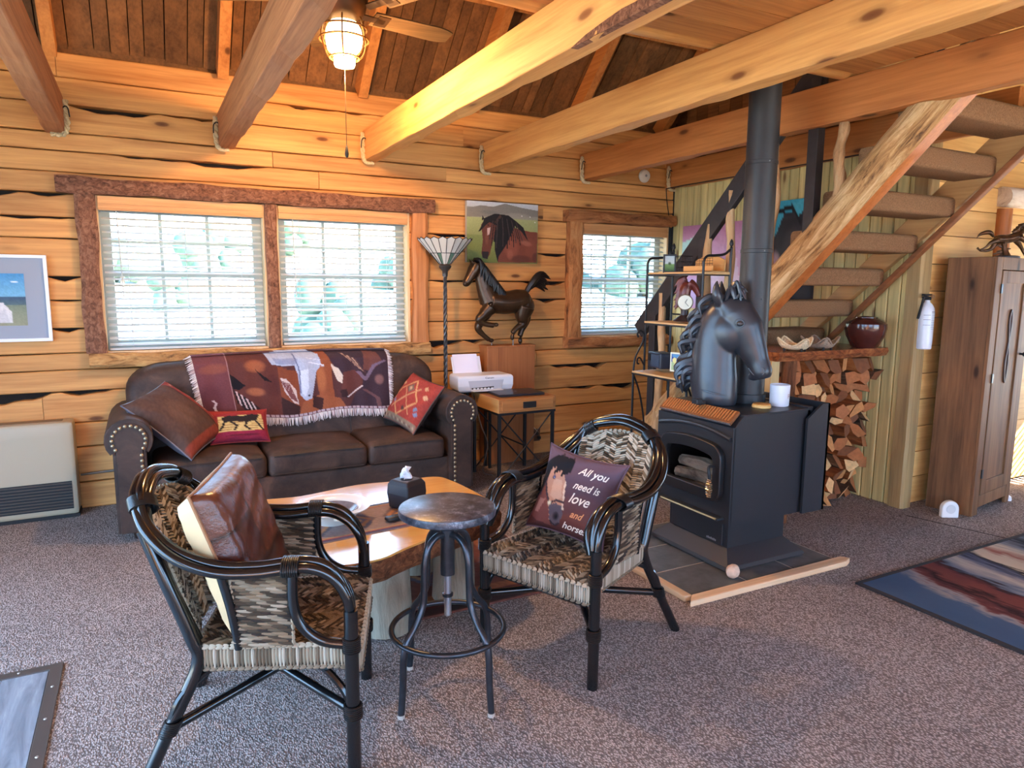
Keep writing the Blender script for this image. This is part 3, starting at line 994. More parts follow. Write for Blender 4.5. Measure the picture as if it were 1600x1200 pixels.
# right stringer: squared plank along the wall
mb = MB()
vs = []
for y in (2.05, 5.0):
    zl = 2.243 - .97 * (y - 2.279)
    vs += [(4.475, y, max(0, zl)), (4.527, y, max(0, zl)), (4.527, y, max(.02, zl + .30)), (4.475, y, max(.02, zl + .30))]
mb.add(vs, [(0, 1, 5, 4), (1, 2, 6, 5), (2, 3, 7, 6), (3, 0, 4, 7), (3, 2, 1, 0), (4, 5, 6, 7)])
mb.build('stringer', TAN, st, world=True, bevel=.008)
MB().bar((4.47, 2.06, 2.243 - .97 * (2.06 - 2.279) + .012), (4.47, 3.6, 2.243 - .97 * (3.6 - 2.279) + .012), .05, .035, (0, 1, 1)).build('stringer_edge', wood('stringer_edge_brown', srgb(150, 92, 54), srgb(104, 60, 34), 'y', rough=.6), st, world=True, bevel=.006)
# treads wrapped in brown carpet
TRC = plain('tread_carpet', srgb(140, 104, 74), .95, nscale=150, var=.32, bump=.6, bdist=.004, spec=.1)
for i in range(-1, 11):
    ym = 2.357 + .213 * i
    z1 = 1.5 + (stair_z(ym) - 1.5) * 1.018
    if z1 < .14: break
    y0, z0 = ym * 1.018 + .012, z1 - .118
    y1 = y0 + .26
    r_ = .026
    prof = []
    for (cy, cz, a0) in ((y1 - r_, z1 - r_, 0), (y0 + r_, z1 - r_, 90), (y0 + r_, z0 + r_, 180), (y1 - r_, z0 + r_, 270)):
        for q in range(5):
            an = math.radians(a0 + 22.5 * q)
            prof.append((cy + r_ * math.cos(an), cz + r_ * math.sin(an)))
    MB().prism(prof, 3.60, 4.475, 'x').build('tread', TRC, st, smooth=40, world=True)
# black rail, posts and driftwood balusters
def rail_z(y): return 1.203 + (4.478 - y) * 1.02
RAILB = plain('black_painted_wood', srgb(48, 46, 48), .5, nscale=20, var=.2)
MB().bar((3.53, 4.48, rail_z(4.48) - .06), (3.53, 2.70, rail_z(2.70) - .06), .045, .13, (0, 1, 1)).build('handrail', RAILB, st, world=True, bevel=.004)
for y, zt in ((2.91, 2.70), (3.79, 1.84), (4.30, 1.31)):
    zb = max(0, low_l(y) + .12) if y < 4.3 else 0
    MB().box(3.505, 3.565, y - .035, y + .035, zb, zt).build('rail_post', RAILB, st, world=True, bevel=.003)
DRIFT = bark('driftwood', srgb(150, 108, 70), srgb(206, 166, 120), srgb(224, 192, 150), 10., 'z', st=5, rough=.7)
rb = random.Random(4)
for y in (2.735, 3.19, 3.545, 3.75, 4.22):
    z0, z1 = low_l(y) + .2, rail_z(y) - (.02 if y > 3.3 else .1)
    z1 = min(z1, 2.46)
    if y == 4.22: z0 = .28
    px_ = [(3.525 + rb.uniform(-.012, .012), y + rb.uniform(-.02, .02), lerp(z0, z1, q / 5)) for q in range(6)]
    MB().tube(spline(px_, 4), [.034 - .008 * q / 20 + .003 * math.sin(q * 1.1 + y) for q in range(21)], 10).build('baluster', DRIFT, st, smooth=True, world=True)

# ---------------------------------------------------------------- firewood nook under the stairs
LIVE = bark('live_edge', srgb(64, 34, 20), srgb(150, 84, 46), srgb(190, 120, 70), 22., 'x', st=2)
SHTOP = wood('slab_top', srgb(168, 110, 74), srgb(120, 72, 46), 'x', rough=.25, spec=.6, fine=8)
sh = thing('slab_shelf', 'live edge slab shelf on posts over the firewood stack', 'shelf', (4.0, 3.1, 0))
edge = [(3.43, 2.99), (3.6, 2.965), (3.8, 2.975), (4.0, 2.96), (4.2, 2.975), (4.38, 2.96), (4.46, 2.975), (4.455, 3.44), (3.43, 3.44)]
mb = MB()
n_ = len(edge)
vs = [(x, y + .012, 1.045) for x, y in edge] + [(x, y - .006, 1.075) for x, y in edge] + [(x, y + .004, 1.10) for x, y in edge]
fs = [tuple(range(n_ - 1, -1, -1)), tuple(range(2 * n_, 3 * n_))]
for L in (0, 1):
    fs += [(L * n_ + i, L * n_ + (i + 1) % n_, (L + 1) * n_ + (i + 1) % n_, (L + 1) * n_ + i) for i in range(n_)]
mb.add(vs, fs)
mb.m = [1, 1] + [0] * (len(fs) - 2)
mb.build('slab', [LIVE, SHTOP], sh, world=True)
MB().tube([(3.56, 3.02, 0), (3.565, 3.02, .5), (3.56, 3.02, 1.046)], [.045, .04, .046], 10).build('post', bark('post_bark', srgb(60, 34, 20), srgb(122, 74, 46), srgb(150, 98, 64), 14., 'z', st=4), sh, smooth=True, world=True)
MB().box(3.44, 3.51, 3.05, 3.12, 0, 1.045).build('post', wood('pale_post', srgb(226, 196, 140), srgb(196, 156, 98), 'z', rough=.6), sh, world=True)
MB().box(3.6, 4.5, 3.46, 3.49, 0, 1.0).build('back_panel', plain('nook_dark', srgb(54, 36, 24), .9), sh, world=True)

# every stick a cell of a packed stack
rw = random.Random(12)
X0, X1, Z0, Z1 = 3.615, 4.50, .01, 1.02
pts = []
rows = 13
for r_ in range(rows):
    nc = 10 if r_ % 2 else 9
    for q in range(nc):
        pts.append((lerp(X0, X1, (q + .5) / nc) + rw.uniform(-.03, .03), lerp(Z0, Z1, (r_ + .5) / rows) + rw.uniform(-.026, .026)))
ENDW = [plain('split_end_%d' % i, c, .8, nscale=40, var=.18) for i, c in enumerate([srgb(230, 178, 118), srgb(206, 140, 82), srgb(172, 104, 58), srgb(128, 76, 44)])]
SIDE = [bark('split_side_%d' % i, a, b, c, 18., 'y', st=6) for i, (a, b, c) in enumerate([(srgb(70, 38, 20), srgb(148, 84, 44), srgb(180, 112, 64)), (srgb(44, 30, 22), srgb(92, 66, 48), srgb(126, 98, 76)), (srgb(84, 48, 26), srgb(172, 104, 56), srgb(200, 136, 80))])]


def clip(poly, p, q):
    """keep the side of poly nearer to p than to q"""
    mx, mz = (p[0] + q[0]) / 2, (p[1] + q[1]) / 2
    nx, nz = q[0] - p[0], q[1] - p[1]
    out = []
    for i in range(len(poly)):
        a, b = poly[i], poly[(i + 1) % len(poly)]
        da = (a[0] - mx) * nx + (a[1] - mz) * nz
        db = (b[0] - mx) * nx + (b[1] - mz) * nz
        if da <= 0: out.append(a)
        if (da < 0 < db) or (db < 0 < da):
            t_ = da / (da - db)
            out.append((lerp(a[0], b[0], t_), lerp(a[1], b[1], t_)))
    return out


for i, p in enumerate(pts):
    poly = [(X0, Z0), (X1, Z0), (X1, Z1), (X0, Z1)]
    for j, q in enumerate(pts):
        if i != j and abs(q[0] - p[0]) < .4 and abs(q[1] - p[1]) < .4: poly = clip(poly, p, q)
        if len(poly) < 3: break
    if len(poly) < 3: continue
    sx, sz = 0.95, 0.95
    poly = [(p[0] + (a - p[0]) * sx, p[1] + (b - p[1]) * sz) for a, b in poly]
    yf = 3.09 + rw.choice([-.01, .01, .03, .05, .075, .1])
    if rw.random() < .1: yf -= .03
    L = .34 if p[1] < .6 else .24
    n_ = len(poly)
    cx, cz = sum(a for a, _ in poly) / n_, sum(b for _, b in poly) / n_
    tx, tz = rw.uniform(-.6, .6), rw.uniform(-.7, .9)
    vs = [(a - p[0], (a - cx) * tx + (b - cz) * tz, b - p[1]) for a, b in poly]
    vs += [(cx - p[0] + (a - cx) * .93, L, cz - p[1] + (b - cz) * .93) for a, b in poly]
    fs = [tuple(range(n_)), tuple(range(2 * n_ - 1, n_ - 1, -1))] + [(k_, n_ + k_, n_ + (k_ + 1) % n_, (k_ + 1) % n_) for k_ in range(n_)]
    mb = MB().add(vs, fs)
    mb.m = [1, 1] + [0] * n_
    dark = rw.random()
    o = mb.build('firewood', [SIDE[rw.choice([0, 0, 1, 2])], ENDW[0 if dark < .2 else 1 if dark < .38 else 2 if dark < .66 else 3]])
    o.location = (p[0], yf, p[1])
    tag(o, 'split stick of firewood stacked under the live edge shelf', 'firewood', 'firewood stack under the stairs')

# bowl, pot and tray on the shelf
POT = plain('brown_glaze', srgb(74, 34, 28), .16, 0, .6, nscale=6, var=.25)
pot = thing('clay_pot', 'glossy dark brown round pot at the end of the slab shelf', 'pot', (4.285, 3.03, 1.10))
MB().lathe([(0, 0), (.075, 0), (.085, .012), (.12, .08), (.13, .13), (.128, .16), (.1, .185), (.07, .2), (.07, .205), (.06, .206), (.055, .19), (.09, .16), (.1, .1), (.07, .03), (0, .03)], 32).build('body', POT, pot, smooth=True)
MB().lathe([(.0, .212), (.02, .212), (.052, .206), (.06, .198), (0, .196)], 24).build('lid', POT, pot, smooth=True)
BASK = plain('woven_pale', srgb(216, 196, 160), .85, nscale=120, var=.3, bump=.5)
BASK2 = plain('woven_grey', srgb(150, 130, 110), .85, nscale=120, var=.4, bump=.5)
for nm, x, y, w, m_, lab in (('woven_tray', 3.64, 3.055, .085, BASK, 'square pale woven tray with raised corners on the slab shelf'), ('woven_tray', 3.88, 3.06, .085, BASK2, 'square dark woven tray beside the pale one on the slab shelf')):
    tr = thing(nm, lab, 'tray', (x, y, 1.10), .5 if x < 3.8 else .2, 'woven trays on the slab shelf')
    def f_(u, v):
        a, b = 2 * u - 1, 2 * v - 1
        return (a * w, b * w, .012 + .05 * (a * a * b * b) + .022 * max(a * a, b * b) ** 3)
    g = MB().grid(f_, 10, 10)
    ob = g.build('weave', m_, tr, smooth=True)
    so = ob.modifiers.new('thick', 'SOLIDIFY'); so.thickness = .008; so.offset = 0
    MB().tube(spline([f_(u, v) for u, v in ((0, 0), (.5, 0), (1, 0), (1, .5), (1, 1), (.5, 1), (0, 1), (0, .5))], 4, True), .006, 6, closed=True).build('rim', m_, tr, smooth=True)
    ft = MB()
    for a, b in ((-1, -1), (1, -1), (1, 1), (-1, 1)): ft.cyl((a * w * .6, b * w * .6, 0), (a * w * .6, b * w * .6, .022), .008, n=8)
    ft.build('foot', BLACKM, tr)

# two paintings on the board wall, behind the stairs
def painting(name, label, y0, y1, z0, z1, pf):
    o = thing(name, label, 'painting', (WX - .03, (y0 + y1) / 2, z0), 0, 'paintings on the board wall')
    MB().box(WX - .028, WX - .002, y0, y1, z0, z1).build('canvas', plain(name + '_edge', srgb(60, 54, 60), .7), o, world=True)
    g = painted_grid(lambda u, v: (WX - .0295, lerp(y1, y0, u), lerp(z1, z0, v)), 40, 50, pf)
    g.build('picture', PRINT, o, world=True)


PRINT = vcol('flat_print', .6)
def pink(U, V):
    return Paint(U, V, (206, 150, 176)).grad(0, .35, (176, 110, 140), (206, 150, 180)).poly([(0, .2), (.5, .05), (.35, .4), (0, .55)], (176, 206, 196)).poly([(.5, .5), (.9, .4), (1, .8), (.5, .9)], (222, 190, 206)).blob(.3, .8, .3, .2, (190, 160, 200)).speckle(.12)
def darkh(U, V):
    p = Paint(U, V, (44, 40, 46)).poly([(0, 0), (.75, 0), (.55, .1), (.35, .12), (.2, .3), (0, .32)], (62, 164, 186)).poly([(.5, .03), (.95, 0), (.8, .09), (.6, .16)], (80, 178, 196)).blob(.2, .55, .14, .12, (170, 140, 150)).blob(.6, .5, .3, .3, (66, 56, 60))
    return p.line([(.2, .1), (.5, .06), (.7, .2)], .02, (20, 20, 24)).poly([(0, .86), (.35, .84), (.4, 1), (0, 1)], (120, 176, 206)).speckle(.2)
painting('pink_painting', 'pink and teal painting on the board wall behind the metal rack', 4.36, 5.12, 1.30, 2.05, pink)
painting('dark_painting', 'dark animal painting with turquoise top behind the stairs', 3.66, 4.12, 1.30, 2.17, darkh)
# ---------------------------------------------------------------- hearth pad, stove and pipe
STEEL = plain('stove_steel', srgb(36, 38, 42), .42, 0, .5, nscale=240, var=.08)
hp = thing('hearth_pad', 'slate tile hearth pad with pale wooden edging under the stove', 'hearth', (2.76, 2.78, 0))
SLATE = plain('slate_tile', srgb(92, 96, 98), .5, nscale=14, var=.28, bump=.25, bdist=.004)
MB().box(2.26, 3.30, 2.40, 3.3, 0, .0175).build('grout_bed', plain('grout', srgb(190, 182, 170), .9), hp, world=True)
xs_, ys_ = [2.265, 2.64, 2.98, 3.295], [2.405, 2.70, 3.0, 3.295]
for i in range(3):
    for j in range(3):
        MB().box(xs_[i] + .005, xs_[i + 1] - .005, ys_[j] + .005, ys_[j + 1] - .005, .004, .020).build('tile', SLATE, hp, world=True, bevel=.002)
EDGEW = wood('pale_edging', srgb(226, 194, 156), srgb(196, 156, 114), 'x', rough=.6, fine=12)
mb = MB().prism([(2.20, 2.345), (3.30, 2.335), (3.36, 2.36), (3.335, 2.405), (2.262, 2.405), (2.235, 2.38)], 0, .03)
mb.build('edging', EDGEW, hp, world=True, bevel=.006)
MB().box(2.215, 2.262, 2.40, 3.3, 0, .03).build('edging', wood('pale_edging_side', srgb(222, 190, 152), srgb(192, 150, 110), 'y', rough=.6), hp, world=True, bevel=.006)
HZ = .02
stv = thing('wood_stove', 'black steel wood stove with glass door on a pedestal', 'stove', (2.9, 2.8, HZ))
SX0, SX1, SYA, SYB = 2.62, 3.17, 2.53, 3.11
MB().prism([(SX0 - .0, SYA + .02), (SX1 + .02, SYA - .0), (SX1 + .02, SYB + .02), (SX0, SYB + .02)], HZ, HZ + .012).build('floor_plate', STEEL, stv, world=True)
# pedestal flaring out at the foot
px0, px1, py0, py1 = 2.68, 3.10, 2.60, 3.06
mb = MB()
vs = []
for (g, z) in ((.085, HZ + .012), (.075, HZ + .03), (.0, .12), (0, .275)):
    vs += [(px0 - g * .9, py0 - g, z), (px1 + g, py0 - g, z), (px1 + g, py1 + g, z), (px0 - g * .9, py1 + g, z)]
fs = []
for L in range(3):
    fs += [(L * 4 + i, L * 4 + (i + 1) % 4, L * 4 + 4 + (i + 1) % 4, L * 4 + 4 + i) for i in range(4)]
mb.add(vs, fs + [(12, 13, 14, 15)])
mb.build('pedestal', STEEL, stv, world=True)
dr = MB().box(px0 - .012, px0 + .005, py0 + .03, py1 - .03, .125, .262).build('ash_drawer', STEEL, stv, world=True, bevel=.004)
# body with chamfered front top edge
body = [(SX0, .275), (SX1, .275), (SX1, .845), (SX0 + .055, .845), (SX0, .79)]
def hollow():
    """shell with a fire chamber open to the front (-x)"""
    mb = MB()
    mb.prism(body, SYA, SYA + .06, 'y')
    mb.prism(body, SYB - .06, SYB, 'y')
    mb.box(SX0, SX1, SYA + .06, SYB - .06, .275, .36)
    mb.prism([(SX0, .72), (SX1, .72), (SX1, .845), (SX0 + .055, .845), (SX0, .79)], SYA + .06, SYB - .06, 'y')
    mb.box(SX1 - .1, SX1, SYA + .06, SYB - .06, .36, .72)
    return mb
hollow().build('firebox', STEEL, stv, world=True)
MB().box(SX0 + .05, SX1 + .0, SYA - .006, SYB + .006, .843, .853).build('top_plate', STEEL, stv, world=True, bevel=.003)
MB().box(SX1 - .02, SX1 + .02, SYA - .0, SYB, .30, .86).build('rear_plate', STEEL, stv, world=True)
# heat shield at the rear corner
sh_ = [(SX1 - .05, .275), (SX1 + .12, .275), (SX1 + .12, .875), (SX1 + .06, .875), (SX1 - .05, .80)]
MB().prism(sh_, SYA - .03, SYA - .015, 'y').build('heat_shield', STEEL, stv, world=True)
MB().box(SX1 + .105, SX1 + .12, SYA - .03, SYB + .02, .275, .875).build('heat_shield', STEEL, stv, world=True)
# front face and arched door
fx = SX0 - .012
def arch(y0, y1, z0, z1, rise, r, n=8):
    pts_ = []
    for (cy, cz, a0) in ((y1 - r, z0 + r, 270), (y1 - r, z1 - r, 0), (y0 + r, z1 - r, 90), (y0 + r, z0 + r, 180)):
        for q in range(n + 1):
            an = math.radians(a0 + 90 * q / n)
            y, z = cy + r * math.cos(an), cz + r * math.sin(an)
            if z > (z0 + z1) / 2: z += rise * (1 - ((y - (y0 + y1) / 2) / ((y1 - y0) / 2)) ** 2)
            pts_.append((y, z))
        if a0 == 0:
            for q in range(1, 8):
                y = lerp(y1 - r, y0 + r, q / 8)
                pts_.append((y, z1 + rise * (1 - ((y - (y0 + y1) / 2) / ((y1 - y0) / 2)) ** 2)))
    return pts_
def ring(o_, i_, x0, x1):
    mb = MB()
    n = len(o_)
    vs = [(x0, *p) for p in o_] + [(x0, *p) for p in i_] + [(x1, *p) for p in o_] + [(x1, *p) for p in i_]
    fs = []
    for k in range(n):
        j = (k + 1) % n
        fs += [(k, j, n + j, n + k), (2 * n + k, 3 * n + k, 3 * n + j, 2 * n + j), (k, 2 * n + k, 2 * n + j, j), (n + k, n + j, 3 * n + j, 3 * n + k)]
    return mb.add(vs, fs)
oy0, oy1, oz0, oz1 = 2.575, 3.05, .385, .675
out_ = arch(oy0, oy1, oz0, oz1, .03, .06)
inn_ = arch(oy0 + .055, oy1 - .055, oz0 + .06, oz1 - .055, .02, .03)
MB().box(fx, SX0 + .004, SYA, 2.615, .275, .79).box(fx, SX0 + .004, 3.01, SYB, .275, .79).box(fx, SX0 + .004, 2.615, 3.01, .275, .43).box(fx, SX0 + .004, 2.615, 3.01, .645, .79).build('front_plate', STEEL, stv, world=True)
door = ring(out_, inn_, fx - .035, fx).build('door', plain('door_iron', srgb(26, 27, 30), .38), stv, world=True, bevel=.006, smooth=True)
t = NT('stove_glass')
t.b.inputs['Transmission Weight'].default_value = 1.0
t.b.inputs['IOR'].default_value = 1.02
t.b.inputs['Base Color'].default_value = (.7, .72, .74, 1)
t.b.inputs['Roughness'].default_value = 0.02
t.b.inputs['Specular IOR Level'].default_value = .8
mb = MB().add([(fx - .012, *p) for p in inn_], [tuple(range(len(inn_)))])
gl = mb.build('glass', t.mat, stv, world=True)
brow = MB()
brow.tube([(fx - .004, p[0], p[1]) for p in [(lerp(2.54, 3.09, q / 16), .73 + .035 * (1 - ((q - 8) / 8) ** 2)) for q in range(17)]], [(.012, .012)] * 17, 8)
brow.build('brow', STEEL, stv, world=True, smooth=True)
hd = MB().tube(spline([(fx - .035, 2.615, .575), (fx - .075, 2.61, .58), (fx - .085, 2.60, .555), (fx - .08, 2.598, .52)], 5), .008, 8).build('door_handle', BLACK, stv, world=True, smooth=True)
cp = []
for q in range(60):
    an = q * 1.1
    r_ = .008 + .009 * math.sin(PI * q / 59)
    cp.append((fx - .08 + r_ * math.cos(an), 2.598 + r_ * math.sin(an), .52 - .10 * q / 59))
MB().tube(cp, .0035, 5).build('coil_grip', plain('nickel_coil', srgb(206, 190, 160), .25, .9), stv, world=True, smooth=True)
MB().box(fx - .05, fx, 2.56, 3.04, .30, .312).build('ash_lip', STEEL, stv, world=True, bevel=.003)
MB().tube([(fx - .052, 2.57, .31), (fx - .052, 3.0, .31)], .006, 8).build('lip_bar', plain('brass_bar', srgb(196, 170, 120), .3, .8), stv, world=True)
# wooden top strip with an air control knob
lip = MB().add([(SX0 - .012, SYA + .02, .80), (SX0 - .012, SYB - .02, .80), (SX0 + .05, SYB - .02, .856), (SX0 + .05, SYA + .02, .856),
                (SX0 - .02, SYA + .02, .815), (SX0 - .02, SYB - .02, .815), (SX0 + .045, SYB - .02, .868), (SX0 + .045, SYA + .02, .868)],
               [(3, 2, 1, 0), (4, 5, 6, 7), (0, 1, 5, 4), (1, 2, 6, 5), (2, 3, 7, 6), (3, 0, 4, 7)]).build('warming_grille', wood('grille_brown', srgb(150, 92, 52), srgb(96, 54, 30), 'y', knots=False, rough=.4), stv, world=True)
gm_ = MB()
for q in range(26):
    y = lerp(SYA + .04, SYB - .04, q / 25)
    gm_.bar((SX0 - .012, y, .822), (SX0 + .04, y, .868), .009, .004, (-.63, 0, .77))
gm_.build('grille_bars', plain('grille_bar', srgb(176, 112, 62), .4), lip, world=False)
gm_o = lip.children[0]
gm_o.location = (-stv.location[0], -stv.location[1], -stv.location[2])
MB().tube([(SX0 - .018, SYA + .02, .808), (SX0 - .018, SYB - .02, .808)], .006, 6).build('chrome_edge', plain('chrome', srgb(200, 200, 200), .2, .9), stv, world=True)
MB().box(SX0 - .0, SX0 + .05, 2.80, 2.825, .865, .885).box(SX0 - .02, SX0 + .02, 2.79, 2.835, .872, .90).build('air_knob', BLACK, stv, world=True, bevel=.004)
mk_ = MB()
for q, hh in enumerate((.010, .012, .009, .012, .010, .012, .009)):
    mk_.box(px0 - .0145, px0 - .0115, 2.735 - q * .0105, 2.741 - q * .0105, .138, .138 + hh)
mk_.build('maker_mark', plain('silver_mark', srgb(190, 190, 196), .3, .8), stv, world=True)
# stick heap inside the firebox
rs = random.Random(2)
FW = bark('charred_log', srgb(70, 54, 44), srgb(150, 128, 108), srgb(186, 164, 140), 14., 'y', st=3)
for k in range(7):
    z = .39 + .04 * (k // 3) * 1.6
    x = SX0 + .06 + .09 * (k % 3)
    a = rs.uniform(-.25, .25)
    o = MB().tube([(x - .05 * a, 2.64, z), (x + .01, 2.8, z + .01), (x + .1 * a, 2.99, z)], [.034, .04, .03], 8).build('fire_log', FW, None, smooth=True)
    tag(o, 'grey log lying inside the stove behind the glass', 'firewood', 'logs inside the stove')
# pipe
PX, PY = 3.02, 2.83
PIPE = plain('pipe_black', srgb(44, 45, 47), .45, 0, .4, nscale=8, var=.12)
pp = thing('stove_pipe', 'tall matte black stove pipe rising past the beams', 'stove pipe', (PX, PY, .853))
MB().lathe([(.092, 0), (.092, .05), (.083, .052), (.083, .83), (.086, .832), (.086, .85), (.083, .852), (.083, 1.3), (.086, 1.302), (.086, 1.318), (.083, 1.32), (.083, 4.2)], 40).build('pipe', PIPE, pp, smooth=True)
sc = MB()
for a in (-1.9, -.5):
    for z in (.84, 1.31, .58): sc.ell((.086 * math.cos(a), .086 * math.sin(a), z), .004, 6, 4)
sc.build('rivet', plain('rivet', srgb(180, 180, 180), .3, .8), pp)
# candle, lid, stones
cd_ = thing('jar_candle', 'white jar candle with faded lettering on the stove top', 'candle', (3.075, 2.66, .853))
CERAM = plain('white_ceramic', srgb(216, 216, 222), .35)
MB().lathe([(0, 0), (.048, 0), (.051, .006), (.053, .115), (.05, .118), (.048, .108), (0, .104)], 28).build('jar', CERAM, cd_, smooth=True)
MB().lathe([(0, .104), (.046, .104), (.047, .108), (0, .109)], 20).build('wax', plain('wax', srgb(240, 214, 160), .5), cd_, smooth=True)
tv, tf = text_poly('Po', .036, 0)
tw = max(v[0] for v in tv)
def wrap(v):
    a = math.radians(-88) + (v[0] - tw * .0) / .053
    return (.0532 * math.cos(a), .0532 * math.sin(a), .045 + v[1])
MB().add([wrap(v) for v in tv], tf).build('lettering', plain('faded_print', srgb(176, 140, 120), .7), cd_)
ldd = thing('candle_lid', 'round pale wooden candle lid on the stove top', 'lid', (2.935, 2.655, .853))
MB().lathe([(0, 0), (.046, 0), (.05, .004), (.05, .014), (.046, .018), (0, .018)], 28).build('disc', wood('lid_wood', srgb(220, 180, 112), srgb(190, 146, 84), 'x', knots=False, rough=.5), ldd, smooth=True)
MB().lathe([(.044, .018), (.046, .022), (.042, .022)], 28).build('ring', plain('lid_ring', srgb(190, 140, 70), .5), ldd, smooth=True)
for nm, x, y, s_, lab in (('stone', 2.60, 2.475, 1.0, 'pale rounded stone at the front corner of the stove foot'), ('stone', 2.56, 3.14, .8, 'small reddish stone at the far corner of the stove foot')):
    mb = MB().ell((0, 0, .035 * s_), (.04 * s_, .032 * s_, .037 * s_), 12, 8)
    mb.v = [(x_ * (1 + .12 * math.sin(9 * y_ * 30 + z_ * 40)), y_, max(0, z_)) for x_, y_, z_ in mb.v]
    o = mb.build(nm, plain('stone_' + str(s_), srgb(206, 176, 152) if s_ == 1 else srgb(190, 140, 112), .8, nscale=30, var=.2), None, smooth=True)
    o.location = (x, y, .02)
    tag(o, lab, 'stone', 'stones by the stove')
# ---------------------------------------------------------------- more shape helpers
def rbox(mb, x0, x1, y0, y1, z0, z1, r, n=8, crown=0.0, mi=None, M=None, sag=0.0):
    """pillowy box with round edges of radius r; crown lifts the top"""
    cx, cy, cz = (x0 + x1) / 2, (y0 + y1) / 2, (z0 + z1) / 2
    hx, hy, hz = (x1 - x0) / 2, (y1 - y0) / 2, (z1 - z0) / 2
    r = min(r, hx, hy, hz)
    ix, iy, iz = hx - r, hy - r, hz - r
    vs, fs, idx = [], [], {}
    def vert(a, b, c):
        key = (round(a, 5), round(b, 5), round(c, 5))
        if key in idx: return idx[key]
        p = Vector((a * hx, b * hy, c * hz))
        q = Vector((max(-ix, min(ix, p.x)), max(-iy, min(iy, p.y)), max(-iz, min(iz, p.z))))
        d = p - q
        if d.length > 1e-9: p = q + d.normalized() * r
        w = (1 - a * a) * (1 - b * b)
        if crown and c > 0: p.z += crown * w * c
        if sag and c < 0: p.z += sag * w * c
        p += Vector((cx, cy, cz))
        if M is not None: p = M @ p
        idx[key] = len(vs)
        vs.append(p)
        return idx[key]
    # parameters denser near the rim
    ts = [math.sin(PI / 2 * (2 * i / n - 1)) for i in range(n + 1)]
    for ax in range(3):
        for sgn in (-1, 1):
            for i in range(n):
                for j in range(n):
                    quad = []
                    for (u, v) in ((ts[i], ts[j]), (ts[i + 1], ts[j]), (ts[i + 1], ts[j + 1]), (ts[i], ts[j + 1])):
                        c = [0, 0, 0]
                        c[ax] = sgn
                        c[(ax + 1) % 3] = u
                        c[(ax + 2) % 3] = v
                        quad.append(vert(*c))
                    fs.append(tuple(quad))
    return mb.add(vs, fs, mi)


def strand(mb, p0, p1, r, n=5):
    """one short plump strand of a weave"""
    p0, p1 = Vector(p0), Vector(p1)
    mb.tube([p0, p0.lerp(p1, .22), p0.lerp(p1, .5), p0.lerp(p1, .78), p1], [r * .45, r * .9, r, r * .9, r * .45], n)


def braid(mb, path, r, pitch=.016):
    """a plaited edge: short slanted strands along a path"""
    path = [Vector(p) for p in path]
    for a, b in zip(path[:-1], path[1:]):
        L = (b - a).length
        k = max(1, int(L / pitch))
        d = (b - a).normalized()
        s_ = d.orthogonal().normalized()
        t_ = d.cross(s_)
        for q in range(k):
            c = a.lerp(b, (q + .5) / k)
            for w in (-1, 1):
                o = (s_ * w + t_ * .4) * r * .55
                strand(mb, c + o - d * pitch * .55 - s_ * w * r * .5, c + o * .4 + d * pitch * .55 + s_ * w * r * .3, r * .6, 4)


STRANDC = [(.24, .18, .12), (.12, .08, .048), (.34, .27, .19), (.06, .04, .025), (.22, .15, .09), (.03, .02, .015), (.05, .033, .02)]
RATTAN = plain('black_rattan', srgb(18, 17, 18), .17, 0, .7, nscale=6, var=.3)
WEAVE = vcol('seagrass_weave', .6)
WRAP = plain('cane_wrap', srgb(24, 22, 22), .3, nscale=90, var=.4, bump=.4)
DARKB = plain('weave_backing', srgb(26, 20, 15), .9)

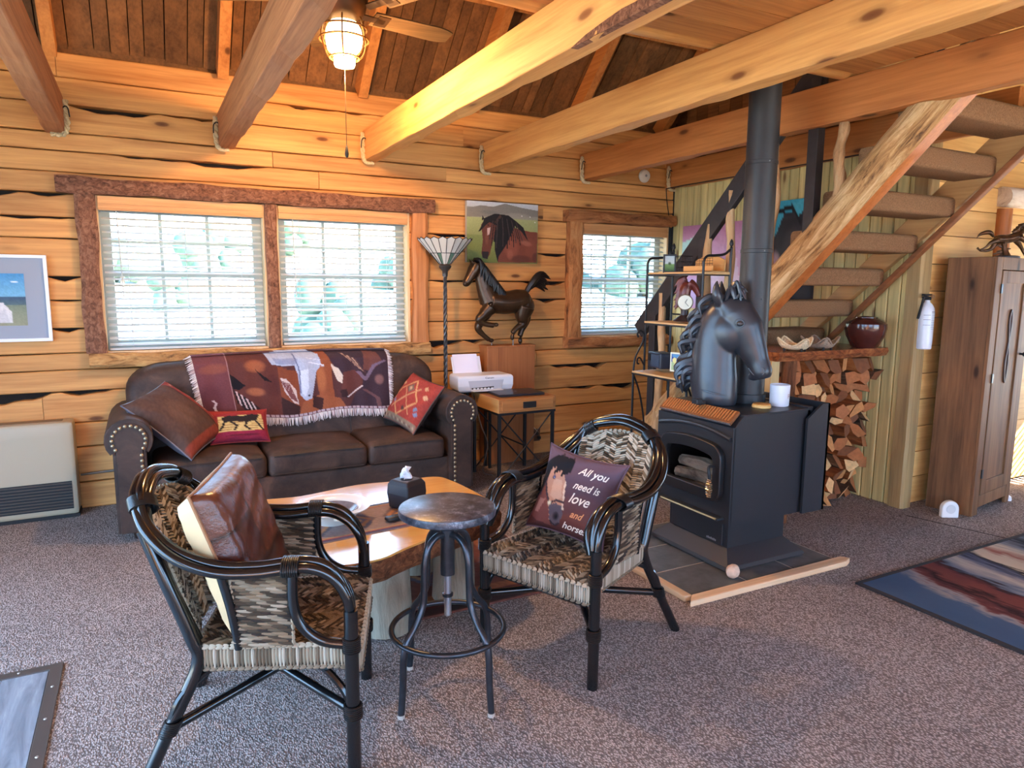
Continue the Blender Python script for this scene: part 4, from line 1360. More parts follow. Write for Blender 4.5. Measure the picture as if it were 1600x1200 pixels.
# one chair in its own frame: front is -y, right is +x
def build_chair(label):
    ch = thing('rattan_chair', label, 'chair', (0, 0, 0), 0, 'rattan armchairs')
    rc = random.Random(9)
    F = -.27                                   # front legs
    def hoop(off_in, off_z):
        """right half of the arm hoop from arm front to the middle of the back"""
        k = off_in
        return [(.275 - k * .5, F + .0 + k * .0, .52 + off_z * 0), (.277 - k, F + .012, .585), (.28 - k, F + .055, .65 + off_z), (.285 - k, F + .13, .682 + off_z), (.292 - k, F + .26, .674 + off_z),
                (.294 - k, F + .38, .684 + off_z), (.278 - k, F + .49, .728 + off_z), (.232 - k * .8, F + .575, .795 + off_z), (.15, F + .628 - k * .7, .86 + off_z), (.07, F + .648 - k * .8, .888 + off_z), (0, F + .655 - k * .8, .897 + off_z)]
    for k, dz in ((0.0, 0.0), (.026, .012), (.050, -.006)):
        half = hoop(k, dz)
        full = half + [(-p[0], p[1], p[2]) for p in half[-2::-1]]
        MB().tube(spline(full, 6), .0155, 10).build('arm_pole', RATTAN, ch, smooth=True)
    for s_ in (-1, 1):
        MB().tube(spline([(s_ * .272, F, 0), (s_ * .273, F, .2), (s_ * .274, F, .42), (s_ * .275, F, .54)], 3), .021, 12).build('leg', RATTAN, ch, smooth=True)
        MB().tube(spline([(s_ * .30, F + .62, 0), (s_ * .255, F + .53, .2), (s_ * .222, F + .455, .37), (s_ * .222, F + .47, .46), (s_ * .225, F + .53, .64), (s_ * .215, F + .585, .79)], 5), .02, 12).build('leg', RATTAN, ch, smooth=True)
        # loop under the arm front
        MB().tube(spline([(s_ * .265, F + .165, .672), (s_ * .265, F + .165, .56), (s_ * .266, F + .14, .49), (s_ * .268, F + .085, .445), (s_ * .272, F + .01, .43)], 6), .016, 10).build('arm_loop', RATTAN, ch, smooth=True)
        MB().tube(spline([(s_ * .27, F + .365, .675), (s_ * .262, F + .34, .55), (s_ * .255, F + .325, .43)], 5), .014, 10).build('arm_post', RATTAN, ch, smooth=True)
        # inner uprights of the back
        MB().tube(spline([(s_ * .185, F + .46, .43), (s_ * .2, F + .525, .62), (s_ * .19, F + .585, .8)], 5), .013, 10).build('back_post', RATTAN, ch, smooth=True)
        # stretchers to the middle and bent braces under the seat
        MB().tube([(s_ * .272, F, .215), (s_ * .02, F + .26, .235)], .015, 10).build('stretcher', RATTAN, ch, smooth=True)
        MB().tube([(s_ * .258, F + .535, .19), (s_ * .02, F + .26, .235)], .015, 10).build('stretcher', RATTAN, ch, smooth=True)
        for yy, y2 in ((F, .1), (F + .53, -.1)):
            xx = .272 if yy == F else .258
            MB().tube(spline([(s_ * xx, yy, .215), (s_ * (xx - .012), yy + y2 * .35, .29), (s_ * (xx - .06), yy + y2 * 1.1, .345), (s_ * (xx - .13), yy + y2 * 2.1, .362)], 5), .012, 8).build('brace', RATTAN, ch, smooth=True)
        for c, ax, r_ in (((s_ * .272, F, .215), 'z', .026), ((s_ * .256, F + .53, .195), 'z', .025), ((s_ * .273, F, .43), 'z', .025)):
            wr_ = MB()
            for q in range(7):
                z = c[2] - .02 + q * .0065
                sh_ = 0 if c[1] == F else -(z - c[2]) * .45
                wr_.tube([(c[0] + r_ * math.cos(2 * PI * k / 12), c[1] + sh_ + r_ * math.sin(2 * PI * k / 12), z) for k in range(12)], .0036, 5, closed=True)
            wr_.build('cane_wrapping', WRAP, ch, smooth=True)
        wr_ = MB()
        for q in range(8):                     # wrap on the arm, round all three poles
            y = F + .145 + q * .006
            wr_.tube([(s_ * (.268 + .046 * math.cos(2 * PI * k / 14)), y, .682 + .026 * math.sin(2 * PI * k / 14)) for k in range(14)], .0036, 5, closed=True)
        wr_.build('cane_wrapping', WRAP, ch, smooth=True)
        wr_ = MB()
        for q in range(8):                     # wrap high on the back hoop
            a = q * .006
            cc = Vector((s_ * (.172 - a * .75), F + .595 + a * .4, .838 + a * .5))
            tn_ = Vector((-s_ * .8, .35, .5)).normalized()
            e1 = (Vector((s_ * .4, .9, 0)) - tn_ * tn_.dot(Vector((s_ * .4, .9, 0)))).normalized()
            e2 = tn_.cross(e1)
            wr_.tube([cc + e1 * (.038 * math.cos(2 * PI * k / 14)) + e2 * (.026 * math.sin(2 * PI * k / 14)) for k in range(14)], .0036, 5, closed=True)
        wr_.build('cane_wrapping', WRAP, ch, smooth=True)
        # side panel
        mb = MB()
        mb.col = (.03, .022, .016)
        mb.box(s_ * .259 - .003, s_ * .259 + .003, F + .17, F + .335, .43, .665)
        for r_ in range(21):
            z = lerp(.44, .655, r_ / 20)
            for q in range(5):
                y = lerp(F + .195, F + .31, q / 4) + (.012 if r_ % 2 else -.006)
                mb.col = rc.choice(STRANDC)
                for sd in (-1, 1):
                    strand(mb, (s_ * .259 + sd * .004, y - .023, z - .003), (s_ * .259 + sd * .006, y + .023, z + .004), .0056, 4)
        mb.col = (.32, .25, .17)
        braid(mb, [(s_ * .259, F + .17, .435), (s_ * .259, F + .322, .435), (s_ * .262, F + .345, .665), (s_ * .262, F + .17, .665), (s_ * .259, F + .17, .435)], .009)
        mb.build('woven_side', WEAVE, ch, smooth=True, kind='stuff')
    # back panel
    def bp(u, v):
        """u across -1..1, v up 0..1"""
        w = lerp(.172, .182, v)
        bow = .045 * (1 - u * u)
        ztop = .80 + .05 * (1 - u * u)
        return Vector((u * w, F + lerp(.455, .575, v) + bow, lerp(.42, ztop, v)))
    mb = MB()
    mb.col = (.03, .022, .016)
    mb.grid(lambda a, b: bp(2 * a - 1, b) + Vector((0, .006, 0)), 8, 10)
    nr, ncol = 42, 13
    for r_ in range(nr):
        for q in range(ncol):
            u = lerp(-.93, .93, q / (ncol - 1))
            v = lerp(.02, .98, r_ / (nr - 1))
            mb.col = rc.choice(STRANDC) if rc.random() < .5 else (.52, .44, .33)
            dv = .016 * (1 if (q // 2) % 2 else -1)
            for sd in (-1, 1):
                strand(mb, bp(u - .085, v - dv) + Vector((0, sd * .006, 0)), bp(u + .085, v + dv) + Vector((0, sd * .007, 0)), .0052, 4)
    mb.col = (.42, .35, .25)
    ring_ = [bp(-1, v / 6) for v in range(7)] + [bp(u / 4, 1) for u in range(-3, 4)] + [bp(1, v / 6) for v in range(6, -1, -1)] + [bp(-1, 0)]
    braid(mb, ring_, .010)
    mb.build('woven_back', WEAVE, ch, smooth=True, kind='stuff')
    # seat
    def sp(u, v):
        w = lerp(.262, .225, v) * (1 - .05 * max(0, abs(v * 2 - 1) - .7))
        return Vector((u * w, F + lerp(-.025, .46, v), .425 - .028 * (1 - u * u) * (1 - (2 * v - 1) ** 2) - (.02 * max(0, .12 - v) / .12)))
    mb = MB()
    mb.col = (.03, .022, .016)
    mb.grid(lambda a, b: sp(2 * a - 1, b) - Vector((0, 0, .008)), 8, 10)
    nr, ncol = 34, 24
    for r_ in range(nr):
        for q in range(ncol):
            u = lerp(-.95, .95, q / (ncol - 1))
            v = lerp(.02, .98, r_ / (nr - 1))
            mb.col = rc.choice(STRANDC)
            dv = .024 * (1 if (q // 3) % 2 else -1)
            strand(mb, sp(u - .05, v - dv), sp(u + .05, v + dv), .0068, 5)
    mb.build('woven_seat', WEAVE, ch, smooth=True, kind='stuff')
    # apron round the seat
    mb = MB()
    loop = [sp(-1, v / 8) for v in range(9)] + [sp(u / 5, 1) for u in range(-4, 5)] + [sp(1, v / 8) for v in range(8, -1, -1)] + [sp(u / 5, 0) for u in range(4, -5, -1)]
    mb.col = (.03, .022, .016)
    n_ = len(loop)
    mb.add([Vector((p.x * .985, p.y, p.z - .005)) for p in loop] + [Vector((p.x * .985, p.y, p.z - .07)) for p in loop], [(i, (i + 1) % n_, n_ + (i + 1) % n_, n_ + i) for i in range(n_)])
    for i in range(n_):
        a, b = loop[i], loop[(i + 1) % n_]
        k = max(1, int((b - a).length / .0095))
        for q in range(k):
            c = a.lerp(b, (q + .5) / k)
            mb.col = rc.choice([(.34, .28, .2), (.24, .19, .13), (.42, .36, .28), (.14, .1, .065), (.3, .24, .17)])
            strand(mb, c + Vector((0, 0, 0)), c + Vector((.0, 0, -.066)), .0052, 4)
    mb.col = (.40, .33, .24)
    braid(mb, loop + [loop[0]], .010, .018)
    mb.col = (.2, .15, .1)
    braid(mb, [p - Vector((0, 0, .07)) for p in loop + [loop[0]]], .009, .018)
    mb.build('woven_apron', WEAVE, ch, smooth=True, kind='stuff')
    MB().tube([(p.x * .93, p.y * .97, p.z - .075) for p in loop], .012, 8, closed=True).build('seat_frame', RATTAN, ch, smooth=True)
    return ch


chair_a = build_chair('black rattan armchair with the text pillow, beside the stove hearth')
chair_b = copy_tree(chair_a)
chair_b['label'] = 'black rattan armchair with the brown leather pillow, its back to the carpet corner'
CA_O, CA_R = Vector((1.56, 2.36, 0)), math.radians(-67.7)
CB_O, CB_R = Vector((.335, 2.30, 0)), math.radians(70.1)
chair_a.location, chair_a.rotation_euler = CA_O, (0, 0, CA_R)
chair_b.location, chair_b.rotation_euler = CB_O, (0, 0, CB_R)
MA = Matrix.Translation(CA_O) @ Matrix.Rotation(CA_R, 4, 'Z')
MBm = Matrix.Translation(CB_O) @ Matrix.Rotation(CB_R, 4, 'Z')


# ---------------------------------------------------------------- pillows
def pillow(name, label, centre, right, upv, w, h, t_, front, back_mat, group=None, n=36, front_mat=None, piping=None, pinch=.06, round_=2.2, side=None):
    """soft square cushion; front(U, V) paints its face"""
    r_ = Vector(right).normalized()
    u_ = Vector(upv)
    u_ = (u_ - r_ * u_.dot(r_)).normalized()
    nn = r_.cross(u_)
    M = Matrix((r_, u_, nn)).transposed().to_4x4()
    o = thing(name, label, 'pillow', centre, 0, group)
    o.rotation_mode = 'QUATERNION'
    o.rotation_quaternion = M.to_quaternion()

    def surf(a, b, sgn):
        """a, b in -1..1"""
        e = (1 - abs(a) ** round_) * (1 - abs(b) ** round_)
        z = t_ / 2 * max(0, e) ** .45
        x = a * w / 2 * (1 - pinch * (1 - abs(b) ** 2) * abs(a) ** 3 + pinch * .3 * abs(b) ** 6)
        y = b * h / 2 * (1 - pinch * (1 - abs(a) ** 2) * abs(b) ** 3 + pinch * .3 * abs(a) ** 6)
        wr = .0025 * math.sin(9 * a + 5 * b) * (1 - e) + .002 * math.sin(17 * b - 6 * a)
        return Vector((x, y, sgn * (z + wr * min(1, z * 40))))
    g = painted_grid(lambda u, v: surf(2 * u - 1, 1 - 2 * v, 1), n, n, front) if front else MB().grid(lambda u, v: surf(2 * u - 1, 1 - 2 * v, 1), n, n)
    g.build('front_cover', front_mat or FABRIC, o, smooth=True)
    MB().grid(lambda u, v: surf(2 * u - 1, 1 - 2 * v, -1), n // 2, n // 2).build('back_cover', back_mat, o, smooth=True)
    rim = [surf(a, b, 1) * 1.0 for a, b in [(lerp(-1, 1, q / 12), -1) for q in range(12)] + [(1, lerp(-1, 1, q / 12)) for q in range(12)] + [(lerp(1, -1, q / 12), 1) for q in range(12)] + [(-1, lerp(1, -1, q / 12)) for q in range(12)]]
    MB().tube([(p.x, p.y, 0) for p in rim], .005, 6, closed=True).build('piping', piping or back_mat, o, smooth=True)
    return o, surf


FABRIC = vcol('printed_cloth', .85, 420, .25, .002)
LEATH = plain('brown_leather', srgb(92, 46, 28), .3, 0, .6, nscale=9, var=.45, bump=.15, bdist=.01)
CREAML = plain('cream_leather', srgb(214, 186, 142), .5, nscale=8, var=.1)


def text_front(U, V):
    p = Paint(U, V, (96, 68, 74))
    p.grad(0, .45, (108, 82, 92), (92, 66, 74)).grad(.45, .8, (92, 66, 74), (116, 62, 52)).grad(.8, 1.0, (112, 58, 50), (74, 40, 40))
    S_ = lambda pts: [((x - 215) / 860, (y - 250) / 800) for x, y in pts]
    # neck and face of the bay horse
    p.poly(S_([(215, 860), (330, 600), (460, 700), (480, 900), (520, 1000), (360, 990), (230, 930)]), (128, 70, 62))
    p.poly(S_([(300, 770), (390, 760), (340, 900), (290, 900)]), (176, 118, 104))
    p.poly(S_([(335, 520), (350, 440), (400, 390), (480, 440), (540, 520), (575, 600), (600, 760), (625, 860), (600, 960), (540, 995), (490, 940), (460, 830), (400, 740), (345, 640)]), (190, 138, 112))
    p.poly(S_([(420, 560), (520, 560), (570, 700), (520, 760), (440, 720)]), (212, 168, 140), .7)
    p.poly(S_([(455, 800), (520, 770), (610, 780), (630, 870), (600, 970), (540, 995), (490, 930)]), (96, 84, 92))
    p.blob(.40, .79, .035, .05, (40, 34, 40)).blob(.235, .36, .022, .02, (60, 66, 110))
    p.poly(S_([(350, 330), (430, 300), (400, 400), (350, 470), (335, 560), (290, 700), (215, 840), (150, 850), (150, 560), (230, 440)]), (18, 18, 24))
    p.poly(S_([(400, 330), (415, 270), (450, 320)]), (60, 40, 40)).poly(S_([(520, 330), (560, 280), (560, 350)]), (60, 40, 40))
    for q_ in range(9): p.line(S_([(400 + q_ * 20, 325), (395 + q_ * 22, 400), (380 + q_ * 23, 455 + (q_ * 53) % 70)]), .014, (20, 18, 24))
    p.blob(.235, .375, .03, .024, (54, 40, 50)).blob(.238, .372, .014, .012, (120, 140, 190)).line(S_([(560, 560), (590, 700), (615, 800)]), .01, (226, 196, 170))
    p.blob(.40, .80, .05, .06, (58, 48, 56)).blob(.405, .80, .022, .035, (24, 20, 24)).line(S_([(500, 950), (560, 985), (610, 950)]), .01, (50, 40, 46))
    p.line(S_([(335, 620), (380, 700), (450, 790)]), .013, (70, 52, 58)).line(S_([(460, 785), (520, 745), (605, 745)]), .015, (70, 52, 58)).line(S_([(325, 610), (290, 740)]), .012, (84, 62, 70)).blob(.275, .67, .03, .03, (226, 220, 190))
    return p


c = MA @ Vector((-.055, .075, .60))
rgt = MA.to_3x3() @ Vector((1, .12, -.13))
upl = MA.to_3x3() @ Vector((.16, .45, 1))
o, surf = pillow('text_pillow', 'brown pillow printed with a horse and lettering on the rattan chair by the stove', c, rgt, upl, .37, .37, .14, text_front, plain('mauve_cloth', srgb(100, 74, 84), .85), n=72, group='pillows on the rattan chairs', pinch=.1)
LET = plain('cream_lettering', srgb(232, 214, 196), .7)
LETO = plain('orange_lettering', srgb(214, 140, 90), .7)
for body, x, y, sz, m_ in (('All you', .04, .50, .27, LET), ('need is', .02, .15, .25, LET), ('love', .01, -.18, .33, LET), ('and', .14, -.50, .23, LETO), ('horses', .0, -.82, .25, LET)):
    tv, tf = text_poly(body, sz, .35, .004)
    MB().add([surf(min(.97, x + v[0] * .9), y + v[1], 1) + Vector((0, 0, .0022)) for v in tv], tf).build('lettering', m_, o)


def leather_front(U, V):
    p = Paint(U, V, (84, 38, 24))
    p.poly([(.42, 0), (1, 0), (1, .62), (.42, .62)], (104, 56, 38)).poly([(0, .62), (.42, .62), (.42, 1), (0, 1)], (66, 30, 20)).poly([(.42, .62), (1, .62), (1, 1), (.42, 1)], (78, 38, 26)).poly([(0, 0), (.42, 0), (.42, .3), (0, .3)], (98, 52, 36))
    p.line([(.42, 0), (.42, 1)], .006, (44, 22, 16)).line([(0, .62), (1, .62)], .006, (44, 22, 16)).line([(0, .3), (.42, .3)], .006, (50, 26, 18))
    return p.blob(.6, .3, .25, .2, (124, 80, 60), .5).blob(.25, .8, .2, .15, (70, 34, 24), .6)


t = NT('patch_leather')
a_ = t.node('ShaderNodeVertexColor', layer_name='Col')
n_ = t.noise(t.coord(), 9, 6, .65)
t.bump(t.noise(t.coord(), 26, 5, .7), .3, .01)
LEATHV = t.out(t.mix(.4, a_.outputs['Color'], t.ramp(n_, [(.3, (.25, .2, .2)), (.7, (1.2, 1.1, 1.0))]), 'MULTIPLY'), .26, 0, .6)
c = MBm @ Vector((.0, .10, .665))
rgt = MBm.to_3x3() @ Vector((1, 0, .03))
upl = MBm.to_3x3() @ Vector((0, .33, 1))
o, s2 = pillow('leather_pillow', 'patchwork brown leather pillow with cream back on the near rattan chair', c, rgt, upl, .47, .49, .15, leather_front, CREAML, n=40, front_mat=LEATHV, piping=plain('tan_piping', srgb(150, 104, 70), .5), group='pillows on the rattan chairs', round_=9, pinch=.02)
# ---------------------------------------------------------------- metal stool
stl = thing('metal_stool', 'round topped adjustable metal stool between the rattan chairs', 'stool', (.925, 2.235, 0), math.radians(-25))
GUN = plain('gunmetal', srgb(66, 68, 74), .3, .75, nscale=20, var=.25)
TOPM = NT('worn_zinc')
n_ = TOPM.noise(TOPM.coord(), 26, 8, .75)
TOPM.bump(n_, .15, .002)
TOPM = TOPM.out(TOPM.ramp(n_, [(.38, srgb(34, 34, 40)), (.54, srgb(78, 80, 90)), (.68, srgb(150, 154, 166))]), .32, .1)
MB().lathe([(0, .683), (.165, .683), (.173, .688), (.175, .70), (.172, .712), (.166, .715), (0, .7145)], 56).build('seat', TOPM, stl, smooth=True)
MB().lathe([(.02, .62), (.027, .625), (.027, .65), (.05, .683), (.02, .683)], 20).build('seat_hub', GUN, stl, smooth=True)
MB().lathe([(0, .46), (.026, .46), (.026, .625), (0, .625)], 20).build('sleeve', GUN, stl, smooth=True)
sp_ = [(0, .30)]
for q in range(48):
    z = .302 + q * .0033
    sp_ += [(.0115, z), (.0135, z + .0016)]
MB().lathe(sp_ + [(.0115, .462), (0, .462)], 14).build('screw', plain('steel_thread', srgb(170, 172, 176), .3, .8), stl, smooth=True)
MB().lathe([(.012, .375), (.02, .376), (.02, .386), (.012, .387)], 14).build('stop_nut', GUN, stl)
leg = None
for k in range(4):
    if leg is None:
        leg = MB().tube(spline([(.022, 0, .612), (.055, 0, .612), (.09, 0, .585), (.108, 0, .53), (.112, 0, .45), (.118, 0, .38), (.15, 0, .32), (.192, 0, .27), (.208, 0, .215), (.212, 0, .12), (.222, 0, .012)], 6), .0125, 10).build('leg', GUN, stl, smooth=True)
        lo_ = leg
    else:
        lo_ = inst('leg', leg.data, stl)
    lo_.rotation_euler = (0, 0, PI / 4 + k * PI / 2)
    fo = MB().lathe([(0, 0), (.013, 0), (.014, .014), (0, .015)], 10, o=(.222, 0, 0)).build('foot', plain('pale_foot_%d' % k, srgb(170, 160, 150), .6), lo_)
MB().tube([(.205 * math.cos(2 * PI * q / 48), .205 * math.sin(2 * PI * q / 48), .255) for q in range(48)], .0105, 10, closed=True).build('foot_ring', GUN, stl, smooth=True)

# ---------------------------------------------------------------- slab coffee table on log legs
ct = thing('coffee_table', 'live edge slab coffee table on thick log legs before the sofa', 'coffee table', (.9, 3.05, 0))
TT = .445
outl = spline([(.27, 3.45, 0), (.24, 3.0, 0), (.30, 2.66, 0), (.45, 2.56, 0), (.62, 2.51, 0), (.76, 2.51, 0), (.88, 2.57, 0), (1.1, 2.67, 0), (1.3, 2.76, 0), (1.46, 2.86, 0), (1.47, 3.1, 0), (1.44, 3.40, 0), (1.38, 3.52, 0), (1.15, 3.53, 0), (.95, 3.55, 0), (.65, 3.48, 0), (.45, 3.50, 0)], 5, True)
n_ = len(outl)
rt_ = random.Random(6)
ctr = Vector((.88, 3.03, 0))
rings = []
for ins, z in ((.035, TT - .10), (-.002, TT - .075), (-.006, TT - .03), (.006, TT - .006), (.014, TT)):
    rings.append([(p.x + (ctr.x - p.x) * ins + rt_.uniform(-.006, .006) * (1 if z < TT - .004 else 0), p.y + (ctr.y - p.y) * ins, z) for p in outl])
vs = [v for r_ in rings for v in r_]
fs = [tuple(range(n_ - 1, -1, -1)), tuple(range(4 * n_, 5 * n_))]
mi = [0, 1]
for L in range(4):
    for i in range(n_):
        fs.append((L * n_ + i, L * n_ + (i + 1) % n_, (L + 1) * n_ + (i + 1) % n_, (L + 1) * n_ + i))
        mi.append(1 if L == 3 else 0)
mb = MB().add(vs, fs)
mb.m = mi
TTOP = wood('varnished_pine', srgb(234, 180, 98), srgb(212, 150, 72), 'x', rough=.12, var=(1, 1), knotcol=srgb(150, 88, 40), fine=6, spec=.7, coat=.8)
TBARK = bark('table_bark', srgb(58, 34, 22), srgb(126, 76, 48), srgb(170, 112, 72), 30., 'x', st=1.5)
mb.build('tabletop', [TBARK, TTOP], ct, smooth=35, world=True)
seam = MB().box(.28, 1.45, 3.02, 3.026, TT - .002, TT + .0008).build('plank_seam', plain('seam_brown', srgb(150, 96, 50), .5), ct, world=True)
LEGB = bark('grey_log', srgb(96, 84, 68), srgb(150, 140, 122), srgb(176, 166, 146), 9., 'z', st=7, rough=.8)
for (x, y, r_) in ((.86, 2.80, .115), (1.25, 2.95, .10), (.45, 3.05, .11), (1.2, 3.35, .11)):
    MB().tube([(x, y, .0115 if x > .7 else 0), (x + .004, y, .12), (x, y, .24), (x - .003, y, TT - .098)], [r_ * 1.03, r_, r_ * .98, r_ * 1.02], 20).build('log_leg', LEGB, ct, smooth=True, world=True)

# runner, bowl, tissue box, remote
def runner_p(U, V):
    p = Paint(U, V, (150, 132, 128))
    for k in range(4):
        cx = .14 + .24 * k
        for s_, c in ((.10, (110, 96, 100)), (.075, (188, 128, 84)), (.045, (120, 100, 110)), (.02, (206, 150, 96))):
            p.poly([(cx - s_, .5), (cx, .5 - s_ * 3), (cx + s_, .5), (cx, .5 + s_ * 3)], c)
    for a, b, c in ((.0, .06, (96, 106, 132)), (.06, .09, (190, 160, 110)), (.91, .94, (150, 80, 84)), (.94, 1, (84, 80, 110)), (.09, .12, (150, 84, 76)), (.88, .91, (180, 150, 110))):
        p.poly([(0, a), (1, a), (1, b), (0, b)], c)
    return p.speckle(.25)
rn = painted_grid(lambda u, v: (lerp(.50, 1.30, u), lerp(3.17, 2.80, v) + .08 * (u - .5), TT + .003), 90, 36, runner_p)
ro = rn.build('table_runner', vcol('woven_runner', .9, 300, .3), None)
so = ro.modifiers.new('thick', 'SOLIDIFY'); so.thickness = .003; so.offset = -1
tag(ro, 'grey woven runner with diamond pattern across the coffee table', 'runner')
bw_ = thing('pottery_bowl', 'wide white pottery bowl with brown glaze inside on the coffee table', 'bowl', (.70, 3.02, TT + .004))
MB().lathe([(0, 0), (.075, 0), (.08, .008), (.12, .045), (.135, .062), (.165, .07), (.168, .075), (.13, .072), (.115, .06), (.08, .022), (0, .018)], 40).build('bowl', plain('white_glaze', srgb(226, 220, 210), .25), bw_, smooth=True)
MB().lathe([(0, .021), (.078, .024), (.11, .058), (.108, .06), (.07, .03), (0, .025)], 32).build('inner_glaze', plain('grey_glaze', srgb(120, 110, 112), .2, nscale=20, var=.4), bw_, smooth=True)
hz = MB()
hz.tube(spline([(-.02, -.125, .05), (-.02, -.165, .06), (.02, -.165, .06), (.02, -.125, .05)], 5), .008, 8)
hz.build('handle', plain('cream_handle', srgb(214, 200, 182), .3), bw_, smooth=True)
tb = thing('tissue_box', 'black flared tissue box cover on the coffee table', 'tissue box', (1.065, 3.075, TT + .004), math.radians(28))
mb = MB()
vs = []
for h_, z in ((.056, 0), (.06, .004), (.067, .07), (.064, .115), (.052, .135)):
    vs += [(-h_, -h_, z), (h_, -h_, z), (h_, h_, z), (-h_, h_, z)]
fs = [(3, 2, 1, 0)]
for L in range(4): fs += [(L * 4 + i, L * 4 + (i + 1) % 4, L * 4 + 4 + (i + 1) % 4, L * 4 + 4 + i) for i in range(4)]
mb.add(vs, fs + [(16, 17, 18, 19)])
mb.build('cover', plain('black_cover', srgb(42, 44, 50), .4), tb, bevel=.006)
MB().lathe([(.0, .1352), (.03, .1352), (.032, .137), (0, .1372)], 20).build('slot', BLACKM, tb)
mb = MB()
for k in range(2):
    mb.grid(lambda u, v: (lerp(-.03, .03, u) * (1 - v * .45) + .008 * math.sin(v * 6 + k), .012 * (k - .5) * 2 * (1 - v) + .012 * math.sin(u * 7 + v * 3 + k), .134 + v * (.062 - .01 * abs(u - .4))), 8, 8)
to = mb.build('tissue', plain('tissue_white', srgb(238, 240, 246), .8), tb, smooth=True)
so = to.modifiers.new('thick', 'SOLIDIFY'); so.thickness = .001
rm = thing('remote_control', 'black remote control lying on the table runner', 'remote', (.99, 2.915, TT + .006), math.radians(12))
rbox(MB(), -.085, .085, -.022, .022, 0, .02, .008, 6).build('case', BLACK, rm, smooth=True)
bt = MB()
for q in range(6):
    for w in (-.01, .01): bt.ell((-.05 + q * .02, w, .02), (.005, .004, .002), 8, 4)
bt.build('buttons', plain('button_grey', srgb(90, 90, 96), .5), rm)
# ---------------------------------------------------------------- sofa
t = NT('brown_suede')
v = t.coord((1, 1, 1), rand=False)
n1 = t.noise(v, 5, 7, .7, .6)
t.bump(t.noise(v, 60, 4, .6), .12, .003)
SUEDE = t.out(t.ramp(n1, [(.3, srgb(42, 30, 26)), (.55, srgb(70, 51, 43)), (.75, srgb(98, 71, 58))]), .62, 0, .35)
sf = thing('sofa', 'brown suede rolled arm sofa with nailhead trim under the window', 'sofa', (.93, 4.85, 0))
SEAM = plain('sofa_welt', srgb(48, 34, 30), .6)
AX = [(-.235, .015), (1.835, 2.085)]
rbox(MB(), -.10, 1.95, 4.50, 5.22, .06, .29, .025, 6).build('base', SUEDE, sf, smooth=True, world=True)
for a, b in ((.0, .645), (.645, 1.29), (1.29, 1.85)):
    cu_ = rbox(MB(), a + .003, b - .003, 4.475, 5.02, .275, .435, .045, 12, .035).build('seat_cushion', SUEDE, sf, smooth=True, world=True)
    for z in (.30, .415):
        MB().tube([(a + .035, 4.478, z), ((a + b) / 2, 4.4735, z + (.008 if z > .4 else 0)), (b - .035, 4.478, z)], .0045, 6).build('welt', SEAM, cu_)
    for w in cu_.children: w.location = (-sf.location[0], -sf.location[1], -sf.location[2])
# back with round shoulders
def yf(z): return 4.955 + max(0, z - .42) * .2
def back_outline(ins):
    pts_ = [(-.125 + ins, .25)]
    for q in range(9):
        an = math.radians(180 - 90 * q / 8)
        pts_.append((.135 + (.26 - ins) * math.cos(an), .80 + (.17 - ins * .8) * math.sin(an)))
    for q in range(1, 8):
        u = q / 8
        pts_.append((lerp(.135, 1.72, u), .97 - ins * .8 + .022 * math.sin(PI * u)))
    for q in range(9):
        an = math.radians(90 - 90 * q / 8)
        pts_.append((1.72 + (.26 - ins) * math.cos(an), .80 + (.17 - ins * .8) * math.sin(an)))
    pts_.append((1.98 - ins, .25))
    return pts_
rings = [(.07, 0.0), (.03, .012), (.008, .04), (0, .075), (0, .20), (.02, .235)]
vs, fs = [], []
for ins, dy in rings:
    vs += [(x, min(yf(z) + dy, 5.27), z) for x, z in back_outline(ins)]
k = len(back_outline(0))
for L in range(len(rings) - 1):
    for i in range(k - 1): fs.append((L * k + i, L * k + i + 1, (L + 1) * k + i + 1, (L + 1) * k + i))
fs += [tuple(range(k - 1, -1, -1)), tuple((len(rings) - 1) * k + i for i in range(k))]
MB().add(vs, fs).build('backrest', SUEDE, sf, smooth=50, world=True)
for x in (.62, 1.30):
    MB().tube([(x, yf(z) - .001, z) for z in (.44, .6, .75, .9)], .004, 6).build('back_seam', SEAM, sf, world=True)
for si, (a, b) in enumerate(AX):
    cx = (a + b) / 2
    r_ = (b - a) / 2
    cz = .73 - r_
    # rolled arm: roll on a narrower panel
    prof = [(cx - .085, .06), (cx + .085, .06), (cx + .085, cz - .07)]
    for q in range(15):
        an = math.radians(-40 + 260 * q / 14)
        prof.append((cx + r_ * math.cos(an), cz + r_ * math.sin(an)))
    prof.append((cx - .085, cz - .07))
    arm = MB().prism(prof, 4.45, 5.2, 'y').build('arm', SUEDE, sf, smooth=30, world=True, bevel=.012)
    ip = [(cx + (x - cx) * .80, cz + (z - cz) * (.80 if z > cz - .08 else 1.0) + (.0)) for x, z in prof]
    MB().prism(ip, 4.441, 4.46, 'y').build('arm_facing', SUEDE, sf, smooth=30, world=True, bevel=.006)
    nl = MB()
    path = []
    for q in range(14):
        an = math.radians(-35 + 250 * q / 13)
        path.append((cx + r_ * .68 * math.cos(an), cz + r_ * .68 * math.sin(an)))
    if si == 1:
        path += [(cx - .06, cz - .09 - .033 * q) for q in range(13)]
    else:
        path += [(cx + .06, cz - .09 - .033 * q) for q in range(13)]
    for x, z in path: nl.ell((x, 4.439, z), (.0105, .007, .0105), 8, 6)
    nl.build('nailhead_trim', plain('brass_nails', srgb(170, 152, 122), .3, .7), sf, smooth=True, world=True, kind='stuff')
ftm = MB().lathe([(0, 0), (.025, 0), (.032, .03), (.03, .062), (0, .062)], 14).mesh('foot', plain('dark_foot', srgb(40, 26, 20), .4), True)
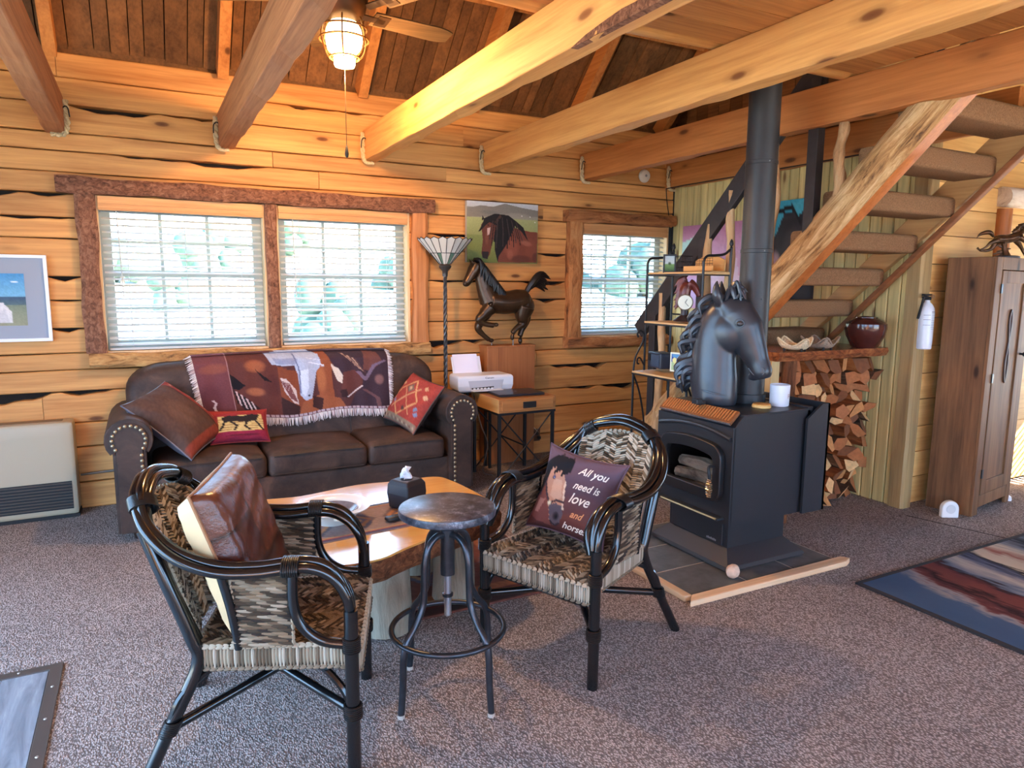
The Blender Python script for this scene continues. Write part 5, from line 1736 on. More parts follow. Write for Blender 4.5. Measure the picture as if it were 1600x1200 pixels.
for x, y in ((-.09, 4.53), (1.94, 4.53), (-.09, 5.17), (1.94, 5.17)):
    inst('foot', ftm, sf, (x - sf.location[0], y - sf.location[1], 0))

# throw over the back
def throw_p(U, V):
    p = Paint(U, V, (84, 48, 48))
    S_ = lambda pts: [((x - 95) / 1070, (y - 95) / 290) for x, y in pts]
    p.poly(S_([(90, 90), (258, 90), (258, 400), (90, 400)]), (112, 62, 66))
    p.blob(.09, .22, .08, .10, (150, 84, 62), .6, .5).blob(.05, .7, .06, .3, (92, 48, 56), .7)
    p.poly(S_([(258, 90), (520, 90), (525, 240), (510, 390), (258, 390)]), (96, 50, 44))
    p.blob(.285, .2, .06, .10, (168, 96, 62), .8).blob(.27, .60, .055, .08, (178, 108, 74), .7).blob(.36, .5, .05, .2, (84, 42, 42), .7)
    p.poly(S_([(258, 180), (285, 200), (335, 240), (300, 262), (265, 258)]), (26, 20, 26)).poly(S_([(400, 165), (470, 215), (485, 225), (440, 215)]), (30, 22, 26))
    p.poly(S_([(262, 262), (330, 300), (395, 350), (330, 390), (280, 320)]), (54, 34, 36))
    for q in range(8): p.line(S_([(268 + q * 12, 262 + q * 8), (280 + q * 14, 330 + q * 7)]), .004, (210, 180, 176) if q % 2 else (40, 28, 30))
    p.poly(S_([(520, 160), (640, 180), (700, 330), (520, 390)]), (128, 66, 44))
    p.poly(S_([(520, 290), (620, 340), (600, 390), (515, 390)]), (58, 34, 34))
    p.poly(S_([(528, 205), (560, 210), (605, 260), (612, 330), (585, 320), (545, 270)]), (206, 184, 178))
    for q in range(5): p.line(S_([(530 + q * 10, 215 + q * 4), (575 + q * 8, 300 + q * 5)]), .003, (120, 70, 70))
    p.poly(S_([(740, 100), (800, 105), (825, 160), (820, 250), (830, 350), (740, 350), (735, 240)]), (146, 80, 52))
    p.blob(.62, .45, .03, .25, (176, 106, 66), .7)
    p.poly(S_([(600, 390), (640, 320), (740, 300), (860, 330), (900, 390)]), (150, 84, 54))
    p.poly(S_([(700, 300), (760, 320), (745, 380), (690, 350)]), (60, 34, 34))
    # white horse
    p.poly(S_([(460, 100), (560, 92), (700, 95), (755, 115), (765, 160), (735, 185), (715, 250), (690, 312), (655, 315), (628, 290), (630, 200), (615, 160), (560, 160), (490, 150)]), (176, 184, 206))
    p.poly(S_([(640, 180), (690, 170), (680, 260), (655, 300), (640, 280)]), (206, 214, 230)).poly(S_([(500, 125), (640, 130), (620, 155), (520, 150)]), (128, 136, 166), .7)
    p.line(S_([(615, 110), (640, 180), (630, 280)]), .004, (110, 116, 146)).blob(.543, .69, .008, .02, (40, 36, 50)).line(S_([(700, 150), (775, 165)]), .006, (226, 228, 236)).line(S_([(690, 130), (760, 140)]), .005, (214, 218, 230))
    # dark horses on the right
    p.poly(S_([(790, 100), (1160, 90), (1165, 390), (900, 390), (960, 300), (880, 220)]), (62, 44, 54))
    p.poly(S_([(820, 160), (865, 180), (892, 230), (885, 262), (850, 240)]), (216, 198, 182))
    p.poly(S_([(890, 200), (960, 190), (1005, 240), (995, 280), (930, 320), (900, 332), (862, 310), (870, 285)]), (98, 54, 50))
    p.poly(S_([(862, 290), (900, 285), (905, 330), (868, 325)]), (54, 32, 36)).line(S_([(905, 325), (1000, 270)]), .005, (220, 206, 206))
    for q in range(7): p.line(S_([(880 + q * 14, 110 + q * 5), (985 + q * 6, 180 + q * 4)]), .005, (176, 140, 120) if q % 2 else (84, 58, 60))
    p.poly(S_([(1020, 100), (1100, 110), (1130, 150), (1060, 200), (1010, 190)]), (110, 66, 60)).line(S_([(980, 200), (1020, 240), (1080, 170), (1140, 150)]), .012, (120, 100, 120)).blob(.945, .5, .03, .1, (140, 100, 96), .8)
    p.line(S_([(1010, 290), (1090, 330), (1100, 380)]), .012, (104, 70, 72))
    p.line(S_([(258, 90), (258, 390)]), .002, (170, 130, 130)).line(S_([(148, 305), (165, 320), (150, 340), (160, 370)]), .006, (206, 190, 196))
    p.poly([(0, .955), (1, .955), (1, 1), (0, 1)], (186, 164, 170))
    for q in range(40): p.line([(q / 40, .955), (q / 40, 1)], .002, (96, 60, 70))
    return p.speckle(.22)
TH = thing('horse_throw', 'woven throw with painted horses and pale fringe over the sofa back', 'blanket', (.93, 5.0, .6))
def throw_f(u, v):
    """over the back: v 0 behind the top, 1 at the lower front hem"""
    xl = lerp(.26, .335, v)
    xr = lerp(1.615, 1.60, v)
    x = lerp(xl, xr, u)
    L = v * .56
    hem = .60 - .02 * math.sin(u * 3.0) + .016 * math.sin(u * 11)
    if L < .09:
        y, z = lerp(5.205, 5.115, L / .09), 1.005 + .004 * math.sin(L / .09 * PI)
    else:
        w = (L - .09) / .47
        z = lerp(1.004, hem, w)
        an = min(1, w / .14)
        y = yf(z) - .012 + (1 - an) ** 2 * .085
        y -= .006 * math.sin(u * 26 + w * 2) * w + .004 * math.sin(u * 61)
    return (x, y, z + .012 * math.sin(PI * u) * (1 if L < .2 else 0))
g = painted_grid(throw_f, 260, 96, lambda U, V: throw_p(U, [max(0, (q - .15) / .85) for q in V]))
g.v = [(a - TH.location[0], b - TH.location[1], c_2 - TH.location[2]) for a, b, c_2 in g.v]
to = g.build('cloth', vcol('tapestry', .92, 500, .4), TH, smooth=True)
so = to.modifiers.new('thick', 'SOLIDIFY'); so.thickness = .004; so.offset = 1
fr = MB()
rf = random.Random(31)
def fringe(p, d, L):
    p = Vector(p); d = Vector(d).normalized()
    fr.col = rf.choice([(.62, .52, .50), (.75, .68, .66), (.45, .33, .34), (.80, .74, .72), (.55, .5, .52)])
    q = p + d * L + Vector((rf.uniform(-.006, .006), rf.uniform(-.01, 0), rf.uniform(-.004, .004)))
    fr.tube([p, p.lerp(q, .5) + Vector((rf.uniform(-.004, .004), -.005, 0)), q], [.0035, .0032, .0015], 4)
for q in range(170): fringe(throw_f(q / 169, 1.0), (0, -.15, -1), rf.uniform(.045, .06))
for q in range(70):
    v_ = lerp(.1, 1, q / 69)
    fringe(throw_f(0, v_), (-1, -.2, -.5), rf.uniform(.035, .05))
    fringe(throw_f(1, v_), (1, -.2, -.5), rf.uniform(.03, .042))
fr.v = [(a - TH.location[0], b - TH.location[1], c_2 - TH.location[2]) for a, b, c_2 in fr.v]
fr.build('fringe', vcol('fringe_yarn', .95), TH, kind='stuff')

# pillows on the sofa
def red_small(U, V):
    p = Paint(U, V, (150, 44, 46)).grad(0, .2, (170, 60, 44), (150, 44, 46)).grad(.72, 1, (150, 36, 66), (120, 30, 52))
    p.poly([(.12, .25), (.9, .2), (.93, .7), (.1, .72)], (216, 186, 120))
    for q in range(6): p.line([(.12, .34 + q * .065), (.92, .30 + q * .065)], .006, (150, 110, 66))
    p.poly([(.18, .28), (.3, .22), (.55, .26), (.7, .2), (.85, .22), (.8, .4), (.62, .46), (.4, .42), (.22, .44)], (44, 32, 30))
    for a in ([(.24, .4), (.2, .56), (.14, .66)], [(.34, .42), (.44, .55), (.4, .68)], [(.62, .44), (.58, .58), (.66, .68)], [(.76, .4), (.84, .55), (.9, .68)]): p.line(a, .022, (40, 30, 30))
    return p.line([(.25, .84), (.8, .82)], .02, (110, 26, 44)).speckle(.3)
def red_left(U, V):
    p = Paint(U, V, (88, 62, 52)).poly([(0, 0), (1, 0), (1, .22), (0, .22)], (142, 56, 50)).poly([(.86, 0), (1, 0), (1, 1), (.86, 1)], (140, 62, 46))
    for q in range(7): p.blob(.1 + q * .13, .11, .03, .035, (206, 170, 150), .7)
    return p.blob(.5, .6, .25, .2, (110, 80, 66), .6).line([(0, .23), (1, .23)], .01, (60, 36, 34)).speckle(.3)
def kilim(U, V):
    p = Paint(U, V, (162, 62, 52)).poly([(0, .86), (1, .86), (1, 1), (0, 1)], (140, 116, 96))
    p.line([(.1, .5), (.45, .12), (.8, .5), (.45, .85), (.1, .5)], .016, (206, 150, 100)).line([(.3, .3), (.75, .75)], .016, (200, 150, 104)).line([(.2, .75), (.7, .25)], .016, (200, 146, 104))
    p.poly([(.35, .3), (.45, .2), (.55, .3), (.45, .4)], (110, 96, 84)).poly([(.40, .3), (.45, .25), (.5, .3), (.45, .35)], (190, 150, 120))
    for cx, cy, c in ((.85, .62, (110, 124, 150)), (.9, .7, (120, 130, 156)), (.2, .62, (120, 124, 150)), (.8, .2, (196, 150, 110)), (.15, .25, (196, 150, 110)), (.55, .7, (90, 60, 56)), (.9, .35, (206, 160, 120))):
        p.poly([(cx - .05, cy), (cx, cy - .05), (cx + .05, cy), (cx, cy + .05)], c)
    for q in range(14): p.blob(.04 + q * .07, .93, .02, .03, (196, 160, 130) if q % 2 else (110, 60, 54))
    return p.speckle(.3)
GREYL = plain('grey_blue_leather', srgb(98, 96, 108), .3, 0, .6, nscale=8, var=.3, bump=.25, bdist=.01)
BROWNC = plain('brown_back_cloth', srgb(70, 52, 46), .7, nscale=40, var=.2)
SG = 'pillows on the sofa'
pillow('horse_pillow', 'small red pillow with a dark trotting horse on the sofa', (.52, 4.80, .565), (1, .04, -.04), (0, .62, .9), .36, .23, .10, red_small, plain('red_cloth', srgb(140, 44, 44), .85), SG, 44)
pillow('striped_pillow', 'brown pillow with red patterned border leaning on the sofa arm', (.155, 4.74, .655), (.66, -.30, -.62), (.22, .85, .42), .50, .44, .20, red_left, GREYL, SG, 40)
pillow('kilim_pillow', 'red kilim pillow with diamond pattern in the sofa corner by the printer', (1.71, 4.76, .645), (.085, -.42, -.06), (.23, 0, .31), .42, .40, .16, kilim, BROWNC, SG, 44)
# ---------------------------------------------------------------- end table with drawer, printer, laptop
IRON = plain('black_iron', srgb(34, 33, 35), .5, .3)
et = thing('end_table', 'wooden drawer table on a crossed black iron frame beside the sofa', 'side table', (2.53, 4.75, 0))
OAK = wood('honey_oak', srgb(186, 126, 72), srgb(142, 88, 46), 'x', knots=False, rough=.45, var=(1, 1))
OAKL = wood('pale_oak', srgb(222, 172, 108), srgb(196, 142, 82), 'y', knots=False, rough=.45, var=(1, 1))
MB().box(2.285, 2.775, 4.52, 5.0, .555, .66).build('body', [OAK], et, world=True, bevel=.004)
MB().box(2.281, 2.286, 4.522, 4.998, .557, .658).build('side_panel', OAKL, et, world=True)
dw = MB().box(2.31, 2.75, 4.512, 4.53, .572, .645).build('drawer', OAK, et, world=True, bevel=.003)
hd_ = MB().box(2.485, 2.595, 4.505, 4.514, .585, .632).build('handle', BLACKM, dw)
hd_.location = (-et.location[0], -et.location[1], 0)
fr_ = MB().box(2.285, 2.775, 4.52, 5.0, .538, .556)
fr_.build('iron_rim', IRON, et, world=True)
for x, y in ((2.30, 4.54), (2.76, 4.54), (2.30, 4.98), (2.76, 4.98)):
    MB().box(x - .011, x + .011, y - .011, y + .011, 0, .54).build('leg', IRON, et, world=True)
for y in (4.54, 4.98):
    MB().tube([(2.31, y, .04), (2.75, y, .53)], .006, 6).build('cross_brace', IRON, et, world=True)
    MB().tube([(2.75, y, .04), (2.31, y, .53)], .006, 6).build('cross_brace', IRON, et, world=True)
MB().tube([(2.535, 4.54, .28), (2.535, 4.98, .28)], .006, 6).build('cross_brace', IRON, et, world=True)
lp = thing('laptop', 'closed dark laptop on the drawer table', 'laptop', (2.53, 4.72, .66), math.radians(-4))
DKG = plain('laptop_grey', srgb(58, 54, 60), .35, .3)
rbox(MB(), -.19, .19, -.13, .13, .003, .013, .004, 6).build('base', DKG, lp, smooth=True)
rbox(MB(), -.19, .19, -.13, .13, .0135, .022, .004, 6).build('lid', DKG, lp, smooth=True)
MB().lathe([(0, .0222), (.012, .0222), (.012, .0226), (0, .0226)], 16).build('emblem', plain('emblem_grey', srgb(140, 136, 140), .3, .5), lp)
f_ = MB()
for a in (-.16, .16):
    for b in (-.1, .1): f_.cyl((a, b, 0), (a, b, .004), .008, n=8)
f_.build('foot', BLACKM, lp)
ps = thing('printer_stand', 'black metal stand holding the white printer', 'stand', (2.33, 5.08, 0))
MB().box(2.14, 2.57, 5.015, 5.12, .64, .665).build('top', IRON, ps, world=True, bevel=.003)
for x in (2.26, 2.46):
    for y in (5.03, 5.11): MB().box(x - .01, x + .01, y - .01, y + .01, 0, .64).build('leg', IRON, ps, world=True)
pr = thing('printer', 'white inkjet printer with paper in its rear tray', 'printer', (2.36, 5.015, .666), math.radians(-3))
PWH = plain('printer_white', srgb(230, 232, 238), .35)
mb = MB()
body = [(-.235, -.05), (.235, -.05), (.225, .085), (-.225, .085)]
vs = []
for ins, z in ((.03, 0), (.008, .012), (0, .05), (0, .115), (.012, .128), (.02, .13)):
    vs += [(-.235 + ins, -.14 + ins, z), (.235 - ins, -.14 + ins, z), (.225 - ins, .09 - ins * .3, z), (-.225 + ins, .09 - ins * .3, z)]
fs = [(3, 2, 1, 0)]
for L in range(5): fs += [(L * 4 + i, L * 4 + (i + 1) % 4, L * 4 + 4 + (i + 1) % 4, L * 4 + 4 + i) for i in range(4)]
mb.add(vs, fs + [(20, 21, 22, 23)])
mb.build('body', PWH, pr, bevel=.006)
MB().prism([(-.13, .018), (.13, .018), (.15, .092), (-.15, .092)], -.1415, -.139, 'y').build('tray_recess', plain('recess_grey', srgb(186, 190, 200), .5), pr)
sl = MB().prism([(-.12, .026), (.06, .026), (.065, .042), (-.125, .036)], -.1435, -.14, 'y')
sl.build('paper_slot', BLACKM, pr)
rl = MB()
for q in range(6): rl.ell((-.1 + q * .03, -.144, .028), (.012, .006, .007), 8, 6)
rl.build('rollers', PWH, pr)
MB().box(-.13, .13, -.19, -.13, .012, .02).build('output_tray', PWH, pr, bevel=.003)
M_ = Matrix.Translation((-.07, .085, .13)) @ Matrix.Rotation(math.radians(-22), 4, 'X')
MB().box(-.125, .125, -.004, .004, -.02, .135, M=M_).build('rear_tray', PWH, pr, bevel=.003)
M_ = Matrix.Translation((-.08, .077, .13)) @ Matrix.Rotation(math.radians(-22), 4, 'X')
MB().box(-.105, .105, -.0045, .0, -.02, .155, M=M_).build('paper', plain('paper_white', srgb(236, 232, 246), .8), pr)
tv, tf = text_poly('Canon', .028, 0, .0004)
MB().add([(v[0] - .01, -.1422, .104 + v[1] * .7) for v in tv], tf).build('lettering', plain('logo_grey', srgb(84, 84, 92), .5), pr)
cb = MB().tube(spline([(2.29, 4.98, .66), (2.27, 4.9, .58), (2.30, 4.85, .4), (2.35, 4.84, .25), (2.30, 4.82, .05), (2.38, 4.8, .006)], 8), .004, 6)
tag(cb.build('power_cable', plain('grey_cable', srgb(90, 88, 88), .5), None, smooth=True), 'thin grey cable hanging down beside the drawer table', 'cable')
cb = MB().tube(spline([(2.72, 5.22, .62), (2.98, 5.25, .56), (3.02, 5.26, .42), (2.98, 5.27, .3), (3.06, 5.27, .2)], 8), .0035, 6)
tag(cb.build('wall_cable', plain('cream_cable', srgb(206, 196, 176), .5), None, smooth=True), 'pale cable curling down the log wall to the outlet', 'cable')
ol = thing('wall_outlet', 'dark outlet with plugs low on the log wall', 'outlet', (3.05, WY - .012, .12))
MB().box(-.035, .035, -.006, .006, 0, .11).build('plate', plain('brown_plate', srgb(90, 58, 36), .5), ol, bevel=.003)
MB().box(-.03, .0, -.04, -.006, .06, .09).box(.002, .028, -.035, -.006, .02, .045).build('plug', BLACKM, ol, bevel=.003)

# ---------------------------------------------------------------- plinth with bronze horse
pl = thing('plinth', 'tall square wooden plinth under the bronze horse', 'plinth', (2.71, 5.205, 0))
PLW = wood('plinth_veneer', srgb(172, 108, 62), srgb(138, 80, 44), 'z', knots=False, rough=.5, var=(1, 1), fine=14)
MB().box(-.225, .225, -.075, .075, 0, .985).build('body', PLW, pl, bevel=.003)
MB().box(-.228, .228, -.078, .078, .985, 1.0).build('top', PLW, pl, bevel=.002)
MB().box(-.12, -.118, -.0765, -.075, 0, .985).build('panel_joint', plain('joint_brown', srgb(90, 54, 30), .6), pl)
K = .001588
def hz_(x, y, d=0.0): return Vector(((x - 575) * K, d, (968 - y) * K))
bh = thing('bronze_horse', 'dark bronze prancing horse sculpture on the plinth', 'sculpture', (2.71, 5.165, 1.0))
mb = MB()
def limb(pts_, rs_):
    rs_ = [(q[0] * 1.22, q[1] * 1.22) if isinstance(q, tuple) else (q * 1.28, q * 1.28) for q in rs_]
    mb.tube(spline(pts_, 4), [q for a, b in zip(rs_[:-1], rs_[1:]) for q in [(lerp(a[0], b[0], t_ / 4), lerp(a[1], b[1], t_ / 4)) for t_ in range(4)]] + [rs_[-1]], 20)
limb([hz_(452, 735), hz_(500, 742), hz_(560, 745), hz_(620, 735), hz_(668, 728)], [(.062, .075), (.078, .085), (.078, .085), (.078, .082), (.066, .07)])
mb.ell(hz_(455, 745), (.06, .06, .085))
mb.ell(hz_(652, 735), (.07, .085, .085))
mb.ell(hz_(660, 765), (.088, .09, .10))
limb([hz_(460, 735), hz_(432, 665), hz_(410, 600), hz_(385, 555)], [(.078, .065), (.064, .045), (.052, .036), (.04, .032)])
limb([hz_(385, 552), hz_(365, 585), hz_(342, 620), hz_(322, 648)], [.042, .04, .03, .026])
mb.ell(hz_(324, 650), (.03, .026, .024))
mb.ell(hz_(372, 590), (.036, .03, .04))
for d in (-.018, .018): mb.tube([hz_(358, 545, d), hz_(345, 524, d)], [.013, .003], 6)
# front legs
limb([hz_(448, 770, -.03), hz_(412, 805, -.03), hz_(385, 832, -.03), hz_(420, 852, -.03), hz_(470, 862, -.03)], [.05, .032, .024, .017, .017])
mb.ell(hz_(484, 858, -.03), (.024, .018, .018))
limb([hz_(448, 790, .03), hz_(412, 845, .03), hz_(400, 880, .03), hz_(432, 915, .03), hz_(462, 938, .03)], [.045, .03, .023, .016, .016])
mb.ell(hz_(476, 942, .03), (.024, .018, .018))
# hind legs
limb([hz_(650, 770, -.03), hz_(640, 820, -.03), hz_(646, 853, -.03), hz_(606, 878, -.03), hz_(580, 905, -.03)], [.07, .05, .028, .018, .017])
mb.ell(hz_(580, 925, -.03), (.018, .018, .028))
limb([hz_(668, 765, .03), hz_(672, 810, .03), hz_(684, 840, .03), hz_(658, 890, .03), hz_(645, 925, .03)], [.07, .05, .028, .019, .018])
mb.ell(hz_(648, 948, .03), (.02, .018, .03))
o = mb.build('body', plain('bronze', srgb(70, 50, 34), .32, .55, .6, nscale=7, var=.4), bh, smooth=True)
organic(o, .005, 8)
mb = MB()
rm_ = random.Random(17)
for q in range(18):
    t_ = q / 17
    x, y = lerp(368, 500, t_), lerp(528, 680, t_)
    for d in (-.062, -.04, -.01, .025):
        mb.tube(spline([hz_(x + 4, y - 2, d * .3), hz_(x + 22, y + 14, d), hz_(x + 14 + rm_.uniform(-10, 10), y + 58 + rm_.uniform(0, 16), d * 1.15)], 3), [.014, .019, .018, .017, .014, .009, .003], 7)
BRD = plain('bronze_dark', srgb(34, 28, 26), .38, .4, .6)
mb.build('mane', BRD, bh, smooth=True)
mb = MB()
for q in range(9):
    a = q / 8
    mb.tube(spline([hz_(672, 690, 0), hz_(700, 640 + a * 25, (a - .5) * .05), hz_(745, 592 + a * 60, (a - .5) * .06), hz_(800 + 12 * math.sin(q * 2), 612 + a * 75, (a - .5) * .06)], 4), [.02, .022, .024, .026, .028, .028, .026, .024, .022, .02, .016, .01, .004], 6)
mb.build('tail', BRD, bh, smooth=True)
PINS = plain('pin_steel', srgb(120, 110, 100), .3, .8)
for (x, y, d) in ((478, 945, .03), (585, 935, -.03), (650, 955, .03)): MB().cyl(hz_(x, y, d), (hz_(x, y, d).x, d, 0), .006, n=8).build('pin', PINS, bh)

# ---------------------------------------------------------------- torchiere lamp
tl = thing('floor_lamp', 'twisted pole floor lamp with leaded glass bowl shade', 'lamp', (2.095, 5.08, 0))
PEW = plain('pewter', srgb(84, 82, 82), .35, .7)
MB().lathe([(0, 0), (.11, 0), (.11, .012), (.1, .025), (.04, .04), (.02, .06), (.018, .08), (0, .08)], 28).build('base', PEW, tl, smooth=True)
pole = MB()
for k in range(3):
    pole.tube([(.0085 * math.cos(q * .42 + k * 2 * PI / 3), .0085 * math.sin(q * .42 + k * 2 * PI / 3), .07 + q * .01) for q in range(150)], .0085, 6)
pole.build('twisted_pole', PEW, tl, smooth=True)
MB().lathe([(0, 1.56), (.02, 1.56), (.022, 1.6), (.045, 1.625), (.05, 1.64), (.035, 1.655), (0, 1.66)], 24).build('collar', PEW, tl, smooth=True)
SHADE = plain('milky_glass', srgb(206, 204, 196), .3)
SHG = plain('green_glass', srgb(96, 128, 112), .25)
LEAD = plain('lead_came', srgb(38, 36, 34), .5, .4)
n_ = 20
shp = [(.045, 1.655), (.115, 1.735), (.205, 1.835)]
came = MB()
for i in range(n_):
    a0, a1 = 2 * PI * i / n_, 2 * PI * (i + 1) / n_
    for L in range(2):
        (r0, z0), (r1, z1) = shp[L], shp[L + 1]
        mb = MB().add([(r0 * math.cos(a0), r0 * math.sin(a0), z0), (r0 * math.cos(a1), r0 * math.sin(a1), z0), (r1 * math.cos(a1), r1 * math.sin(a1), z1), (r1 * math.cos(a0), r1 * math.sin(a0), z1)], [(0, 1, 2, 3)])
        o = mb.build('shade_pane', SHG if (L == 0 and i % 3 == 0) else SHADE, tl)
        s__ = o.modifiers.new('thick', 'SOLIDIFY'); s__.thickness = .003
    came.tube([(r * math.cos(a0), r * math.sin(a0), z) for r, z in shp], .003, 5)
    am = (a0 + a1) / 2
    came.tube([(shp[2][0] * math.cos(a0), shp[2][0] * math.sin(a0), shp[2][1]), (.212 * math.cos(am), .212 * math.sin(am), 1.85), (shp[2][0] * math.cos(a1), shp[2][0] * math.sin(a1), shp[2][1])], .003, 5)
    mb = MB().add([(shp[2][0] * math.cos(a0), shp[2][0] * math.sin(a0), shp[2][1]), (shp[2][0] * math.cos(a1), shp[2][0] * math.sin(a1), shp[2][1]), (.212 * math.cos(am), .212 * math.sin(am), 1.85)], [(0, 1, 2)])
    mb.build('shade_pane', SHADE, tl)
came.tube([(.115 * math.cos(2 * PI * q / 40), .115 * math.sin(2 * PI * q / 40), 1.735) for q in range(40)], .003, 5, closed=True)
came.build('came', LEAD, tl)

# ---------------------------------------------------------------- horse canvas, framed print, heater, detector
def canvas_p(U, V):
    p = Paint(U, V, (150, 158, 100))
    def S_(pts):
        out = []
        for x, y in pts:
            u = (x - 322) / 416.0
            v_ = (y - (120 + 35 * u)) / (364 - 20 * u)
            out.append((u, v_))
        return out
    p.grad(0, .1, (204, 204, 206), (190, 190, 188)).grad(.1, .26, (136, 132, 122), (150, 146, 128)).grad(.26, .55, (160, 164, 112), (140, 146, 92)).grad(.55, 1, (124, 134, 78), (104, 116, 60))
    p.poly(S_([(322, 165), (400, 150), (470, 160), (540, 143), (640, 170), (745, 190), (745, 225), (322, 215)]), (128, 122, 112))
    p.blob(.7, .2, .2, .05, (150, 144, 132), .7).blob(.3, .17, .15, .04, (112, 110, 104), .7)
    for x, y in ((690, 215), (720, 245), (640, 212)): p.blob((x - 322) / 416, (y - 140) / 355, .012, .008, (236, 232, 226))
    p.poly(S_([(500, 488), (488, 400), (520, 330), (590, 285), (650, 300), (690, 310), (738, 315), (732, 492)]), (112, 60, 46))
    p.blob(.62, .75, .12, .2, (140, 80, 62), .6).blob(.9, .75, .1, .2, (126, 70, 54), .6).blob(.75, .93, .2, .08, (70, 40, 34), .6)
    p.poly(S_([(402, 262), (436, 222), (495, 235), (488, 300), (468, 370), (452, 440), (436, 467), (410, 458), (404, 430), (412, 350)]), (98, 54, 42))
    p.poly(S_([(436, 285), (456, 280), (450, 320), (436, 330)]), (200, 170, 164)).poly(S_([(408, 420), (448, 425), (440, 468), (410, 460)]), (40, 30, 32))
    p.poly(S_([(408, 262), (420, 225), (480, 200), (560, 212), (610, 250), (650, 285), (680, 365), (640, 310), (600, 275), (575, 330), (545, 390), (505, 450), (498, 486), (482, 420), (478, 330), (492, 270), (450, 250), (425, 270), (400, 300), (385, 305)]), (24, 20, 22))
    p.poly(S_([(478, 250), (512, 205), (520, 220), (490, 262)]), (70, 48, 40)).poly(S_([(405, 240), (410, 208), (422, 230)]), (40, 30, 28)).blob(.29, .38, .012, .014, (16, 12, 12))
    for q in range(16):
        x0 = 470 + q * 9
        p.line(S_([(x0, 225 + abs(q - 6) * 3), (x0 - 12 + q * 3, 300 + q * 3), (x0 - 20 + q * 4, 350 + (q * 37) % 60)]), .006, (18, 15, 18) if q % 3 else (58, 46, 46))
    p.blob(.83, .66, .10, .05, (168, 112, 92), .45, .3).blob(.60, .86, .05, .1, (150, 92, 74), .5).blob(.97, .9, .06, .1, (66, 38, 34), .6).blob(.27, .6, .03, .12, (128, 76, 58), .5)
    return p.speckle(.22)
cv = thing('horse_canvas', 'canvas print of a brown wild horse with black mane on the log wall', 'picture', (2.69, WY - .03, 1.68))
MB().box(-.33, .33, -.012, .024, 0, .49).build('canvas', plain('canvas_edge', srgb(170, 168, 160), .8), cv)
painted_grid(lambda u, v: (lerp(-.33, .33, u), -.0128, lerp(.49, 0, v)), 190, 140, canvas_p).build('picture', PRINT, cv)
def field_p(U, V):
    p = Paint(U, V, (96, 160, 200)).grad(0, .45, (70, 140, 190), (120, 176, 206)).grad(.45, .6, (60, 84, 110), (84, 104, 110)).grad(.6, 1, (120, 132, 112), (146, 146, 120))
    return p.blob(.86, .16, .06, .02, (226, 236, 240)).poly([(.25, .62), (.5, .5), (.68, .56), (.8, .75), (.78, .95), (.3, .95)], (214, 210, 210)).poly([(.3, .75), (.7, .7), (.76, .95), (.32, .95)], (186, 184, 190), .6).speckle(.2)
fp = thing('framed_print', 'white framed print of a pale horse in a field on the log wall', 'picture', (-.80, WY - .02, 1.125), 0)
fw_ = MB()
W2, H2 = .29, .535
fw_.box(-W2, W2, -.02, .012, 0, .02).box(-W2, W2, -.02, .012, H2 - .02, H2).box(-W2, -W2 + .02, -.02, .012, .02, H2 - .02).box(W2 - .02, W2, -.02, .012, .02, H2 - .02)
fw_.build('frame', WHITE, fp, bevel=.002)
MB().box(-W2 + .018, W2 - .018, -.006, .01, .018, H2 - .018).build('mat_board', plain('grey_mat', srgb(150, 156, 168), .8), fp)
painted_grid(lambda u, v: (lerp(-.2, .165, u), -.0075, lerp(.42, .10, v)), 50, 44, field_p).build('picture', PRINT, fp)
ht = thing('wall_heater', 'beige metal wall heater with dark grille near the carpet corner', 'heater', (-.75, 5.2, 0))
BEI = plain('beige_enamel', srgb(176, 160, 134), .45)
rbox(MB(), -.36, .32, -.075, .1, .02, .62, .018, 8).build('cabinet', BEI, ht, smooth=True)
MB().box(-.33, .29, -.078, -.074, .06, .24).build('grille_recess', BLACKM, ht)
sl_ = MB().box(-.33, .29, -.083, -.076, 0, .008).mesh('louvre', plain('louvre_brown', srgb(70, 58, 48), .5))
for q in range(9): inst('louvre', sl_, ht, (0, 0, .07 + q * .0195))
MB().box(-.34, .26, -.02, .06, .617, .622).build('top_vent', plain('vent_brown', srgb(120, 100, 78), .5), ht)
MB().box(-.30, -.2, -.077, -.074, .55, .575).build('badge', plain('badge', srgb(170, 156, 130), .4), ht)
MB().tube([(.33, .07, .24), (.7, .07, .25)], .008, 8).build('gas_line', plain('copper', srgb(120, 110, 100), .4, .6), ht)
MB().box(-.36, .32, -.07, .1, 0, .022).build('foot_rail', BLACKM, ht)
sd = thing('smoke_detector', 'round white smoke detector high on the log wall', 'detector', (4.16, WY - .004, 2.50))
R90 = Matrix.Rotation(math.radians(90), 4, 'X')
MB().lathe([(0, 0), (.058, 0), (.06, .012), (.05, .03), (.03, .036), (0, .036)], 28, M=R90).build('case', plain('detector_white', srgb(226, 220, 206), .5), sd, smooth=True)
MB().lathe([(0, .036), (.012, .036), (.012, .039), (0, .039)], 14, M=R90).build('button', plain('detector_grey', srgb(150, 150, 146), .5), sd, smooth=True)
cb = MB().tube(spline([(4.40, WY - .04, 2.40), (4.42, WY - .03, 2.3), (4.47, WY - .02, 2.1), (4.5, WY - .015, 1.8), (4.5, WY - .015, 1.3)], 8), .0045, 6)
cb.tube(spline([(4.40, WY - .04, 2.40), (4.415, 5.0, 2.405), (4.415, 4.0, 2.402), (4.415, 3.0, 2.402)], 6), .0045, 6)
tag(cb.build('black_cable', BLACKM, None, smooth=True), 'thin black cable running under the beam and down the corner', 'cable')
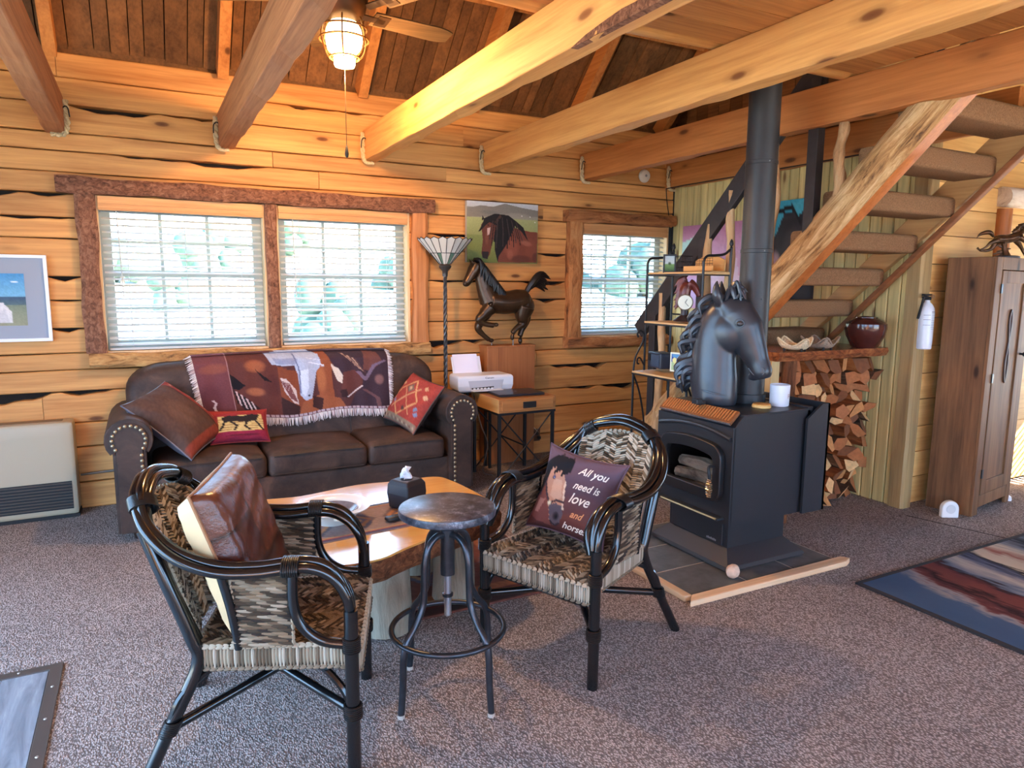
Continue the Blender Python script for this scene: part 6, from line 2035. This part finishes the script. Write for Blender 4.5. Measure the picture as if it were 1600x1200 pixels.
# ---------------------------------------------------------------- baker's rack by the stairs
rk = thing('bakers_rack', 'black wrought iron rack with wooden shelves beside the stairs', 'rack', (3.35, 3.82, 0))
WI = plain('wrought_iron', srgb(30, 30, 34), .4, .3)
SHW = wood('rack_pine', srgb(222, 184, 128), srgb(190, 146, 92), 'y', knots=False, rough=.55, var=(1, 1))
RY0, RY1 = 3.54, 4.12
for z, x0, x1 in ((1.585, 3.30, 3.54), (1.245, 3.29, 3.54), (.895, 3.19, 3.54)):
    sh2 = MB().box(x0, x1, RY0 - .005, RY1 + .005, z - .012, z + .008).build('shelf', SHW, rk, world=True, bevel=.003)
    MB().box(x0 - .006, x0 + .002, RY0, RY1, z - .016, z - .004).build('shelf_rail', WI, rk, world=True)
for y in (RY0, RY1):
    MB().tube(spline([(3.30, y, .90), (3.30, y, 1.2), (3.30, y, 1.6), (3.302, y, 1.66), (3.33, y, 1.69), (3.4, y, 1.695), (3.48, y, 1.705), (3.53, y, 1.735)], 5), .0085, 8).build('front_post', WI, rk, world=True, smooth=True)
    MB().tube([(3.54, y, 0), (3.54, y, 1.75)], .009, 8).build('rear_post', WI, rk, world=True)
    MB().lathe([(0, 1.74), (.012, 1.745), (.006, 1.755), (.014, 1.77), (.01, 1.79), (0, 1.805)], 10, o=(3.54, y, 0)).build('finial', WI, rk, world=True, smooth=True)
    MB().tube([(3.20, y, 0), (3.20, y, .9)], .0085, 8).build('leg', WI, rk, world=True)
    MB().tube(spline([(3.20, y, .90), (3.215, y, 1.0), (3.275, y, 1.1), (3.285, y, 1.16), (3.255, y, 1.185), (3.228, y, 1.165), (3.237, y, 1.14)], 6), .0075, 8).build('scroll', WI, rk, world=True, smooth=True)
    MB().tube(spline([(3.295, y, .94), (3.26, y, .99), (3.235, y, .985), (3.235, y, .955), (3.25, y, .95)], 6), .006, 8).build('scroll', WI, rk, world=True, smooth=True)
    MB().tube(spline([(3.20, y, .88), (3.26, y, .75), (3.31, y, .55), (3.33, y, .3)], 6), .007, 8).build('leg_curve', WI, rk, world=True, smooth=True)
    for z in (1.585, 1.245): MB().tube([(3.30, y, z - .012), (3.54, y, z - .012)], .006, 6).build('side_rail', WI, rk, world=True)
    MB().tube([(3.2, y, .2), (3.54, y, .2)], .006, 6).build('side_rail', WI, rk, world=True)
for z in (.22, 1.3): MB().tube([(3.54, RY0, z), (3.54, RY1, z)], .006, 6).build('back_rail', WI, rk, world=True)
MB().box(3.19, 3.54, RY0, RY1, .40, .42).build('shelf', SHW, rk, world=True)

# things on it
bx_ = thing('arched_crate', 'small wooden crate with arched back and wire on the top rack shelf', 'crate', (3.44, 3.69, 1.593))
CRW = wood('crate_pine', srgb(214, 166, 104), srgb(178, 126, 70), 'y', rough=.6, var=(1, 1))
ar = [(-.14, 0), (.14, 0), (.14, .085)] + [(lerp(.14, -.14, q / 10), .085 + .035 * math.sin(PI * q / 10)) for q in range(1, 10)] + [(-.14, .085)]
MB().prism(ar, .055, .067, 'x').build('back_board', CRW, bx_)
MB().box(-.055, .067, -.14, .14, 0, .01).build('bottom', CRW, bx_)
MB().box(-.055, -.045, -.14, .14, 0, .045).build('front_board', CRW, bx_)
w_ = MB()
for q in range(12): w_.cyl((-.05, -.135 + q * .0245, .04), (-.05, -.135 + q * .0245, .095), .0015, n=4)
for z in (.06, .078, .095): w_.cyl((-.05, -.14, z), (-.05, .14, z), .0015, n=4)
w_.build('wire_mesh', WI, bx_)
pf_ = thing('photo_frame', 'small black photo frame with a green picture on the top rack shelf', 'photo frame', (3.335, 3.92, 1.593), math.radians(-35))
fm = MB()
fm.box(-.045, .045, -.006, .006, 0, .012).box(-.045, .045, -.006, .006, .118, .13).box(-.045, -.033, -.006, .006, .012, .118).box(.033, .045, -.006, .006, .012, .118)
fm.build('frame', BLACK, pf_, bevel=.002)
MB().box(-.045, .045, .004, .008, 0, .13).build('backing', BLACKM, pf_)
painted_grid(lambda u, v: (lerp(-.034, .034, u), -.001, lerp(.119, .011, v)), 16, 20, lambda U, V: Paint(U, V, (170, 190, 196)).grad(.55, 1, (110, 150, 90), (60, 90, 60)).blob(.5, .5, .2, .12, (70, 90, 70)).speckle(.2)).build('picture', PRINT, pf_)
MB().lathe([(0, .13), (.006, .132), (.008, .14), (.003, .15), (0, .155)], 8).build('finial', BLACK, pf_, smooth=True)
bs = thing('wire_basket', 'small wire basket behind the photo frame on the top rack shelf', 'basket', (3.47, 3.98, 1.593))
w_ = MB()
for z in (0.004, .04, .08, .12):
    w_.tube([(-.06, -.09, z), (.05, -.09, z), (.05, .1, z), (-.06, .1, z)], .002, 4, closed=True)
for q in range(8):
    w_.cyl((-.06, -.09 + q * .027, .004), (-.06, -.09 + q * .027, .12), .0015, n=4)
    w_.cyl((.05, -.09 + q * .027, .004), (.05, -.09 + q * .027, .12), .0015, n=4)
w_.build('wires', WI, bs)
MB().box(-.058, .048, -.088, .098, 0, .004).build('floor', WI, bs)
hc = thing('horse_clock', 'red brown horse head clock with round pale dial on the rack', 'clock', (3.385, 3.80, 1.253), math.radians(-48))
REDB = plain('red_brown_resin', srgb(96, 40, 34), .3, .2, .6, nscale=30, var=.4)
mb = MB()
mb.lathe([(0, 0), (.075, 0), (.078, .008), (.06, .02), (.05, .03), (.028, .045), (.025, .08), (0, .08)], 20)
o = mb.build('base', plain('dark_resin', srgb(44, 28, 28), .35), hc, smooth=True)
mb = MB()
mb.tube(spline([(0, .02, .08), (-.01, .02, .16), (.0, .02, .23), (.03, .02, .26)], 4), [.03 + .012 * math.sin(q * .26) for q in range(13)], 10)
mb.tube(spline([(.02, .02, .27), (.055, .02, .245), (.08, .02, .205), (.092, .02, .175)], 4), [.034, .034, .033, .031, .028, .026, .024, .022, .02, .019, .018, .017, .015], 10)
for q in range(12):
    z = .1 + q * .016
    mb.tube(spline([(-.01, .02, z + .03), (-.045, .01, z + .015), (-.07 - .01 * math.sin(q * 2), .0, z - .02)], 3), [.016, .016, .015, .013, .01, .007, .003], 6)
for d in (0, .03): mb.tube([(.0, .005 + d, .285), (-.006, .005 + d, .32)], [.011, .002], 6)
organic(mb.build('horse_head', REDB, hc, smooth=True), .004, 3)
Rx = Matrix.Rotation(math.radians(90), 4, 'X')
MB().lathe([(0, 0), (.054, 0), (.056, .01), (.05, .016), (0, .014)], 32, o=(.005, -.018, .135), M=Rx).build('dial_case', plain('dial_rim', srgb(150, 140, 120), .3, .7), hc, smooth=True)
MB().lathe([(0, .0165), (.049, .0165), (.049, .018), (0, .018)], 32, o=(.005, -.018, .135), M=Rx).build('dial', plain('dial_white', srgb(214, 220, 206), .4), hc, smooth=True)
hn = MB()
for a, L in ((.6, .026), (2.4, .038)): hn.bar((.005, -.0375, .135), (.005 + L * math.sin(a), -.0375, .135 + L * math.cos(a)), .003, .002, (0, 1, 0))
hn.build('hands', BLACKM, hc)
BKC = [srgb(200, 176, 150), srgb(150, 110, 96), srgb(206, 200, 190)]
for q in range(3):
    b = thing('book', ['tan book at the bottom of the small stack on the rack', 'brown book in the middle of the small stack on the rack', 'cream book on top of the small stack on the rack'][q], 'book', (3.42, 3.62, 1.253 + .02 * q), math.radians(4 * q - 3), 'books on the rack')
    MB().box(-.08, .08, -.055, .055, 0, .003).box(-.08, .08, -.055, .055, .017, .0195).box(.077, .08, -.055, .055, 0, .0195).build('cover', plain('book_cover_%d' % q, BKC[q], .6), b)
    MB().box(-.078, .077, -.053, .053, .003, .017).build('pages', plain('pages_%d' % q, srgb(226, 216, 196), .8), b)
rd_ = thing('radio', 'blue black box radio on the low rack shelf', 'radio', (3.36, 4.0, .903), math.radians(-12))
NAVY = plain('navy_plastic', srgb(40, 52, 68), .4)
rbox(MB(), -.06, .06, -.10, .10, 0, .115, .012, 6).build('case', NAVY, rd_, smooth=True)
MB().box(-.064, -.058, -.085, .04, .015, .10).build('speaker_grille', plain('grille_navy', srgb(56, 74, 96), .6, nscale=300, var=.5), rd_)
MB().box(-.064, -.058, .05, .09, .05, .10).build('panel', BLACK, rd_)
tn = thing('picture_tin', 'small tin with a yellow dog on blue, leaning on the low rack shelf', 'tin', (3.285, 3.74, .903), math.radians(-78))
MB().box(-.06, .06, -.004, .03, 0, .14).build('case', plain('tin_tan', srgb(196, 168, 120), .4), tn, bevel=.004)
def dogp(U, V):
    p = Paint(U, V, (226, 236, 216)).poly([(.08, .07), (.92, .07), (.92, .5), (.08, .5)], (44, 74, 160)).poly([(.08, .5), (.92, .5), (.92, .93), (.08, .93)], (170, 196, 150))
    p.poly([(.14, .1), (.82, .1), (.8, .24), (.16, .24)], (110, 180, 220)).poly([(.15, .35), (.3, .26), (.45, .3), (.46, .48), (.75, .55), (.85, .7), (.8, .88), (.45, .85), (.38, .62), (.18, .48)], (226, 226, 150))
    for q in range(6): p.poly([(.18 + q * .1, .12), (.24 + q * .1, .12), (.24 + q * .1, .22), (.18 + q * .1, .22)], (60, 110, 180))
    return p.blob(.5, .7, .15, .1, (206, 220, 120), .6).speckle(.1)
painted_grid(lambda u, v: (lerp(-.057, .057, u), -.0046, lerp(.137, .003, v)), 40, 46, dogp).build('picture', PRINT, tn)
pb = thing('wooden_box', 'small open wooden box of pencils on the low rack shelf', 'box', (3.40, 3.63, .903))
MB().box(-.06, .06, -.06, .06, 0, .006).box(-.06, -.052, -.06, .06, 0, .11).box(.052, .06, -.06, .06, 0, .11).box(-.06, .06, -.06, -.052, 0, .11).box(-.06, .06, .052, .06, 0, .11).build('box', CRW, pb)
pc = MB()
for q in range(9): pc.cyl((-.04 + .01 * q, -.03 + .03 * (q % 3), .008), (-.045 + .011 * q, -.04 + .035 * (q % 3), .15), .004, n=6)
pc.build('pencils', plain('pencil', srgb(170, 150, 120), .5), pb)


# stand the rack and what it carries clear of the stair stringer
for o_ in [o for o in bpy.data.objects if o.parent is None and o.name.split('.')[0] in ('bakers_rack', 'arched_crate', 'photo_frame', 'wire_basket', 'horse_clock', 'book', 'radio', 'picture_tin', 'wooden_box')]:
    k_ = .957
    o_.location = (o_.location[0] * k_, o_.location[1] * k_, 1.5 + (o_.location[2] - 1.5) * k_ if o_ is not rk else 0)
    o_.scale = (k_, k_, k_ if o_ is not rk else 1.0)
# ---------------------------------------------------------------- horse bust on the stove
bu = thing('horse_bust', 'large black horse head bust standing on the stove', 'sculpture', (2.79, 2.86, .853), math.radians(-57))
BUST = plain('black_resin', srgb(46, 48, 54), .33, .1, .6, nscale=5, var=.2)
mb = MB()
def loft(pts_, rs_, n=4, seg=36):
    P = spline(pts_, n)
    R_ = []
    for a, b in zip(rs_[:-1], rs_[1:]):
        for q in range(n): R_.append((lerp(a[0], b[0], q / n), lerp(a[1], b[1], q / n)))
    R_.append(rs_[-1])
    mb.tube(P, R_, seg, flat=(1, 0, .001))
loft([(0, 0, 0), (0, 0, .04), (-.01, 0, .14), (-.015, 0, .26), (-.01, 0, .38), (.015, 0, .48), (.04, 0, .55)], [(.115, .09), (.122, .096), (.13, .09), (.122, .078), (.115, .07), (.10, .062), (.066, .05)])
loft([(.03, 0, .555), (.085, 0, .50), (.135, 0, .42), (.18, 0, .33), (.218, 0, .25), (.243, 0, .19), (.252, 0, .158)], [(.065, .058), (.104, .074), (.106, .072), (.082, .058), (.062, .05), (.058, .053), (.04, .04)], 4)
for d in (-1, 1):
    mb.ell((.055, d * .03, .40), (.098, .05, .11), 20, 14)
    mb.ell((.125, d * .06, .455), (.03, .016, .022), 10, 8)
    mb.tube(spline([(.012, d * .04, .55), (.0, d * .055, .60), (-.006, d * .058, .645), (-.002, d * .05, .685)], 4), [.022, .026, .028, .03, .03, .028, .025, .022, .019, .015, .011, .007, .002], 8)
    mb.ell((.248, d * .03, .20), (.02, .016, .024), 10, 8)
mb.ell((.205, 0, .165), (.035, .03, .022), 10, 8)
o = mb.build('head', BUST, bu, smooth=True)
organic(o, .006, 14)
mb = MB()
rbm = random.Random(77)
for q in range(34):
    z = lerp(.10, .57, q / 33)
    x0 = -.09 - .02 * math.sin(z * 9) + (.07 if z > .48 else 0) * (z - .48) / .09
    d = rbm.uniform(-.035, .035)
    w_ = rbm.uniform(.05, .11)
    mb.tube(spline([(x0 + .03, d * .5, z + .02), (x0 - w_ * .5, d, z + rbm.uniform(0, .03)), (x0 - w_, d * 1.3, z - rbm.uniform(0, .04)), (x0 - w_ * .85, d * 1.6, z - rbm.uniform(.05, .08))], 3), [.018, .02, .021, .021, .02, .018, .015, .011, .008, .003], 7)
for q in range(13):
    d = rbm.uniform(-.035, .035)
    a = rbm.uniform(.03, .1)
    mb.tube(spline([(.035, d * .5, .56), (.06 + a * .3, d, .62 + rbm.uniform(0, .03)), (.08 + a * .4, d * 1.2, .60 + rbm.uniform(-.02, .07)), (.10 + a * .5, d * 1.3, .54 + rbm.uniform(-.03, .1))], 3), [.014, .016, .017, .017, .016, .014, .011, .009, .006, .002], 7)
mb.build('mane', BUST, bu, smooth=True)
ey = MB()
for d in (-1, 1):
    ey.ell((.13, d * .074, .452), (.017, .009, .014), 10, 8)
    ey.tube([(.128 + .026 * math.cos(2 * PI * q / 16), d * .072, .454 + .02 * math.sin(2 * PI * q / 16)) for q in range(16)], .004, 6, closed=True)
    ey.tube([(.252 + .013 * math.cos(q * .42), d * (.045), .203 + .017 * math.sin(q * .42)) for q in range(15)], .005, 6)
    ey.tube(spline([(.238, d * .03, .165), (.205, d * .04, .185), (.18, d * .042, .215)], 4), .004, 6)
ey.build('eyes_and_nostrils', BUST, bu, smooth=True)
MB().tube([(.112 * math.cos(2 * PI * q / 32), .092 * math.sin(2 * PI * q / 32), .075 - .02 * math.cos(2 * PI * q / 32)) for q in range(32)], .006, 6, closed=True).build('collar_line', BUST, bu, smooth=True)

# ---------------------------------------------------------------- tall cabinet, its figure, extinguisher, dome
tc_ = thing('tall_cabinet', 'tall dark stained pine cabinet with narrow door', 'cabinet', (5.06, 2.70, 0), math.radians(8))
STAIN = wood('dark_stained_pine', srgb(142, 100, 66), srgb(86, 56, 36), 'z', rough=.6, var=(1, 1), fine=6, knotcol=srgb(36, 20, 14), spec=.25)
CW, CD, CH = .31, .135, 1.70
MB().box(-CW, -CW + .022, -CD, CD, 0, CH).build('side_panel', STAIN, tc_, bevel=.003)
MB().box(CW - .022, CW, -CD, CD, 0, CH).build('side_panel', STAIN, tc_, bevel=.003)
MB().box(-CW + .022, CW - .022, -CD + .02, CD, CH - .025, CH).build('top', STAIN, tc_)
MB().box(-CW + .022, CW - .022, CD - .012, CD, .05, CH - .025).build('back_panel', STAIN, tc_)
MB().box(-CW + .022, CW - .022, -CD + .02, CD - .012, .06, .08).build('bottom', STAIN, tc_)
fr_ = MB()
fr_.box(-CW, -CW + .09, -CD - .018, -CD, 0, CH).box(CW - .07, CW, -CD - .018, -CD, 0, CH).box(-CW + .09, CW - .07, -CD - .018, -CD, CH - .08, CH).box(-CW + .09, CW - .07, -CD - .018, -CD, .05, .13)
fr_.build('face_frame', STAIN, tc_, bevel=.003)
d_ = MB()
da, db, dz0, dz1 = -CW + .095, CW - .075, .135, CH - .085
d_.box(da, da + .075, -CD - .022, -CD - .002, dz0, dz1).box(db - .075, db, -CD - .022, -CD - .002, dz0, dz1).box(da + .075, db - .075, -CD - .022, -CD - .002, dz1 - .08, dz1).box(da + .075, db - .075, -CD - .022, -CD - .002, dz0, dz0 + .09)
dr_ = d_.build('door', STAIN, tc_, bevel=.003)
MB().box(da + .07, db - .07, -CD - .012, -CD - .004, dz0 + .085, dz1 - .075).build('door_panel', STAIN, dr_)
cvn = MB()
cvn.tube(spline([(.0, -CD - .016, 1.36), (.022, -CD - .016, 1.28), (.0, -CD - .016, 1.14), (-.022, -CD - .016, 1.0), (.0, -CD - .016, .88), (.025, -CD - .016, 1.0), (.004, -CD - .016, 1.14), (-.018, -CD - .016, 1.28)], 5, True), .007, 6, closed=True)
cvn.build('carving', plain('carving_dark', srgb(60, 34, 24), .5), dr_, smooth=True)
hg = MB()
for z in (1.50, .92, .28): hg.box(da - .012, da + .012, -CD - .026, -CD - .016, z - .03, z + .03)
hg.build('hinge', BLACK, dr_)
MB().lathe([(0, 0), (.008, 0), (.007, .015), (.016, .025), (.014, .034), (0, .036)], 14, o=(db - .03, -CD - .022, 1.06), M=Rx).build('knob', BLACKM, dr_, smooth=True)
MB().box(db - .02, db + .02, -CD - .035, -CD - .022, 1.35, 1.368).build('latch', wood('latch_wood', srgb(110, 62, 38), srgb(76, 40, 24), 'x', knots=False), tc_)

hs = thing('galloping_figure', 'small bronze leaping horse figure on top of the tall cabinet', 'sculpture', (5.13, 2.64, 1.70), math.radians(-28))
BRZ = plain('figure_bronze', srgb(88, 58, 34), .35, .5, .6, nscale=30, var=.5)
mb = MB()
mb.tube(spline([(-.09, 0, .13), (-.03, 0, .125), (.04, 0, .14), (.075, 0, .165), (.10, 0, .205)], 4), [.02, .026, .03, .032, .032, .03, .03, .03, .03, .028, .026, .024, .022, .02, .018, .016, .015], 8)
mb.tube(spline([(.095, 0, .21), (.125, 0, .205), (.15, 0, .185)], 4), [.018, .018, .017, .015, .013, .012, .011, .01, .009], 8)
for pts_ in ([(.06, -.015, .14), (.12, -.02, .10), (.16, -.02, .06), (.19, -.02, .04)], [(.05, .015, .13), (.10, .02, .08), (.13, .02, .03), (.15, .02, .01)], [(-.08, -.015, .12), (-.13, -.02, .10), (-.16, -.02, .07), (-.2, -.02, .05)], [(-.07, .015, .11), (-.1, .02, .06), (-.16, .02, .05), (-.19, .02, .07)]):
    mb.tube(spline(pts_, 4), [.02, .019, .017, .015, .013, .011, .01, .009, .008, .008, .007, .008, .009], 7)
mb.tube(spline([(-.1, 0, .14), (-.13, 0, .17), (-.18, .01, .16), (-.21, .01, .13)], 4), [.008, .01, .013, .015, .016, .016, .015, .013, .011, .009, .006, .004, .002], 7)
for q in range(4): mb.tube([(.09 - q * .014, 0, .222 - q * .014), (.055 - q * .014, .004, .222 - q * .016)], [.013, .004], 6)
organic(mb.build('horse', BRZ, hs, smooth=True), .004, 2)
mb = MB()
mb.tube(spline([(-.03, 0, .11), (-.02, 0, .06), (-.01, 0, .015)], 4), [.022, .02, .018, .016, .018, .02, .024, .028, .032], 8)
rg2 = random.Random(3)
for q in range(9): mb.tube([(-.02, 0, .03 + q * .008), (-.02 + rg2.uniform(-.06, .06), rg2.uniform(-.03, .03), .02 + q * .008 + rg2.uniform(-.02, .03))], [.012, .003], 6)
mb.build('support', BRZ, hs, smooth=True)
MB().lathe([(0, 0), (.075, 0), (.075, .012), (.06, .018), (0, .018)], 20).build('base', plain('figure_base', srgb(48, 46, 48), .4), hs, smooth=True)

fx_ = thing('fire_extinguisher', 'white fire extinguisher hanging on the wall beside the tall cabinet', 'extinguisher', (4.565, 2.80, 1.10))
MB().lathe([(0, 0), (.04, 0), (.046, .006), (.048, .05), (.048, .24), (.044, .27), (.03, .295), (.016, .308), (.014, .325), (0, .325)], 28).build('cylinder', plain('extinguisher_white', srgb(226, 228, 234), .3), fx_, smooth=True)
hv = MB()
hv.box(-.016, .016, -.016, .016, .322, .345).box(-.05, .03, -.012, .012, .35, .362).box(-.05, .0, -.01, .01, .335, .345)
hv.tube(spline([(-.02, -.012, .34), (-.055, -.01, .34), (-.06, -.0, .28), (-.055, .02, .2)], 5), .008, 8)
hv.build('valve', BLACKM, fx_, bevel=.002)
MB().lathe([(0, 0), (.014, 0), (.014, .008), (0, .009)], 16, o=(.022, -.016, .345), M=Rx).build('gauge', plain('gauge_brass', srgb(190, 150, 110), .3, .6), fx_, smooth=True)
tx = MB()
def cylp(a, z): return (.0485 * math.cos(a), .0485 * math.sin(a), z)
rg3 = random.Random(5)
for z in (.225, .195, .16):
    tx.add([cylp(a, zz) for a in np.linspace(-2.9, -2.0, 8) for zz in (z - .0012, z + .0012)], [(2 * i, 2 * i + 1, 2 * i + 3, 2 * i + 2) for i in range(7)])
for r_ in range(11):
    z = .245 - r_ * .011
    a = -1.9
    while a < -1.0:
        w_ = rg3.uniform(.05, .16)
        h_ = .0028 if r_ == 0 else .0012
        tx.add([cylp(a, z - h_), cylp(a + w_ * .8, z - h_), cylp(a + w_ * .8, z + h_), cylp(a, z + h_)], [(0, 1, 2, 3)])
        a += w_
tx.build('printed_label', plain('label_grey', srgb(110, 108, 112), .6), fx_)
MB().box(-.02, .02, .046, .085, .1, .3).build('wall_bracket', BLACKM, fx_)
dm = thing('white_dome', 'small white dome shaped plastic device on the carpet by the cabinet', 'device', (4.64, 2.575, 0), math.radians(-30))
pr_ = [(-.055, 0), (.055, 0), (.055, .06)] + [(.055 * math.cos(math.radians(a)), .06 + .055 * math.sin(math.radians(a))) for a in range(15, 180, 15)] + [(-.055, .06)]
MB().prism(pr_, -.02, .02, 'y').build('case', plain('dome_white', srgb(232, 230, 226), .4), dm, bevel=.008)
MB().lathe([(0, 0), (.03, 0), (.03, .003), (0, .003)], 20, o=(0, -.02, .06), M=Rx).build('face', plain('dome_face', srgb(206, 206, 204), .5), dm, smooth=True)
nlp = thing('night_plug', 'tiny white plug at the foot of the tall cabinet', 'plug', (5.40, 2.60, 0))
MB().lathe([(0, 0), (.02, 0), (.022, .01), (.018, .03), (0, .034)], 14).build('case', WHITE, nlp, smooth=True)
MB().lathe([(0, .034), (.008, .034), (.008, .038), (0, .038)], 10).build('cap', WHITE, nlp, smooth=True)

# ---------------------------------------------------------------- rugs and the entry floor
t = NT('abstract_rug')
v = t.coord((1, 1, 1), rand=False)
sep = t.node('ShaderNodeSeparateXYZ'); t.link(v, sep.inputs[0])
big = t.noise(t.coord((2.2, .9, 1), rand=False), 1.0, 4, .6, 1.2)
fine = t.noise(t.coord((46, 5, 1), rand=False), 1.0, 4, .7)
def mth(op, a, b):
    o_ = t.node('ShaderNodeMath', operation=op)
    for q_, s__ in ((a, o_.inputs[0]), (b, o_.inputs[1])):
        if hasattr(q_, 'default_value'): t.link(q_, s__)
        else: s__.default_value = q_
    return o_.outputs[0]
pos = mth('MULTIPLY', mth('ADD', sep.outputs[0], 1.74), 1 / 1.7)
pos = mth('ADD', pos, mth('MULTIPLY', sep.outputs[1], -.06))
pos = mth('ADD', pos, mth('MULTIPLY', mth('SUBTRACT', big, .5), .30))
pos = mth('ADD', pos, mth('MULTIPLY', mth('SUBTRACT', fine, .5), .085))
mm = mth('PINGPONG', pos, 1.0)
ST = [(.0, srgb(66, 88, 116)), (.10, srgb(70, 92, 120)), (.13, srgb(150, 142, 140)), (.15, srgb(110, 60, 58)), (.20, srgb(46, 28, 30)), (.23, srgb(118, 64, 58)), (.30, srgb(112, 58, 56)), (.33, srgb(44, 30, 34)), (.35, srgb(104, 114, 132)), (.41, srgb(182, 172, 162)), (.46, srgb(92, 100, 122)), (.49, srgb(36, 32, 36)), (.51, srgb(206, 190, 166)), (.58, srgb(196, 180, 158)), (.61, srgb(150, 92, 80)), (.66, srgb(204, 188, 166)), (.71, srgb(120, 124, 134)), (.74, srgb(34, 38, 44)), (.79, srgb(126, 132, 140)), (.83, srgb(44, 52, 54)), (.88, srgb(196, 180, 158)), (.93, srgb(130, 80, 70))]
rc_ = t.ramp(mm, ST)
t.bump(t.noise(v, 300, 2, .5), .4, .004)
RUGM = t.out(rc_, .95, 0, .1)
rg_ = thing('area_rug', 'abstract rug in maroon, cream and slate with dark binding', 'rug', (4.9, 1.2, 0))
MB().box(3.16, 6.7, .20, 2.14, 0.001, .011).build('pile', RUGM, rg_, world=True)
bd = MB()
for a, b, c1, d1__ in ((3.135, 6.725, 2.14, 2.165), (3.135, 6.725, .175, .20), (3.135, 3.16, .20, 2.14), (6.7, 6.725, .2, 2.14)): bd.box(a, b, c1, d1__, .001, .0125)
bd.build('binding', plain('rug_binding', srgb(38, 34, 36), .9), rg_, world=True, bevel=.003)
def sw_p(U, V):
    p = Paint(U, V, (110, 62, 50))
    for a, b, c in ((0, .06, (60, 44, 44)), (.06, .1, (150, 92, 60)), (.1, .14, (84, 44, 42)), (.14, .2, (130, 82, 58)), (.8, .86, (150, 92, 60)), (.86, .92, (84, 44, 42)), (.92, 1, (60, 44, 44))): p.poly([(a, 0), (b, 0), (b, 1), (a, 1)], c).poly([(0, a), (1, a), (1, b), (0, b)], c)
    for q in range(4):
        c = .2 + q * .2
        for s_, cc in ((.09, (96, 88, 100)), (.06, (170, 124, 88)), (.03, (90, 50, 48))): p.poly([(c - s_, .5), (c, .5 - s_ * 2), (c + s_, .5), (c, .5 + s_ * 2)], cc)
    return p.speckle(.4)
sw = painted_grid(lambda u, v: (lerp(.75, 1.85, u), lerp(3.72, 2.80, v), .011), 80, 60, sw_p)
so_ = sw.build('patterned_rug', vcol('rug_yarn', .95, 260, .5), None)
q_ = so_.modifiers.new('thick', 'SOLIDIFY'); q_.thickness = .01; q_.offset = -1
tag(so_, 'red brown patterned rug under the coffee table', 'rug')
en = tag(MB().box(-1.9, -.40, .3, 3.06, .0005, .003).build('floor_entry', plain('entry_base', srgb(60, 62, 66), .8)), 'grey wood look plank flooring at the entry corner', None, None, 'structure')
PLK = NT('grey_plank')
n_ = PLK.noise(PLK.coord((14, 1.6, 14)), 1.4, 8, .65, 1.2)
PLK = PLK.out(PLK.rand_value(PLK.ramp(n_, [(.3, srgb(92, 100, 110)), (.6, srgb(136, 144, 154)), (.75, srgb(164, 170, 176))]), .85, 1.1), .4, 0, .5)
me_ = MB().box(0, .148, 0, 1.37, 0, .004).mesh('plank', PLK)
for q in range(10):
    for w in range(2): inst('plank', me_, en, (-1.9 + q * .15, .31 + w * 1.375, .003))
es = MB().prism([(-.40, .3), (-.355, .3), (-.355, 3.105), (-1.9, 3.105), (-1.9, 3.06), (-.40, 3.06)], 0, .009)
eo = es.build('trim_threshold', plain('bronze_strip', srgb(86, 78, 74), .45, .4), None, bevel=.003)
tag(eo, 'metal edge strip between entry planks and carpet', None, None, 'structure')
nl_ = MB()
for q in range(12): nl_.ell((-.377, .5 + q * .22, .009), (.006, .006, .003), 8, 4)
for q in range(6): nl_.ell((-.5 - q * .22, 3.083, .009), (.006, .006, .003), 8, 4)
nl_.build('screw_heads', plain('screw_steel', srgb(190, 186, 180), .3, .8), eo)
